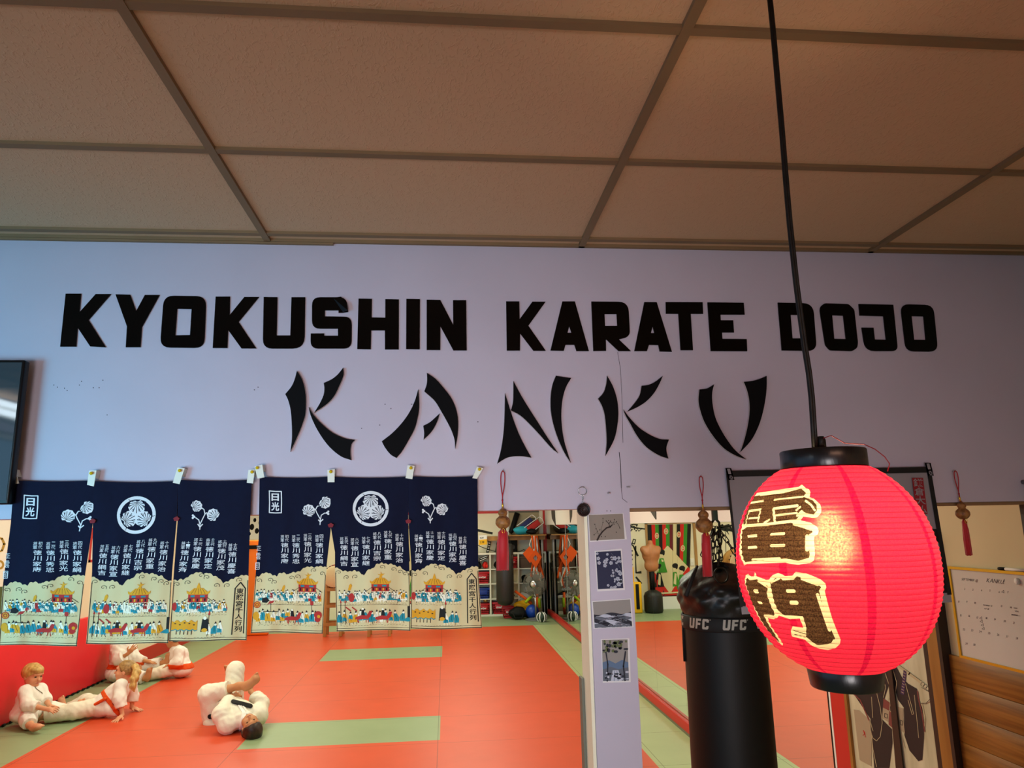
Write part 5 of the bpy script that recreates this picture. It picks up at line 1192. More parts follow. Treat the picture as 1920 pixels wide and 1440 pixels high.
# drums
def drum(X, Y, Zc, R, label, wood, sm=None):
    t = thing('taiko_drum', label, 'drum', (X, Y, 0), 'round drums by the back wall')
    T = lambda p: (X + p[0], Y - p[2], Zc + p[1])
    mb = MB(); mb.lathe([(R * .96, -.25), (R * 1.06, -.18), (R * 1.12, -.02), (R * 1.06, .14), (R * .96, .22)], sm or mat('red_lacquer_wood', '#8c2f18', .35, vary=.2, vscale=6), 40, T=T); sh_ = mb
    for zz, s_ in ((.22, 1), (-.25, -1)):
        mb = MB(); mb.lathe([(R * .98, zz - .02 * s_), (R * 1.0, zz), (R * .97, zz + .012 * s_), (0, zz + .016 * s_)], mat('drum_skin', '#dccb9c', .6, vary=.08, vscale=5), 40, T=T); mb.build('drum_head', t)
    mb = sh_
    for k in range(22):
        an = 2 * math.pi * k / 22; mb.ball(T((R * 1.03 * math.cos(an), R * 1.03 * math.sin(an), .18)), .014, M_blackm, 6)
    sh_.build('shell', t)
    h0 = Zc - R * 1.02
    for sx_ in (-1, 1):
        mb = MB(); mb.box(X + sx_ * R * .75 - .03, X + sx_ * R * .75 + .03, Y - .20, Y - .14, 0.002, Zc - R * .3, wood); mb.box(X + sx_ * R * .75 - .03, X + sx_ * R * .75 + .03, Y + .14, Y + .20, 0.002, Zc - R * .3, wood); mb.build('stand_post', t)
    for zz in (h0 * .25, h0 * .62, h0 * .96):
        for yy in (Y - .19, Y + .17): mb = MB(); mb.box(X - R * .95, X + R * .95, yy - .02, yy + .02, zz - .03, zz + .03, wood); mb.build('stand_rail', t)
d0 = D(629, 1080, 15.4); drum(d0[0], 15.4, d0[2], .21, 'round red drum on a pine stand seen in the curtain slit', M_pine)
d1 = V(1386, 1055, 15.2); drum(d1[0], 15.2, d1[2], .27, 'round drum with pale head seen in the mirror behind chains', M_pine, M_pine)

# painted branch, brush writing, geisha curtain in the doorway: seen in the mirror
M_mur = mat('mural_paint', '#1c1f16', .7)
SV = lambda Y: (lambda x, y, h: tuple(V(x, y, Y) - np.array([0, h, 0])))
mb = MB(); P = Print(mb, SV(YB - .002), .0005, .001)
P.line([(1120, 996), (1150, 988), (1180, 986), (1196, 990), (1213, 992)], [4, 5, 4, 3, 2], M_mur, 0); P.line([(1180, 986), (1190, 983), (1198, 984)], 2.2, M_mur, 0); P.line([(1196, 990), (1200, 996), (1206, 991)], 1.2, M_mur, 0)
for i in range(26): P.disc(1150 + (i * 37 % 48), 984 + (i * 23 % 14), 1.6, M_mur, 1, n=6)
tag(mb.build('painted_branch'), 'black painted branch on the back wall, seen in mirror', 'mural')
mb = MB(); P = Print(mb, SV(YB - .003), .0005, .001)
P.line([(1188, 1018), (1190, 1011), (1194, 1012), (1192, 1020), (1185, 1018)], 1.8, M_mur, 0); P.line([(1180, 1014), (1190, 1024), (1198, 1042)], [2, 2.5, 4], M_mur, 0); P.line([(1194, 1024), (1194, 1050), (1195, 1074), (1204, 1073)], [3, 2, 2.6, 5], M_mur, 0); P.line([(1195, 1082), (1204, 1094)], [3, 5], M_mur, 0)
for y in (1031, 1039, 1047, 1057): P.line([(1180, y), (1188, y + 2)], 3, M_mur, 0)
tag(mb.build('brush_writing'), 'tall black brush writing on back wall left of geisha curtain', 'mural')
mb = MB(); P = Print(mb, SV(YB - .002), .0005, .001)
for k in range(9): P.line([(1345, 990), (1356 + k * 3, 984 + (k % 4) * 4), (1362 + k * 3, 992 + (k % 3) * 5)], [2.5, 3, 1], M_mur, k % 3)
P.line([(1362, 998), (1363, 1075)], 1.2, M_mur, 0); P.line([(1345, 1075), (1352, 1020), (1350, 1000)], 2, M_mur, 0)
tag(mb.build('painted_bamboo'), 'black painted bamboo leaves on back wall, seen between chains', 'mural')
g = [V(1216, 984, YB - .03), V(1297, 982, YB - .03), V(1293, 1114, YB - .03), V(1222, 1118, YB - .03)]
def SG(u, v, h):
    p = (g[0] * (1 - u) + g[1] * u) * (1 - v) + (g[3] * (1 - u) + g[2] * u) * v
    return (p[0], p[1] - h - .012 * math.sin(u * 14) * (.3 + v) , p[2])
I_g = mat('green_dye', '#3f8f2a', .8); I_k = mat('black_dye', '#15130f', .8); I_r = mat('red_dye', '#d4281c', .8); I_c = mat('cream_dye', '#e0d3a4', .8); I_m = mat('maroon_dye', '#6a2028', .8)
t = thing('door_curtain', 'striped doorway curtain of four kimono figures seen in mirror', 'curtain', (g[0] + g[1]) / 2)
for (u0, u1) in ((0, .57), (.575, 1.0)):
    mb = MB(); mb.grid(lambda u, v: SG(u0 + (u1 - u0) * u, 1 - v, 0), 16, 10, I_c); P = Print(mb, SG, .003, .003)
    cl = lambda pts: [(min(max(p[0], u0), u1), p[1]) for p in pts]
    st = [I_k, I_r, I_g, I_k, I_r, I_g, I_m, I_c, I_k, I_r, I_g, I_k]; n = len(st)
    for i in range(n):
        a, b = max(u0, i / n), min(u1, (i + 1) / n)
        if b <= a: continue
        f = lambda u: .30 + (abs(u - .45) / .45) * .32 if u < .45 else .30 + (u - .45) / .55 * .34
        mid = [((a + (b - a) * k / 4), f(a + (b - a) * k / 4)) for k in range(5)]
        P.poly([(a, 0), (b, 0)] + mid[::-1], st[i], 0)
        lo = [((a + (b - a) * k / 4), .98 - .40 * min(1, (abs((a + (b - a) * k / 4) - .5) / .5))) for k in range(5)]
        P.poly(mid and lo + [(b, 1), (a, 1)], I_r, 0)
    for x, y in ((.15, .40), (.2, .16), (.42, .10), (.72, .15), (.82, .35)):
        if u0 < x < u1: P.disc(x, y, .05, I_c, 2, ry=.045); P.ring(x, y, .018, .03, I_r, 3, 12)
    for x, y, m in ((.30, .42, I_g), (.22, .62, I_k), (.62, .62, I_g), (.80, .66, I_g)):
        if u0 < x < u1:
            P.poly(cl([(x - .12, y + .26), (x - .05, y + .06), (x + .05, y + .06), (x + .14, y + .26)]), m, 1); P.poly(cl([(x - .03, y + .22), (x, y + .07), (x + .05, y + .09), (x + .04, y + .24)]), I_c, 2)
            P.disc(x, y, .05, I_c, 2, ry=.05); P.disc(x + .01, y - .03, .075, I_k, 3, ry=.035); P.disc(x + .05, y - .01, .03, I_k, 3, ry=.03)
    P.rect(u0, .955, u1, .975, I_c, 2); mb.build('cloth_panel', t)
mb = MB(); fx0, fx1 = V(1306, 1000, YB)[0], V(1212, 1000, YB)[0]
mb.box(fx0, fx0 + .07, YB - .02, YB - .0005, 0, 2.16, M_wood); mb.box(fx1 - .07, fx1, YB - .02, YB - .0005, 0, 2.16, M_wood); mb.box(fx0, fx1, YB - .02, YB - .0005, 2.08, 2.16, M_wood); struct(mb, 'door_1')
mb = MB(); mb.box(fx0 + .07, fx1 - .07, YB - .018, YB - .0005, 0, .42, M_white)
for z0 in (.30, .395): mb.box(fx0 + .07, fx1 - .07, YB - .02, YB - .018, z0, z0 + .05, I_m)
struct(mb, 'door_2')
c = V(1299, 1054, YB - .001); mb = MB(); mb.rbox(c[0] - .05, c[0] + .05, YB - .02, YB - .0005, c[2] - .09, c[2] + .09, M_white, .008); mb.rbox(c[0] - .01, c[0] + .01, YB - .028, YB - .02, c[2] - .02, c[2] + .02, M_white, .003); tag(mb.build('light_switch'), 'white light switch beside the geisha doorway', 'switch')
# yellow shield
c0, c1 = V(1208, 1148, 17.3), V(1182, 1148, 17.3); zt3 = V(1190, 1092, 17.3)[2]
t = thing('strike_shield', 'yellow strike shield with a black handle strip, seen in mirror', 'shield', ((c0[0] + c1[0]) / 2, 17.35, 0))
mb = MB(); mb.rbox(c0[0], c1[0], 17.3, 17.5, .003, zt3, M_yellow, .03); mb.rbox(c0[0] + .15, c1[0] - .05, 17.36, 17.5, zt3 - .02, zt3 + .36, M_yellow, .03); mb.build('body', t)
mb = MB(); xs_ = V(1197, 1100, 17.3)[0]; mb.rbox(xs_ - .04, xs_ + .04, 17.285, 17.302, zt3 - .62, zt3 - .04, M_blackm, .008); mb.build('handle_strip', t)

# ------------------------------------------------------------------ shelf unit and what is on it
YS = 17.62; M_shelf = mat('white_laminate', '#e9e3cf', .5)
xd = [.70, 1.07, 1.755, 2.42]; zd = [.03, .395, .745, 1.085, 1.43]
t = thing('cube_shelf', 'white cube shelf of four rows against back wall', 'shelf', (1.05, 17.8, 0))
mb = MB(); mb.box(xd[0] - .02, xd[-1] + .015, YS, YB - .02, 1.43, 1.475, M_shelf); mb.build('top_board', t)
mb = MB(); mb.box(xd[0] - .02, xd[-1] + .015, YS, YB - .02, .002, .045, M_shelf); mb.build('base_board', t)
for x in xd: mb = MB(); mb.box(x - .018, x + .018, YS + .001, YB - .021, .0455, 1.4295, M_shelf); mb.build('upright', t)
for i in range(3):
    for z_ in zd[1:4]: mb = MB(); mb.box(xd[i] + .0185, xd[i + 1] - .0185, YS + .002, YB - .022, z_ - .011, z_ + .011, M_shelf); mb.build('shelf_board', t)
M_rpl = mat('red_plastic', '#b8121c', .4); M_bpl = mat('blue_plastic', '#14358c', .4); M_txt = mat('white_print', '#eeeeee', .5)
def basket(x, y, z, w, d, h, m, label, txt=True):
    t = thing('plastic_basket', label, 'basket', (x, y, z), 'plastic baskets by the shelf')
    mb = MB(); tp = 1.0; bt = .86
    def wall(ax, n=9):
        for r in range(4):
            z0 = z + h * (.02 + .21 * r); z1 = z0 + h * (.05 if r else .12)
            for s_ in (-1, 1):
                f = lambda zz: bt + (tp - bt) * (zz - z) / h
                mb.box(x - w / 2 * f(z0), x + w / 2 * f(z0), y + s_ * d / 2 * f(z0) - .006, y + s_ * d / 2 * f(z0) + .006, z0, z1, m)
                mb.box(x + s_ * w / 2 * f(z0) - .006, x + s_ * w / 2 * f(z0) + .006, y - d / 2 * f(z0), y + d / 2 * f(z0), z0, z1, m)
    wall(0); mb.box(x - w / 2 * bt, x + w / 2 * bt, y - d / 2 * bt, y + d / 2 * bt, z + .001, z + .015, m)
    for k in range(9):
        u = -1 + 2 * k / 8
        for s_ in (-1, 1):
            mb.tube([(x + u * w / 2 * bt, y + s_ * d / 2 * bt, z + .01), (x + u * w / 2, y + s_ * d / 2, z + h * .85)], .007, m, 5)
            mb.tube([(x + s_ * w / 2 * bt, y + u * d / 2 * bt, z + .01), (x + s_ * w / 2, y + u * d / 2, z + h * .85)], .007, m, 5)
    bd_ = mb.build('body', t)
    mb = MB(); 
    for s_ in (-1, 1):
        mb.rbox(x - w / 2 - .012, x + w / 2 + .012, y + s_ * d / 2 - .012, y + s_ * d / 2 + .012, z + h * .84, z + h, m, .006); mb.rbox(x + s_ * w / 2 - .012, x + s_ * w / 2 + .012, y - d / 2, y + d / 2, z + h * .84, z + h, m, .006)
    mb.build('rim', bd_)
    mb = MB(); mb.rbox(x - w * .36, x + w * .36, y - d / 2 - .016, y - d / 2 * .90, z + h * .42, z + h * .82, m, .006)
    if txt: P = Print(mb, lambda u, v, hh: (x + u, y - d / 2 - .0165 - hh, z + h * .5 - v), .001, .001); P.text('meijer', -w * .29, 0, w * .19, M_txt, 0, .03, sx=1.0)
    mb.build('front_panel', t)
basket(.885, 17.80, zd[1] + .362, .31, .3, .27, M_rpl, 'red basket in the second row at left of shelf')
basket(.885, 17.80, zd[0] + .362, .31, .3, .26, M_bpl, 'blue basket below the upper left red basket', False)
basket(.885, 17.80, .047, .31, .3, .25, M_rpl, 'red basket on the bottom shelf under a gold ball')
basket(1.33, 17.80, .047, .42, .3, .27, M_rpl, 'red basket on the bottom shelf behind the grey bag')
basket(1.60, 17.80, zd[3] + .0125, .26, .3, .27, M_rpl, 'red basket in the top row, half hidden by the grey bag')
basket(1.50, 17.30, .002, .34, .28, .25, M_rpl, 'red basket standing on the floor before the shelf')
mb = MB(); mb.rbox(1.80, 2.27, 17.66, 17.92, zd[3] + .0125, zd[3] + .27, mat('brown_fabric', '#5d4636', .8), .02); mb.rbox(1.79, 2.28, 17.65, 17.93, zd[3] + .235, zd[3] + .29, mat('brown_fabric', '#5d4636', .8), .012); tag(mb.build('storage_box'), 'brown fabric storage box in the top row of shelf', 'box')
def lump(mb, c, s, m, seed=0, n=10):
    """soft uneven rounded form"""
    rnd = random.Random(seed); a = [rnd.uniform(0, 6) for _ in range(6)]
    def f(u, v):
        th, ph = u * 2 * math.pi, (v - .5) * math.pi; k = 1 + .10 * math.sin(3 * th + a[0]) * math.cos(ph) + .08 * math.sin(2 * ph * 2 + a[1] + th)
        return (c[0] + s[0] * k * math.cos(th) * math.cos(ph), c[1] + s[1] * k * math.sin(th) * math.cos(ph), c[2] + s[2] * (k if ph > 0 else 1) * math.sin(ph))
    mb.grid(f, 22, n, m)
def shoe(x, y, z, ang, m, label, L_=.26, group='shoes and gloves on the shelf', sole=None):
    t = thing('sport_shoe', label, 'shoe', (x, y, z), group); c, s_ = math.cos(ang), math.sin(ang)
    T = lambda p: (x + p[0] * c - p[1] * s_, y + p[0] * s_ + p[1] * c, z + p[2])
    prof = [(-.5, .035, .075), (-.42, .042, .10), (-.25, .040, .10), (-.05, .042, .085), (.15, .046, .065), (.32, .046, .05), (.44, .036, .042), (.5, .012, .03)]
    vs = []
    for (u, w, h) in prof:
        for k in range(12): a = math.pi * k / 11; vs.append(T((u * L_, w * math.cos(a), .022 + h * math.sin(a) ** .7)))
    mb = MB(); mb.add(vs, [(i * 12 + k, i * 12 + k + 1, (i + 1) * 12 + k + 1, (i + 1) * 12 + k) for i in range(7) for k in range(11)], m, True); mb.build('upper', t)
    mb = MB(); o = [(u * L_, w * 1.06) for u, w, h in prof] + [(u * L_, -w * 1.06) for u, w, h in prof[::-1]]; mb.prism([o], lambda a, b, h: T((a, b, h)), .001, .024, sole or M_white); mb.build('sole', t)
shoe(1.45, 17.76, zd[1] + .0125, 1.9, M_blackm, 'black shoe with white sole on the middle shelf beside grey bag'); shoe(1.60, 17.78, zd[1] + .0125, 1.2, M_blackm, 'black shoe nearest the divider behind grey bag')
shoe(1.92, 17.76, zd[1] + .0125, .3, M_white, 'white shoe at left of the row behind the fan', sole=M_wht2); shoe(2.12, 17.78, zd[1] + .0125, -.3, M_blackm, 'black shoe at right of the row behind the fan')
shoe(2.02, 17.80, zd[1] + .14, .4, M_white, 'white shoe lying on top of the others behind the fan', sole=M_wht2)
for i, (x, m, w) in enumerate(((.79, M_blackm, 'black glove at left in the top row'), (.95, I_r, 'red glove in the top row of shelf'), (1.24, M_blackm, 'black glove beside the red charm tassel in the top row'), (1.90, M_blackm, 'black cap in the second row behind the fan'), (2.12, M_blackm, 'black cap by the staffs in the second row'))):
    mb = MB(); z_ = (zd[3] if i < 3 else zd[2]) + .0125; lump(mb, (x, 17.78, z_ + .085), (.068, .11, .084), m, i); 
    if i < 3: lump(mb, (x + .045, 17.70, z_ + .06), (.028, .06, .05), m, i + 9); mb.rbox(x - .05, x + .05, 17.86, 17.92, z_ + .02, z_ + .12, M_white, .02)
    else: mb.lathe([(0, 0), (.075, .002), (.08, .008), (.07, .02)], m, 20, c=(x, 17.70, z_))
    tag(mb.build('boxing_glove' if i < 3 else 'cap'), w, 'glove' if i < 3 else 'cap', 'shoes and gloves on the shelf')
for i, (x, z_, w) in enumerate(((.84, zd[3] + .235, 'upper'), (.82, zd[3] + .185, 'lower'))):
    mb = MB(); T = lambda p: (x + p[0], 17.7 + p[1], z_ + p[2] + p[0] * .4)
    mb.rbox(-.02, .19, -.07, .07, 0, .035, M_blackm, .012, 2, T); mb.rbox(.0, .17, -.072, -.068, .012, .026, M_white, .001, 1, T); tag(mb.build('shin_guard'), 'black and white shin guard in the top row, %s of the two' % w, 'guard', 'shoes and gloves on the shelf')
mb = MB(); mb.ball((.95, 17.72, .365), .055, mat('gold_plastic', '#c9a860', .3, metal=.6), 12); tag(mb.build('gold_ball'), 'small gold ball on top of the bottom left basket', 'ball')
# strips and cables on the shelf top
for i, px in enumerate((914, 930)):
    c = D(px, 1036, 17.75); mb = MB(); T = lambda p: (c[0] + p[0] + p[2] * .25, 17.75 + p[1] + p[2] * .2, 1.476 + p[2])
    mb.rbox(-.035, .035, -.02, .02, 0, .26, M_blackm, .008, 2, T)
    for k in range(4): mb.rbox(-.018, .018, -.023, -.019, .03 + k * .06, .062 + k * .06, M_white, .001, 1, T)
    tag(mb.build('power_strip'), 'black power strip standing on the shelf, %s' % ('left one under yellow sign' if i == 0 else 'right one beside the charm tassel'), 'power strip', 'power strips on the shelf top')
mb = MB(); mb.tube([(.7, 17.7, 1.70), (.9, 17.72, 1.60), (1.2, 17.72, 1.50), (1.35, 17.7, 1.482), (1.6, 17.70, 1.482), (1.8, 17.68, 1.485), (1.9, 17.72, 1.53), (2.0, 17.68, 1.485), (2.15, 17.7, 1.50), (2.3, 17.72, 1.484)], .009, M_cable, 6); tag(mb.build('power_cable'), 'black cable lying along the top of the cube shelf', 'cable')
c = D(962, 1032, 17.8); mb = MB(); mb.rbox(c[0] - .12, c[0] + .10, 17.72, 17.92, 1.476, 1.476 + .34, M_blackm, .02); mb.lathe([(.06, 0), (.065, .004), (.05, .008), (0, .002)], mat('speaker_cone', '#2a2a2a', .5), 20, T=lambda p: (c[0] - .01 + p[0], 17.719 - p[2], 1.60 + p[1])); tag(mb.build('loudspeaker'), 'small black loudspeaker on the shelf top behind tassel', 'speaker')
# high plank with things
pz = D(960, 1013, 17.5)[2]; pl0, pl1 = D(905, 1008, 17.45)[0] + .10, XR - .07
mb = MB(); mb.box(pl0, pl1, 17.5, YB - .001, pz, pz + .10, M_pine); mb.box(pl0 + .4, pl1, 17.30, 17.499, pz + .10, pz + .125, M_pine); mb.box(pl0 + .4, pl1, 17.499, YB - .001, pz + .1005, pz + .125, M_pine); tag(mb.build('wall_shelf'), 'long pine plank shelf fixed high on the back wall', 'shelf')
tz = pz + .1255
mb = MB(); r0, r1 = D(953, 957, YB)[0], D(1010, 957, YB)[0]; mb.box(r0, r1, YB - .03, YB - .0005, 2.43, 2.49, mat('grey_beam', '#5c5a50', .6)); mb.box(r0 - .04, r0, YB - .03, YB - .0005, tz, 2.49, M_white); mb.box(r0, r1, YB - .012, YB - .0005, tz, 2.43, mat('recess_paint', '#a89a78', .7)); struct(mb, 'trim_67')
mb = MB(); mb.box(D(896, 958, YB)[0] - 2, r0 - .05, YB - .012, YB - .0005, D(905, 963, YB)[2], D(905, 956, YB)[2], M_red); struct(mb, 'trim_68')
mb = MB(); A = D(956, 996, 17.86); B_ = D(970, 962, 17.9); mb.tube([(A[0], 17.86, tz + .05), (A[0] + .04, 17.87, A[2]), B_], [.05, .06, .07], M_blackm, 10); tag(mb.build('rolled_mat'), 'black roll leaning in the recess over the plank', 'roll')
mb = MB(); c = D(975, 997, 17.6); lump(mb, (c[0] + .02, 17.58, tz + .10), (.20, .12, .10), mat('cyan_cloth', '#2aa6bc', .7), 3); tag(mb.build('cyan_bag'), 'cyan cloth bag lying on the high plank', 'bag')
mb = MB(); c = D(985, 985, 17.8); lump(mb, (c[0] + .14, 17.82, tz + .20), (.20, .10, .20), mat('grey_green_cloth', '#5a5a48', .8), 5); tag(mb.build('grey_bag'), 'grey green bag behind the cyan bag on plank', 'bag')
mb = MB(); c = D(990, 1000, 17.55); lump(mb, (c[0] + .09, 17.50, tz + .07), (.13, .09, .07), M_blackm, 6); tag(mb.build('black_bag'), 'black bag right of the cyan bag on plank', 'bag')
for i, (px, py, m, w) in enumerate(((987, 982, mat('navy_cloth', '#252a5c', .7), 'navy folding chair leaning on the plank'), (1000, 986, I_red, 'red folding chair leaning on the plank'))):
    c = D(px, py, 17.6); t = thing('folded_chair', w, 'chair', (c[0], 17.6 - i * .07, tz), 'folded things on the plank')
    yy = 17.6 - i * .07; an = .62; T = lambda p: (c[0] + p[0] * math.cos(an) - p[2] * math.sin(an), yy + p[1], max(tz, c[2] + p[0] * math.sin(an) + p[2] * math.cos(an)))
    mb = MB(); mb.rbox(-.17, .17, -.012, .012, -.07, .07, m, .01, 2, T); mb.build('seat', t)
    mb = MB()
    for zz in (-.10, .10): mb.tube([T((-.22, 0, zz)), T((.24, 0, zz * .9))], .010, M_white, 6)
    mb.tube([T((.24, 0, -.09)), T((.27, 0, 0)), T((.24, 0, .09))], .010, M_white, 6); mb.build('frame', t)
mb = MB(); c = D(905, 1012, 17.45); c2 = D(897, 1003, 17.45); x0, x1 = D(898, 1012, 17.45)[0], D(913, 1012, 17.45)[0]; z0, z1 = D(905, 1022, 17.45)[2], D(905, 1004, 17.45)[2]
T = lambda p: (x0 + p[0] * (x1 - x0), 17.44 + p[1], z0 + p[2] * (z1 - z0) + .012 * p[0])
mb.box(0, 1, 0, .06, 0, .55, M_yellow, T); mb.box(0, 1, 0, .06, .551, 1, M_white, T); P = Print(mb, lambda u, v, h: T((u, -h, 1 - v)), .001, .001); P.text('BCBN', .12, .34, .24, I_blk, 0, .02, sx=.75); P.text('5.98', .16, .82, .30, I_blk, 0, .03, sx=.85)
mb.tube([T((.5, .07, .5)), T((1.3, .07, .3))], .012, M_blackm, 6)
tag(mb.build('price_sign'), 'small yellow and white price sign on the back wall', 'sign')
# grey hanging bag
c = D(947, 1100, 17.0); zb_ = D(947, 1136, 17.0)[2]; zt_b = D(947, 1018, 17.0)[2]; R = .205; M_gbag = mat('grey_leather', '#2c2a28', .45, spec=.4, bump=.1, bscale=9)
t = thing('heavy_bag', 'grey heavy bag hanging in front of the white shelf', 'punching bag', (c[0], 17.0, zb_))
mb = MB(); mb.lathe([(0, zb_), (.10, zb_ + .015), (.17, zb_ + .06), (R, zb_ + .14), (R, zt_b - .08), (.17, zt_b - .02), (0, zt_b)], M_gbag, 32, c=(c[0], 17.0, 0)); mb.build('body', t)
mb = MB(); mb.lathe([(R + .003, zt_b - .36), (R + .003, zt_b - .28)], M_logo, 14, c=(c[0], 17.0, 0)); mb.f = mb.f[::2]; mb.m = mb.m[::2]; mb.sm = mb.sm[::2]; mb.build('logo_patch', t)
mb = MB()
for an in (0, 2.1, 4.2): chain(mb, [(c[0] + .15 * math.cos(an), 17 + .15 * math.sin(an), zt_b - .02), (c[0], 17, zt_b + .42)], .06, .007)
chain(mb, [(c[0], 17, zt_b + .42), (c[0], 17, 3.28)], .07, .008); mb.build('chain', t)
# pedestal fan
c = D(1003, 1095, 16.75); M_cage = mat('grey_wire', '#77756c', .5, metal=.5); fx, fy, fz = c[0], 16.75, c[2]
t = thing('pedestal_fan', 'grey pedestal fan standing before the mirror corner', 'fan', (fx, fy, 0))
bx = D(1005, 1160, 16.75)[0]
mb = MB(); mb.lathe([(0, .002), (.25, .002), (.25, .012), (.20, .03), (.05, .05), (.03, .06)], mat('fan_grey', '#5d5f5e', .5), 36, c=(bx, fy, 0)); mb.build('base', t)
mb = MB(); mb.tube([(bx, fy, .05), (bx - .01, fy, fz - .12)], .022, M_steel, 12); mb.build('pole', t)
an = -.62; ca, sa = math.cos(an), math.sin(an)
T = lambda p: (fx + p[0] * ca - p[2] * sa * -1, fy + p[0] * sa + p[2] * ca * -1, fz + p[1])
mb = MB(); mb.lathe([(.02, -.16), (.08, -.15), (.09, -.06), (.06, -.02)], mat('fan_grey', '#5d5f5e', .5), 20, T=T); mb.build('motor', t)
mb = MB(); RF = .285
for r_, zz in ((RF, 0), (RF, .03), (RF * .93, .075), (RF * .8, .09), (RF * .66, .10), (RF * .52, .105), (RF * .38, .108), (RF * .24, .11), (RF * .97, .055), (RF * .87, .083), (RF * .73, .096), (RF * .59, .103), (RF * .45, .107), (RF * .31, .109), (RF * .9, -.05), (RF * .6, -.07)):
    mb.tube([T((r_ * math.cos(q), r_ * math.sin(q), zz)) for q in np.linspace(0, 2 * math.pi, 33)[:-1]], .0036, M_cage, 5, closed=True)
for k in range(40):
    q = 2 * math.pi * k / 40; mb.tube([T((.06 * math.cos(q), .06 * math.sin(q), .112)), T((RF * .6 * math.cos(q + .12), RF * .6 * math.sin(q + .12), .104)), T((RF * .93 * math.cos(q + .2), RF * .93 * math.sin(q + .2), .075)), T((RF * math.cos(q + .22), RF * math.sin(q + .22), .01))], .0032, M_cage, 4)
mb.build('cage', t)
mb = MB()
for k in range(5):
    q0 = 2 * math.pi * k / 5; vs_ = []; fs_ = []
    for i in range(8):
        r_ = .04 + .19 * i / 7
        for j, dq in enumerate(np.linspace(-.42, .42, 6)): vs_.append(T((r_ * math.cos(q0 + dq * (.6 + .4 * math.sin(i / 7 * 3))), r_ * math.sin(q0 + dq * (.6 + .4 * math.sin(i / 7 * 3))), .03 + .03 * dq / .42)))
    mb.add(vs_, [(i * 6 + j, i * 6 + j + 1, (i + 1) * 6 + j + 1, (i + 1) * 6 + j) for i in range(7) for j in range(5)], mat('fan_blade', '#8f8d82', .35), True)
mb.build('blades', t)
mb = MB(); mb.lathe([(.085, .106), (.085, .114), (.04, .116)], M_steel, 24, T=T); mb.lathe([(.04, .114), (.038, .122), (0, .126)], M_white, 20, T=T); mb.build('hub_cap', t)
# orange and white belts on a peg
c = D(1002, 1003, 17.25); t = thing('belt_bundle', 'bundle of orange and white belts hanging from the plank end', 'belts', (c[0], 17.25, pz + .1))
mb = MB(); rnd = random.Random(5)
for k in range(11):
    x0 = c[0] + rnd.uniform(-.07, .07); y0_ = 17.24 + rnd.uniform(-.06, .04); ln = rnd.uniform(.9, 1.25); m = M_orange if k % 4 else M_wht2; pts = []
    for i in range(9):
        f = i / 8; pts.append((x0 + .12 * math.sin(f * 3 + k) * f + .06 * f, y0_ + .03 * math.sin(k * 2 + f * 5), pz + .10 - f * ln))
    for p, q in zip(pts[:-1], pts[1:]):
        mb.add([(p[0] - .022, p[1], p[2]), (p[0] + .022, p[1] + .01, p[2]), (q[0] + .022, q[1] + .01, q[2]), (q[0] - .022, q[1], q[2]), (p[0] - .022, p[1] + .004, p[2]), (p[0] + .022, p[1] + .014, p[2]), (q[0] + .022, q[1] + .014, q[2]), (q[0] - .022, q[1] + .004, q[2])], [(0, 1, 2, 3), (7, 6, 5, 4), (0, 3, 7, 4), (1, 5, 6, 2)], m, True)
mb.build('belts', t)
mb = MB()
for (x, y) in ((992, 1038), (1004, 1046)):
    q = D(x, y, 17.13); 
    mb.prism([[(-.17, 0), (0, .19), (.15, .02), (.0, -.24)], [(-.06, 0), (0, .07), (.06, 0), (0, -.08)]] if x > 1000 else [[(-.15, 0), (.02, .17), (.16, .0), (.02, -.22)]], lambda a, b, h: (q[0] + a, 17.13 + (0 if x > 1000 else .03) - h, q[2] + b), 0, .02, M_orange)
mb.build('knotted_ends', t)
mb = MB(); 
for s_ in (-1, 1): mb.tube([(c[0] - .02 + s_ * .05, 17.22, pz + .06), (c[0] - .04 + s_ * .09, 17.2, pz - .1), (c[0] + s_ * .04, 17.18, pz - .35)], .012, M_wht2, 6)
mb.build('white_loops', t)
# staffs in the corner
for i, (pxb, pxt, pyt, m, w) in enumerate(((1019, 1012, 1005, M_blackm, 'black wooden staff, first from the belts'), (1021, 1016, 1010, M_white, 'white wooden staff among the black staffs'), (1023, 1018, 1052, M_blackm, 'black staff next to red corner post'), (1025, 1022, 1055, M_blackm, 'short black staff nearest the mirror'))):
    A = D(pxb, 1154, 17.4 + .05 * i); A[2] = .004; B_ = D(pxt, pyt, 17.56); mb = MB(); mb.tube([A, B_], .020, m, 10); tag(mb.build('wooden_staff'), w + ' in the corner', 'staff', 'staffs leaning in the corner')
# balls and bags on the floor
def ballthing(px, Y, r, m, label, extra=None):
    x = D(px, 1150, Y)[0]; mb = MB(); mb.ball((x, Y, r + .001), r, m, 16); o = mb.build('ball')
    if extra: extra(x, Y, r, o)
    return tag(o, label, 'ball')
ballthing(998, 17.02, .155, M_blue, 'blue exercise ball behind the fan base')
def patches(x, Y, r, o):
    mb = MB()
    for k in range(6):
        a0 = k * 1.05; pts = []
        for i in range(9):
            f = -1 + 2 * i / 8; v = Vector((math.cos(a0) * math.cos(f), math.sin(a0) * .9 * math.cos(f), math.sin(f * 1.2))).normalized() * r; pts.append((x + v[0], Y + v[1], r + .001 + v[2]))
        mb.tube(pts, .016, M_white, 6)
    mb.build('white_panels', o)
ballthing(1015.5, 16.36, .105, mat('dark_green_leather', '#23372b', .45), 'white and dark green ball beside the fan base', patches)
t = thing('gym_bag', 'black round gym bag on the floor before the shelf', 'bag', (1.72, 16.95, 0))
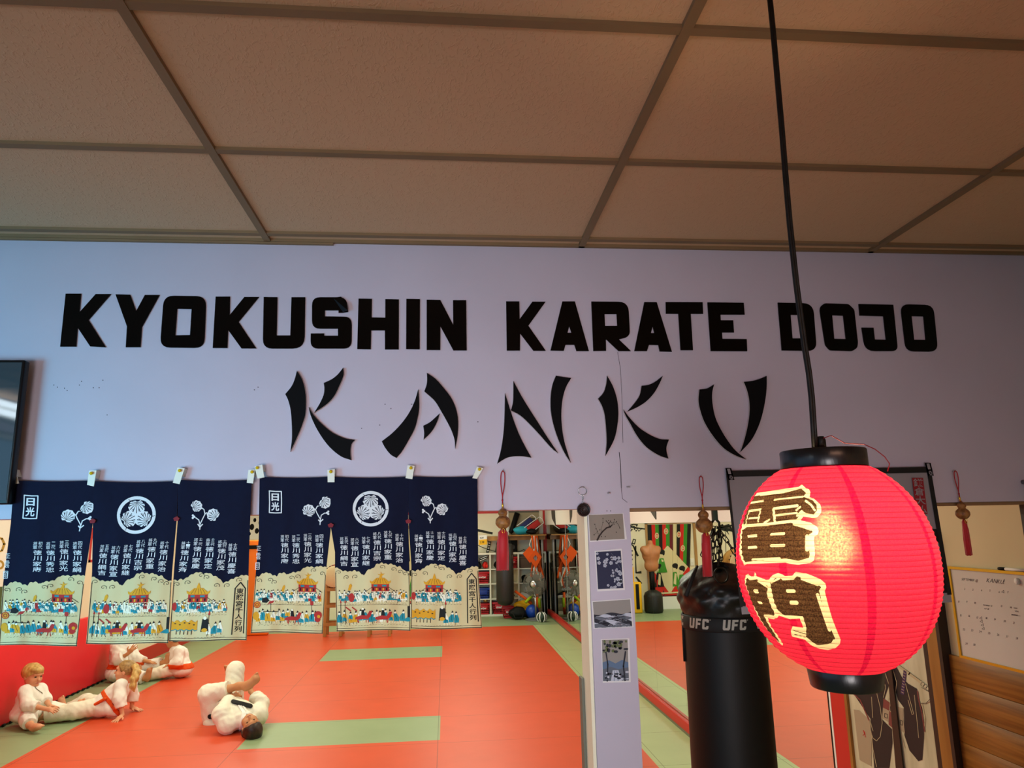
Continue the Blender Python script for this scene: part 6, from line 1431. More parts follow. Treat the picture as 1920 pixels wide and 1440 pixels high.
mb = MB(); c = D(970, 1150, 16.95); lump(mb, (c[0], 16.95, .14), (.20, .18, .14), M_blackm, 12, 14); mb.build('body', t)
mb = MB(); mb.tube([(c[0] - .12, 16.74, .18), (c[0] - .08, 16.68, .06), (c[0] + .08, 16.68, .06), (c[0] + .14, 16.74, .18)], .014, M_blackm, 6); mb.build('handle', t)
mb = MB(); c = D(988, 1150, 16.9); lump(mb, (c[0] + .06, 17.10, .10), (.11, .08, .10), M_blackm, 15); tag(mb.build('black_glove'), 'black padded glove right of the gym bag', 'glove')
mb = MB(); c = D(982, 1138, 17.3); lump(mb, (c[0] - .03, 17.30, .26), (.22, .08, .12), M_yellow, 16); lump(mb, (c[0] - .02, 17.3, .12), (.20, .08, .12), M_yellow, 17); tag(mb.build('yellow_bib'), 'heap of yellow training bibs behind the gym bag', 'bibs')
for i, (p0, p1, m, w) in enumerate((((965, 1108), (997, 1132), M_orange, 'orange foam stick leaning left to right before the shelf'), ((1000, 1116), (985, 1130), M_lime, 'lime foam stick behind the fan'), ((1011, 1122), (1012, 1140), M_lime, 'short lime foam stick beside the belts'), ((1007, 1112), (1009, 1142), M_orange, 'orange foam stick standing by the corner'))):
    yy_ = (17.10, 17.04, 17.2, 17.3)[i]; A, B_ = D(*p0, yy_), D(*p1, yy_ - .04); B_[2] = .034 if i == 3 else B_[2]; mb = MB(); mb.tube([A, (A + B_) / 2 + np.array([0, 0, .01]), B_], .032, m, 10); tag(mb.build('foam_stick'), w, 'foam stick', 'foam sticks by the shelf')
mb = MB(); c = D(968, 1128, 17.5); lump(mb, (c[0] + .16, 17.50, .20), (.20, .07, .20), mat('clear_plastic', '#a8a890', .25, spec=.6), 21); tag(mb.build('plastic_sack'), 'pale plastic sack leaning on the shelf front', 'sack')
# ------------------------------------------------------------------ people: continuous surfaces from blended limbs
def nv(a): a = np.array(a, float); return a / (np.linalg.norm(a) + 1e-12)
class Flesh:
    def __init__(s, h): s.h = h; s.p = []; s.cut = []; s.noise = 0
    def cap(s, a, b, ra, rb=None, k=.02, flat=False): s.p.append(('c', np.array(a, float), np.array(b, float), ra, ra if rb is None else rb, k, flat)); return s
    def chain(s, pts, rs, k=.02, flat=False):
        for i in range(len(pts) - 1): s.cap(pts[i], pts[i + 1], rs[i], rs[i + 1], k, flat and i == len(pts) - 2)
        return s
    def ell(s, c, r, ax=None, k=.02): s.p.append(('e', np.array(c, float), np.array(r, float), np.eye(3) if ax is None else np.array(ax), k)); return s
    def sub(s, c, r, ax=None, k=.01): s.cut.append((np.array(c, float), np.array(r, float), np.eye(3) if ax is None else np.array(ax), k)); return s
    def bounds(s):
        lo, hi = [], []
        for q in s.p:
            if q[0] == 'c': m = max(q[3], q[4]); lo += [np.minimum(q[1], q[2]) - m]; hi += [np.maximum(q[1], q[2]) + m]
            else: m = q[2].max(); lo += [q[1] - m]; hi += [q[1] + m]
        return np.min(lo, 0) - .03, np.max(hi, 0) + .03
    def field(s, lo=None, hi=None):
        if lo is None: lo, hi = s.bounds()
        n = np.ceil((hi - lo) / s.h).astype(int) + 1; F = np.full(n, .5, np.float32); ax = [lo[i] + s.h * np.arange(n[i]) for i in range(3)]
        def block(c0, c1):
            i0 = np.clip(np.floor((c0 - lo) / s.h).astype(int), 0, n - 1); i1 = np.clip(np.ceil((c1 - lo) / s.h).astype(int) + 1, 1, n)
            sl = tuple(slice(a, b) for a, b in zip(i0, i1)); X = np.stack(np.meshgrid(*[ax[i][sl[i]] for i in range(3)], indexing='ij'), -1); return sl, X
        def smin(a, b, k): hh = np.clip(.5 + .5 * (b - a) / k, 0, 1); return b * (1 - hh) + a * hh - k * hh * (1 - hh)
        for q in s.p:
            if q[0] == 'c':
                _, a, b, ra, rb, k, flat = q; m = max(ra, rb) + k * 2 + s.h * 2; sl, X = block(np.minimum(a, b) - m, np.maximum(a, b) + m)
                e = b - a; L = np.linalg.norm(e) + 1e-9; w = X - a; tr = (w @ e) / (L * L); t = np.clip(tr, 0, 1); d = np.linalg.norm(w - t[..., None] * e, axis=-1) - (ra + (rb - ra) * t)
                if flat: d = np.maximum(d, (tr - 1) * L)
            else:
                _, c, r, A, k = q; m = r.max() + k * 2 + s.h * 2; sl, X = block(c - m, c + m); y = (X - c) @ A.T / r; g = np.linalg.norm(y, axis=-1); d = (g - 1) * r.min() * 1.0
                d = np.where(g > 1e-6, g * (g - 1) / (np.linalg.norm(y / r, axis=-1) + 1e-9), -r.min())
            F[sl] = smin(F[sl], d.astype(np.float32), k)
        for c, r, A, k in s.cut:
            m = r.max() + k * 2; sl, X = block(c - m, c + m); y = (X - c) @ A.T / r; g = np.linalg.norm(y, axis=-1); d = g * (g - 1) / (np.linalg.norm(y / r, axis=-1) + 1e-9)
            F[sl] = -smin(-F[sl], d.astype(np.float32), k)
        if s.noise:
            X = np.stack(np.meshgrid(*ax, indexing='ij'), -1); a = s.noise
            q = np.sin(X[..., 0] * 37 + 9 * np.sin(X[..., 1] * 11) + 7 * np.sin(X[..., 2] * 13)) + np.sin(X[..., 2] * 47 + 8 * np.sin(X[..., 0] * 14 + 1) + X[..., 1] * 21) + .6 * np.sin(X[..., 1] * 83 + X[..., 2] * 61 + X[..., 0] * 44)
            F += (a * .45 * q).astype(np.float32)
        return F, lo
def nets(F, lo, h):
    n = np.array(F.shape); S = F < 0
    c8 = [(i, j, k) for i in (0, 1) for j in (0, 1) for k in (0, 1)]
    cnt = sum(S[i:n[0] - 1 + i, j:n[1] - 1 + j, k:n[2] - 1 + k].astype(np.int8) for i, j, k in c8)
    act = np.argwhere((cnt > 0) & (cnt < 8)); vals = np.stack([F[act[:, 0] + i, act[:, 1] + j, act[:, 2] + k] for i, j, k in c8], 1)
    pos = np.zeros((len(act), 3)); num = np.zeros(len(act))
    for a in range(8):
        for b in range(a + 1, 8):
            if bin(a ^ b).count('1') != 1: continue
            va, vb = vals[:, a], vals[:, b]; m = (va < 0) != (vb < 0); t = np.where(m, va / (va - vb + 1e-12), 0); pa, pb = np.array(c8[a]), np.array(c8[b])
            pos += np.where(m[:, None], pa + t[:, None] * (pb - pa), 0); num += m
    V3 = lo + h * (act + pos / num[:, None]); idx = np.full(n - 1, -1, np.int64); idx[tuple(act.T)] = np.arange(len(act)); Q = []
    for ax in range(3):
        u, w = (ax + 1) % 3, (ax + 2) % 3; sl0 = [slice(None)] * 3; sl1 = [slice(None)] * 3; sl0[ax] = slice(0, -1); sl1[ax] = slice(1, None)
        a, b = S[tuple(sl0)], S[tuple(sl1)]; E = np.argwhere(a != b); E = E[(E[:, u] > 0) & (E[:, w] > 0) & (E[:, u] < n[u] - 1) & (E[:, w] < n[w] - 1)]
        if not len(E): continue
        g = []
        for du, dw in ((0, 0), (1, 0), (1, 1), (0, 1)): q = E.copy(); q[:, u] -= du; q[:, w] -= dw; g.append(idx[tuple(q.T)])
        g = np.stack(g, 1); ins = a[tuple(E.T)]; g[~ins] = g[~ins][:, ::-1]; Q.append(g)
    Q = np.concatenate(Q); return V3, Q[(Q >= 0).all(1)]
def flesh_obj(name, F, lo, h, m, parent):
    V3, Q = nets(F, lo, h); me = bpy.data.meshes.new(name)
    me.vertices.add(len(V3)); me.vertices.foreach_set('co', V3.astype(np.float32).ravel()); me.loops.add(len(Q) * 4); me.loops.foreach_set('vertex_index', Q.ravel().astype(np.int32))
    me.polygons.add(len(Q)); me.polygons.foreach_set('loop_start', (np.arange(len(Q)) * 4).astype(np.int32)); me.materials.append(m); me.update(calc_edges=True); me.validate()
    me.polygons.foreach_set('use_smooth', [True] * len(me.polygons))
    o = bpy.data.objects.new(name, me); COL.objects.link(o); o.parent = parent; o.matrix_parent_inverse = Matrix.Translation(-Vector(parent.location)); return o
def frame(f, u):
    f = nv(f); u = np.array(u, float); u = nv(u - f * np.dot(u, f)); r = np.cross(f, u); return np.array([f, r, u])   # rows: forward, right, up
def head(B, c, f, u, hh, neck, nr):
    A = frame(f, u); P = lambda a, b, d: np.array(c) + hh * (a * A[0] + b * A[1] + d * A[2])
    B.ell(P(-.05, 0, .12), (hh * .43, hh * .345, hh * .38), A, .01)
    B.ell(P(.07, 0, -.12), (hh * .30, hh * .285, hh * .34), A, .03); B.ell(P(.16, 0, -.36), (hh * .14, hh * .16, hh * .12), A, .04)
    B.cap(P(.36, 0, .04), P(.44, 0, -.10), hh * .030, hh * .052, hh * .04); B.ell(P(.34, 0, .13), (hh * .07, hh * .24, hh * .05), A, .02)
    for s_ in (-1, 1):
        B.ell(P(.25, s_ * .17, -.12), (hh * .10, hh * .10, hh * .10), A, .03); B.ell(P(-.03, s_ * .34, -.02), (hh * .075, hh * .035, hh * .12), A, .008)
        B.sub(P(.405, s_ * .135, .035), (hh * .06, hh * .085, hh * .055), A, .01)
    B.ell(P(.335, 0, -.235), (hh * .06, hh * .10, hh * .028), A, .012)
    B.cap(P(-.10, 0, -.28), neck, nr, nr * 1.05, .03)
    return P, A
M_skin = mat('fair_skin', '#e0a47c', .55, spec=.35, vary=.08, vscale=14, vcol='#d58e6c'); M_skin2 = mat('tan_skin', '#c88a5c', .55, spec=.35, vary=.08, vscale=14)
M_gi = mat('white_karate_cloth', '#f0ece2', .85, spec=.15, bump=.9, bscale=13, stretch=(1, 1, .45)); M_gi2 = mat('cream_karate_cloth', '#ece6d2', .85, spec=.15, bump=.9, bscale=12, stretch=(1, .6, 1))
M_obelt = mat('orange_belt', '#e2500c', .8); M_kbelt = mat('black_belt', '#0d0c0e', .8)
H_bl = mat('blond_hair', '#d8b26a', .5, vary=.35, vscale=40, vcol='#a57c3c', stretch=(1, 1, .2)); H_br = mat('brown_hair', '#3a2114', .45, vary=.35, vscale=40, vcol='#1e100a'); H_lb = mat('dark_blond_hair', '#b08a52', .5, vary=.4, vscale=40, vcol='#7c5a30')
M_eye = mat('eye', '#2a2420', .2, spec=.6); M_lip = mat('lips', '#b4605a', .5)
def face(t, P, A, hh, closed=False):
    for s_ in (-1, 1):
        mb = MB(); q = P(.345, s_ * .135, .03)
        mb.lathe([(math.sin(a), -math.cos(a)) for a in np.linspace(0, math.pi, 9)], M_eye, 14, T=lambda p: q + hh * (.035 * p[1] * A[0] + .052 * p[0] * A[1] + (.010 if closed else .026) * p[2] * A[2])); mb.build('eye', t)
        mb = MB(); mb.tube([P(.385, s_ * .06, .12), P(.39, s_ * .14, .145), P(.35, s_ * .22, .12)], [hh * .010, hh * .014, hh * .008], H_br if closed else H_lb, 6); mb.build('eyebrow', t)
    mb = MB(); mb.tube([P(.365, -.085, -.235), P(.395, -.03, -.228), P(.40, 0, -.232), P(.395, .03, -.228), P(.365, .085, -.235)], [hh * .008, hh * .018, hh * .02, hh * .018, hh * .008], M_lip, 6); mb.build('mouth', t)
def hand(B, w, d, nrm, s, spread=.35, curl=.25, flip=1, wr=.02):
    d = nv(d); nrm = nv(np.array(nrm, float) - d * np.dot(nrm, d)); r = np.cross(d, nrm) * flip; w = np.array(w, float)
    B.cap(w, w + d * s * .45, wr, s * .17, .012); B.ell(w + d * s * .42, (s * .30, s * .225, s * .095), np.array([d, r, nrm]), .012)
    for i, (o, ln) in enumerate(((-.17, .42), (-.06, .50), (.06, .47), (.165, .36))):
        b = w + d * s * .62 + r * s * o * 1.05; dd = nv(d + r * o * spread * 4 - nrm * curl * .5); m = b + dd * s * ln * .5; e = m + nv(dd - nrm * curl) * s * ln * .5
        B.chain([b, m, e], [s * .062, s * .056, s * .042], .004)
    b = w + d * s * .22 - r * s * .17; m = b + nv(d * .6 - r) * s * .24; e = m + nv(d - r * .45 - nrm * curl) * s * .22; B.chain([b, m, e], [s * .08, s * .068, s * .048], .006)
def foot(B, an, heel, toe, s, up):
    an, heel, toe = [np.array(q, float) for q in (an, heel, toe)]; d = nv(toe - heel); r = nv(np.cross(d, up)); L = np.linalg.norm(toe - heel)
    B.cap(an, heel * .75 + toe * .25, s * .17, s * .17, .03); B.cap(heel, heel + d * L * .45, s * .15, s * .15, .03); B.cap(heel + d * L * .25, heel + d * L * .78, s * .15, s * .16, .03); B.ell(heel + d * L * .72, (s * .2, s * .2, s * .10), np.array([d, r, nv(np.cross(r, d))]), .02)
    for i, o in enumerate((-.15, -.07, .0, .07, .14)): q = heel + d * L * (.84 - .02 * i) + r * s * o; B.cap(q, q + d * L * (.17 - .015 * i), s * (.062 - .006 * i), s * (.058 - .006 * i), .005)
def belt(J, c, axis, m, t, name='belt', width=.022, tails=()):
    F, lo = J.field(); h = J.h; ax = [lo[i] + h * np.arange(F.shape[i]) for i in range(3)]; X = np.stack(np.meshgrid(*ax, indexing='ij'), -1) - np.array(c)
    B_ = np.maximum(np.maximum(F - .009, np.abs(X @ nv(axis)) - width), np.linalg.norm(X, axis=-1) - .30).astype(np.float32)
    for a, b, w in tails:
        e = np.array(b) - np.array(a); W_ = X + np.array(c) - np.array(a); tt = np.clip(W_ @ e / (e @ e), 0, 1); B_ = np.minimum(B_, (np.linalg.norm(W_ - tt[..., None] * e, axis=-1) - w).astype(np.float32))
    flesh_obj(name, B_, lo, h, m, t)
def band(J, line, r, ymax, m, t, name, out=.009):
    """a strip of cloth lying on a garment along a line given in the photograph"""
    F, lo = J.field(); h = J.h; ax = [lo[i] + h * np.arange(F.shape[i]) for i in range(3)]; X = np.stack(np.meshgrid(*ax, indexing='ij'), -1); V_ = X - CAM
    dz = V_ @ _fw; px = np.stack([960 + F_PX * (V_ @ _rt) / dz, 720 - F_PX * (V_ @ _up) / dz], -1); d = np.full(F.shape, 99.0)
    for a, b in zip(line[:-1], line[1:]):
        a, b = np.array(a, float), np.array(b, float); e = b - a; w = px - a; tt = np.clip(w @ e / (e @ e), 0, 1); d = np.minimum(d, np.linalg.norm(w - tt[..., None] * e, axis=-1))
    B_ = np.maximum(np.maximum(F - out, (d - r) * dz / F_PX), X[..., 1] - ymax).astype(np.float32); return flesh_obj(name, B_, lo, h, m, t)
def emit(name, Fl, m, t): F, lo = Fl.field(); return flesh_obj(name, F, lo, Fl.h, m, t)
def floor_fix(o_list, z=.004):
    pass

DY = -0.22
Z6 = lambda x, y, Y: onY(20 + x / 7.111, 1220 + y / 7.111, Y + DY)
# --- boy sitting against the red pad
def up_(p, z): q = np.array(p, float); q[2] = z; return q
t = thing('person', 'blond child in white uniform sitting against the red wall pad', 'person', (-4.75, 9.35, 0), 'people on the mats')
pel = Z6(205, 800, 9.35); pel[2] = .13; che = Z6(262, 620, 9.36); nek = Z6(285, 478, 9.36); hc = Z6(292, 335, 9.36)
shn, shf = Z6(195, 545, 9.24), Z6(392, 520, 9.46); eln, elf = Z6(225, 720, 9.14), Z6(462, 650, 9.42); wrn, wrf = Z6(455, 775, 9.12), Z6(520, 735, 9.30)
kneeF = Z6(560, 720, 9.52); ankF = Z6(845, 705, 9.55); kneeF[2] = .12; ankF[2] = .075
kneeN = Z6(240, 890, 9.13); kneeN[2] = .11; ankN = Z6(262, 955, 9.05); ankN[2] = .07
hh = .255
B = Flesh(.0048); P, A = head(B, hc, (1, -.42, -.18), (.06, .02, 1), hh, nek, .042)
B.cap(nek, che, .06, .085); B.cap(che, pel, .085, .095); B.chain([shn, eln, wrn], [.042, .033, .023]); B.chain([shf, elf, wrf], [.042, .033, .023]); B.cap(nek, shn, .04, .04); B.cap(nek, shf, .04, .04)
B.chain([pel, kneeF, ankF], [.075, .052, .035]); B.chain([pel, kneeN, ankN], [.075, .052, .035])
hand(B, wrn, (1, -.1, -.15), (0, -.5, .8), .13, curl=.5, wr=.022); hand(B, wrf, (.9, -.5, -.2), (0, -.5, .8), .13, curl=.5, flip=-1, wr=.022)
f1 = ankF + np.array([.05, 0, -.03]); foot(B, ankF, f1, f1 + np.array([.035, -.01, .175]), .2, (0, 1, 0)); f2 = ankN + np.array([.05, -.04, -.02]); foot(B, ankN, f2, f2 + np.array([.12, -.08, .03]), .2, (0, 0, 1))
face(emit('body', B, M_skin, t), P, A, hh)
Hh = Flesh(.006); Hh.ell(P(-.06, 0, .15), (hh * .475, hh * .405, hh * .40), A, .02).ell(P(.20, .05, .33), (hh * .26, hh * .30, hh * .13), A, .03); Hh.sub(P(.42, 0, -.17), (hh * .50, hh * .55, hh * .36), A, .012).sub(P(-.05, 0, -.36), (hh * .7, hh * .7, hh * .27), A, .012); Hh.noise = .003
emit('hair', Hh, H_bl, t)
J = Flesh(.007); J.noise = .003; J.cap(nek + np.array([0, 0, -.045]), che, .068, .125, .04); J.cap(che, pel + np.array([0, 0, .02]), .125, .135, .05); J.cap(che, shn, .08, .068, .04); J.cap(che, shf, .08, .068, .04)
J.chain([shn, eln, eln * .25 + wrn * .75 if False else eln * .45 + wrn * .55], [.068, .068, .062], .03, True); J.chain([shf, elf, elf * .6 + wrf * .4], [.068, .064, .060], .03, True); J.ell(pel + np.array([.02, -.03, .0]), (.16, .17, .09), None, .04)
emit('jacket', J, M_gi, t)
L_ = Flesh(.007); L_.noise = .003; L_.chain([pel, kneeF, ankF + np.array([-.04, 0, 0])], [.10, .085, .075], .03, True); L_.chain([pel, kneeN, ankN * .8 + kneeN * .2], [.10, .085, .07], .03, True); emit('trousers', L_, M_gi, t)
band(J, [(20 + x / 7.111, 1220 + y / 7.111) for x, y in ((312, 452), (340, 505), (380, 535), (425, 568))], .9, che[1] + .05, mat('cream_lapel', '#7d7462', .8), t, 'lapel', .006)

# --- girl leaning back on her hands
DY = -0.10
t = thing('person', 'child with long ponytail and orange belt leaning back on both hands', 'person', (-3.85, 9.45, 0), 'people on the mats')
pel = Z6(1210, 790, 9.45); pel[2] = .13; che = Z6(1420, 560, 9.5); nek = Z6(1530, 395, 9.55); hc = Z6(1530, 275, 9.55); hh = .25
shn, shf = Z6(1470, 460, 9.42), Z6(1600, 450, 9.68); eln, elf = Z6(1450, 640, 9.34), Z6(1630, 610, 9.72); wrn = Z6(1490, 850, 9.32); wrf = Z6(1612, 765, 9.70); wrn[2] = .05; wrf[2] = .05
kn = Z6(830, 850, 9.30); kn[2] = .115; an = Z6(440, 905, 9.26); an[2] = .085; kf = Z6(1000, 720, 9.62); kf[2] = .15; af = Z6(780, 760, 9.66); af[2] = .07
B = Flesh(.0048); P, A = head(B, hc, (-.93, -.10, .12), (.12, .05, 1), hh, nek, .040)
B.cap(nek, che, .06, .08); B.cap(che, pel, .08, .09); B.chain([shn, eln, wrn], [.04, .032, .022]); B.chain([shf, elf, wrf], [.04, .032, .022]); B.cap(nek, shn, .038, .038); B.cap(nek, shf, .038, .038); B.chain([pel, kn, an], [.07, .05, .034]); B.chain([pel, kf, af], [.07, .05, .034])
hand(B, wrn + np.array([0, -.01, -.01]), (-.25, -.9, -.28), (0, 0, 1), .135, spread=.55, curl=.08, wr=.022); hand(B, wrf + np.array([0, 0, -.01]), (.95, -.2, -.22), (0, 0, 1), .135, spread=.5, curl=.08, flip=-1, wr=.022)
hl = an + np.array([-.07, -.02, -.035]); foot(B, an, hl, hl + np.array([-.075, -.03, .165]), .22, (0, 1, 0)); hl = af + np.array([-.06, 0, -.02]); foot(B, af, hl, hl + np.array([-.05, 0, .15]), .2, (0, 1, 0))
face(emit('body', B, M_skin, t), P, A, hh)
Hh = Flesh(.006); Hh.noise = .002; Hh.ell(P(-.07, 0, .14), (hh * .455, hh * .375, hh * .39), A, .02); Hh.sub(P(.45, 0, -.12), (hh * .42, hh * .5, hh * .42), A, .012).sub(P(.0, 0, -.42), (hh * .6, hh * .6, hh * .30), A, .012)
emit('hair', Hh, H_lb, t)
tail = [Z6(1610, 215, 9.52), Z6(1660, 215, 9.48), Z6(1675, 290, 9.44), Z6(1640, 380, 9.40), Z6(1630, 470, 9.38), Z6(1645, 545, 9.37)]
Hh = Flesh(.006); Hh.noise = .004; Hh.chain(tail, [.022, .030, .040, .042, .034, .010], .02); Hh.chain([tail[1] + .01, tail[2] + np.array([.02, 0, 0]), tail[3] + np.array([.03, 0, .01]), tail[4] + np.array([-.02, 0, 0])], [.02, .026, .026, .012], .02); pt_ = emit('ponytail', Hh, H_bl, t)
mb = MB(); mb.tube([tail[0] + np.array([-.005, .026 * math.cos(a), .026 * math.sin(a)]) for a in np.linspace(0, 6.283, 17)[:-1]], .006, M_blackm, 6, closed=True); mb.build('hair_tie', pt_)
J = Flesh(.007); J.noise = .003; J.cap(nek + np.array([-.02, 0, -.06]), che, .075, .115, .04); J.cap(che, pel, .115, .125, .05); J.cap(che, shn, .08, .066, .04); J.cap(che, shf, .08, .066, .04)
J.chain([shn, eln, eln * .45 + wrn * .55], [.066, .068, .068], .03, True); J.chain([shf, elf, elf * .5 + wrf * .5], [.066, .064, .066], .03, True); J.cap(pel, Z6(1400, 820, 9.36), .10, .05, .04); J.cap(pel, Z6(1060, 760, 9.40), .11, .07, .04)
emit('jacket', J, M_gi, t)
bc_ = Z6(1330, 660, 9.46); belt(J, bc_, che - pel, M_obelt, t, tails=[(Z6(1260, 640, 9.33), Z6(1085, 740, 9.34), .018)])
L_ = Flesh(.007); L_.noise = .0035; L_.chain([pel, kn, an + np.array([.02, 0, 0])], [.105, .09, .080], .03, True); L_.chain([pel, kf, af], [.105, .085, .07], .03, True); emit('trousers', L_, M_gi2, t)

# --- the pair further back
DY = -0.42
Z3 = lambda x, y, Y: onY(x / 3.5556, 1180 + y / 3.5556, Y + DY)
t = thing('person', 'seated person in white with orange belt, head hidden behind the curtain', 'person', (-4.75, 11.9, 0), 'people on the mats')
pel = Z3(800, 290, 11.9); pel[2] = .14; che = Z3(810, 150, 11.9); nek = Z3(830, 85, 11.9); hc = nek + np.array([.03, 0, .17]); hh = .25
shn, shf = Z3(775, 120, 11.78), Z3(868, 125, 12.05); eln, elf = Z3(790, 200, 11.72), Z3(905, 190, 12.0); wrn, wrf = Z3(850, 165, 11.7), Z3(965, 210, 11.9)
kf = Z3(950, 245, 12.0); kf[2] = .16; af = Z3(1090, 225, 12.0); kn = Z3(860, 300, 11.7); kn[2] = .13; an = Z3(960, 305, 11.65); an[2] = .08
B = Flesh(.006); P, A = head(B, hc, (1, -.1, -.1), (0, 0, 1), hh, nek, .045)
B.cap(nek, che, .06, .09); B.cap(che, pel, .09, .1); B.chain([shn, eln, wrn], [.042, .034, .024]); B.chain([shf, elf, wrf], [.042, .034, .024]); B.chain([pel, kf, af], [.08, .055, .036]); B.chain([pel, kn, an], [.08, .055, .036])
hand(B, wrf, (1, -.1, -.2), (0, 0, 1), .16, spread=.4, curl=.15, wr=.024); hand(B, wrn, (.5, .2, .6), (0, -1, 0), .15, curl=.5, wr=.024)
hl = af + np.array([.05, 0, -.04]); foot(B, af, hl, hl + np.array([.02, 0, .19]), .23, (0, 1, 0)); hl = an + np.array([.05, 0, -.03]); foot(B, an, hl, hl + np.array([.03, -.02, .17]), .2, (0, 1, 0)); face(emit('body', B, M_skin2, t), P, A, hh)
Hh = Flesh(.008); Hh.ell(P(-.06, 0, .14), (hh * .47, hh * .40, hh * .40), A, .02); Hh.sub(P(.44, 0, -.17), (hh * .46, hh * .5, hh * .38), A, .012); emit('hair', Hh, H_br, t)
J = Flesh(.008); J.noise = .004; J.cap(nek + np.array([0, 0, -.04]), che, .085, .15, .04); J.cap(che, pel, .15, .155, .05); J.cap(che, shn, .09, .08, .04); J.cap(che, shf, .09, .08, .04); J.chain([shn, eln, eln * .4 + wrn * .6], [.08, .085, .085], .03, True); J.chain([shf, elf, wrf * .92 + elf * .08], [.08, .07, .06], .03, True); J.ell(pel + np.array([0, -.03, -.02]), (.19, .19, .12), None, .04)
emit('jacket', J, M_gi, t); belt(J, Z3(815, 238, 11.9), (0, 0, 1), M_obelt, t, width=.03)
L_ = Flesh(.008); L_.noise = .003; L_.chain([pel, kf, af - np.array([.04, 0, 0])], [.12, .10, .085], .03, True); L_.chain([pel, kn, an], [.12, .10, .085], .03, True); emit('trousers', L_, M_gi, t)
DY = -0.30
t = thing('person', 'dark haired child with orange belt seated facing left below curtain hem', 'person', (-3.95, 11.95, 0), 'people on the mats')
pel = Z3(1205, 270, 11.9); pel[2] = .14; che = Z3(1190, 170, 11.93); nek = Z3(1170, 118, 11.94); hc = Z3(1152, 68, 11.94); hh = .24
shn, shf = Z3(1195, 150, 11.80), Z3(1165, 145, 12.06); eln, elf = Z3(1185, 225, 11.72), Z3(1135, 205, 12.05); wrn, wrf = Z3(1125, 240, 11.74), Z3(1095, 225, 12.0)
kn = Z3(1090, 290, 11.75); kn[2] = .12; an = Z3(965, 318, 11.7); an[2] = .075; kf = Z3(1120, 265, 12.05); kf[2] = .14; af = Z3(1020, 275, 12.1); af[2] = .07
B = Flesh(.006); P, A = head(B, hc, (-1, -.05, -.15), (0, 0, 1), hh, nek, .04)
B.cap(nek, che, .055, .085); B.cap(che, pel, .085, .09); B.chain([shn, eln, wrn], [.04, .032, .022]); B.chain([shf, elf, wrf], [.04, .032, .022]); B.chain([pel, kn, an], [.075, .05, .034]); B.chain([pel, kf, af], [.075, .05, .034])
hand(B, wrn, (-1, 0, -.3), (0, 0, 1), .13, curl=.4, wr=.022); hand(B, wrf, (-1, 0, .3), (0, -1, 0), .13, curl=.4, wr=.022, flip=-1)
hl = an + np.array([-.06, 0, -.03]); foot(B, an, hl, hl + np.array([-.04, -.01, .17]), .21, (0, 1, 0)); hl = af + np.array([-.05, 0, -.03]); foot(B, af, hl, hl + np.array([-.03, 0, .15]), .2, (0, 1, 0)); face(emit('body', B, M_skin2, t), P, A, hh)
Hh = Flesh(.006); Hh.noise = .002; Hh.ell(P(-.06, 0, .14), (hh * .47, hh * .39, hh * .40), A, .02); Hh.sub(P(.44, 0, -.15), (hh * .44, hh * .5, hh * .40), A, .012).sub(P(0, 0, -.45), (hh * .6, hh * .6, hh * .28), A, .012); emit('hair', Hh, H_br, t)
J = Flesh(.008); J.noise = .0035; J.cap(nek + np.array([0, 0, -.04]), che, .075, .125, .04); J.cap(che, pel, .125, .14, .05); J.cap(che, shn, .08, .07, .04); J.cap(che, shf, .08, .07, .04); J.chain([shn, eln, eln * .3 + wrn * .7], [.07, .072, .07], .03, True); J.chain([shf, elf, elf * .3 + wrf * .7], [.07, .07, .066], .03, True); J.ell(pel + np.array([.02, -.02, -.02]), (.16, .17, .11), None, .04)
emit('jacket', J, M_gi, t); belt(J, Z3(1208, 232, 11.92), (.1, 0, 1), M_obelt, t, width=.035)
L_ = Flesh(.008); L_.noise = .003; L_.chain([pel, kn, an + np.array([.02, 0, 0])], [.11, .085, .075], .03, True); L_.chain([pel, kf, af], [.11, .085, .07], .03, True); emit('trousers', L_, M_gi2, t)

# --- woman lying on her back, one ankle crossed over the other knee
Z5 = lambda x, y, Y: onY(360 + x / 8.472, 1230 + y / 8.472, Y)
t = thing('person', 'person with black belt lying on back, ankle crossed over raised knee', 'person', (-2.25, 8.5, 0), 'people on the mats')
hh = .25; hc = Z5(945, 1120, 8.22); nek = Z5(800, 1010, 8.40); che = Z5(745, 930, 8.55); wai = Z5(640, 860, 8.78); pel = Z5(470, 800, 9.0)
for q, z_ in ((hc, .125), (nek, .12), (che, .15), (wai, .18), (pel, .22)): pass
shn, shf = Z5(560, 1090, 8.38), Z5(1060, 950, 8.56); eln, elf = Z5(470, 930, 8.42), Z5(1090, 760, 8.80); wrn, wrf = Z5(640, 660, 8.75), Z5(935, 560, 8.95)
hipN, hipF = Z5(360, 930, 8.92), Z5(640, 720, 9.08); kN = Z5(255, 610, 8.86); aN = Z5(740, 480, 8.78); kF = Z5(690, 225, 9.16); aF = Z5(620, 300, 9.50)
A_h = ((.15, -.62, .80), (.52, -.80, -.35))
B = Flesh(.005); P, A = head(B, hc, (-.02, -.58, .80), (.48, -.72, -.50), hh, nek, .05)
B.cap(nek, che, .07, .11); B.cap(che, wai, .11, .10); B.cap(wai, pel, .10, .12); B.cap(pel, hipN, .11, .10); B.cap(pel, hipF, .11, .10); B.cap(nek, shn, .05, .05); B.cap(nek, shf, .05, .05)
B.chain([shn, eln, wrn], [.05, .042, .028]); B.chain([shf, elf, wrf], [.05, .042, .028]); B.chain([hipN, kN, kN * .5 + aN * .5, aN], [.09, .06, .055, .034]); B.chain([hipF, kF, aF], [.09, .062, .036])
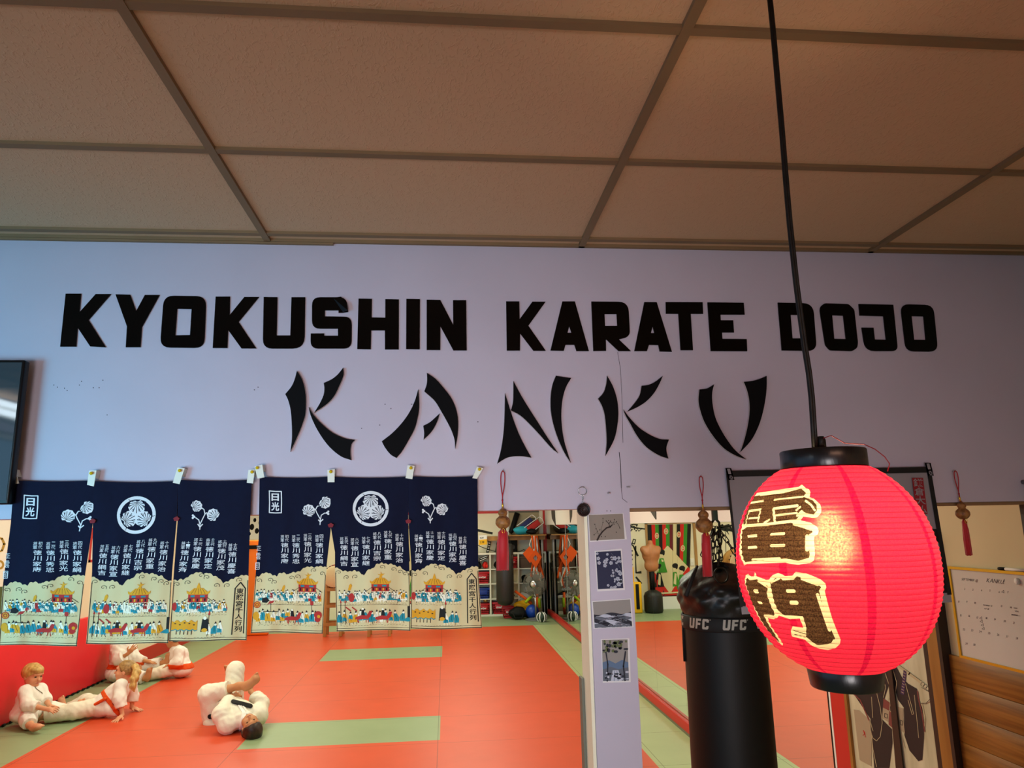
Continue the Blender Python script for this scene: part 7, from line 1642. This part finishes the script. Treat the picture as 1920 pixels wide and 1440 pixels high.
hand(B, wrn, Z5(720, 610, 8.85) - wrn, (0, -1, .3), .17, curl=.5, wr=.028); hand(B, wrf, Z5(900, 480, 9.0) - wrf, (0, -1, .2), .17, curl=.5, wr=.028, flip=-1)
hl, to = Z5(855, 505, 8.72), Z5(1062, 320, 8.70); foot(B, aN, hl, to, .25, (.2, -.9, .3)); hl = aF + np.array([-.03, .06, .0]); foot(B, aF, hl, Z5(575, 165, 9.42), .25, (0, -1, 0))
face(emit('body', B, M_skin2, t), P, A, hh, True)
Hh = Flesh(.006); Hh.noise = .003; Hh.ell(P(-.08, 0, .16), (hh * .475, hh * .40, hh * .42), A, .02); Hh.sub(P(.42, 0, -.22), (hh * .46, hh * .5, hh * .44), A, .012); Hh.cap(P(-.25, -.36, .0), P(-.32, -.34, -.28), .022, .014, .02); emit('hair', Hh, H_br, t)
J = Flesh(.007); J.noise = .0035; J.cap(nek * .95 + che * .05, che, .085, .135, .05); J.cap(che, wai, .135, .125, .05); J.cap(wai, pel, .14, .14, .05); J.cap(che, shn, .12, .095, .05); J.cap(che, shf, .12, .095, .05)
J.chain([shn, eln, eln * .25 + wrn * .75], [.095, .095, .085], .03, True); J.chain([shf, elf, elf * .45 + wrf * .55], [.09, .09, .08], .03, True); J.cap(pel, Z5(310, 1080, 8.85), .13, .09, .05)
J.sub(hc + np.array([.01, -.02, .07]), (.125, .125, .125), None, .01)
emit('jacket', J, M_gi2, t); L_ = Flesh(.007); L_.noise = .0035; L_.cap(pel, hipN, .14, .13); L_.cap(pel, hipF, .14, .12); L_.chain([hipN, kN, kN * .32 + aN * .68], [.13, .105, .085], .03, True); L_.chain([hipF, kF, kF * .45 + aF * .55], [.125, .098, .085], .03, True); emit('trousers', L_, M_gi2, t)
P5 = lambda pts: [(360 + x / 8.472, 1230 + y / 8.472) for x, y in pts]
M_lap = mat('white_lapel', '#f6f3ea', .8, spec=.15)
band(J, P5([(785, 1185), (800, 1040), (835, 890), (770, 790)]), 4.6, che[1] + .12, M_lap, t, 'lapel', .012)
band(J, P5([(800, 800), (860, 880), (930, 925), (1010, 985)]), 3.6, che[1] + .15, M_lap, t, 'lapel', .012)
band(J, P5([(655, 722), (790, 755), (930, 792)]), 4.2, wai[1] + .3, M_kbelt, t, 'belt', .015)
band(L_, P5([(285, 965), (345, 957), (392, 945)]), 4.6, hipN[1] + .1, M_kbelt, t, 'belt_end', .014)

# --- torso training dummy on its base, seen in the mirror
c = V(1228, 1143, 17.35); cx_ = c[0]; yv = 17.35
t = thing('torso_dummy', 'tan torso training dummy on a black weighted base, seen in mirror', 'dummy', (cx_, yv, 0))
z = lambda py: V(1216, py, yv)[2]
zb0_, zt0_ = z(1108), z(1070); M_rub = mat('tan_rubber', '#b8784c', .5, vary=.1, vscale=8)
mb = MB(); mb.lathe([(.20, .004), (.22, .05), (.22, zb0_ - .12), (.19, zb0_ - .04), (.12, zb0_), (.06, zb0_ + .03)], mat('black_plastic', '#1c1c1a', .5), 28, c=(cx_, yv, 0)); mb.build('base', t)
mb = MB(); mb.tube([(cx_, yv, zb0_), (cx_, yv, zt0_ + .02)], .06, M_blackm, 14); mb.build('post', t)
T_ = Flesh(.012); q = np.array([cx_, yv, 0.0]); w = lambda dx, dz, dy=0: q + np.array([dx, dy, dz])
T_.ell(w(0, zt0_ + .12), (.17, .11, .16), None, .06).ell(w(0, zt0_ + .38), (.215, .125, .22), None, .06); T_.ell(w(-.10, zt0_ + .42, -.07), (.10, .06, .08), None, .04).ell(w(.10, zt0_ + .42, -.07), (.10, .06, .08), None, .04)
T_.cap(w(-.17, zt0_ + .50), w(.17, zt0_ + .50), .085, .085, .05); T_.cap(w(0, zt0_ + .5), w(0, zt0_ + .66), .07, .06, .05)
emit('torso', T_, M_rub, t)
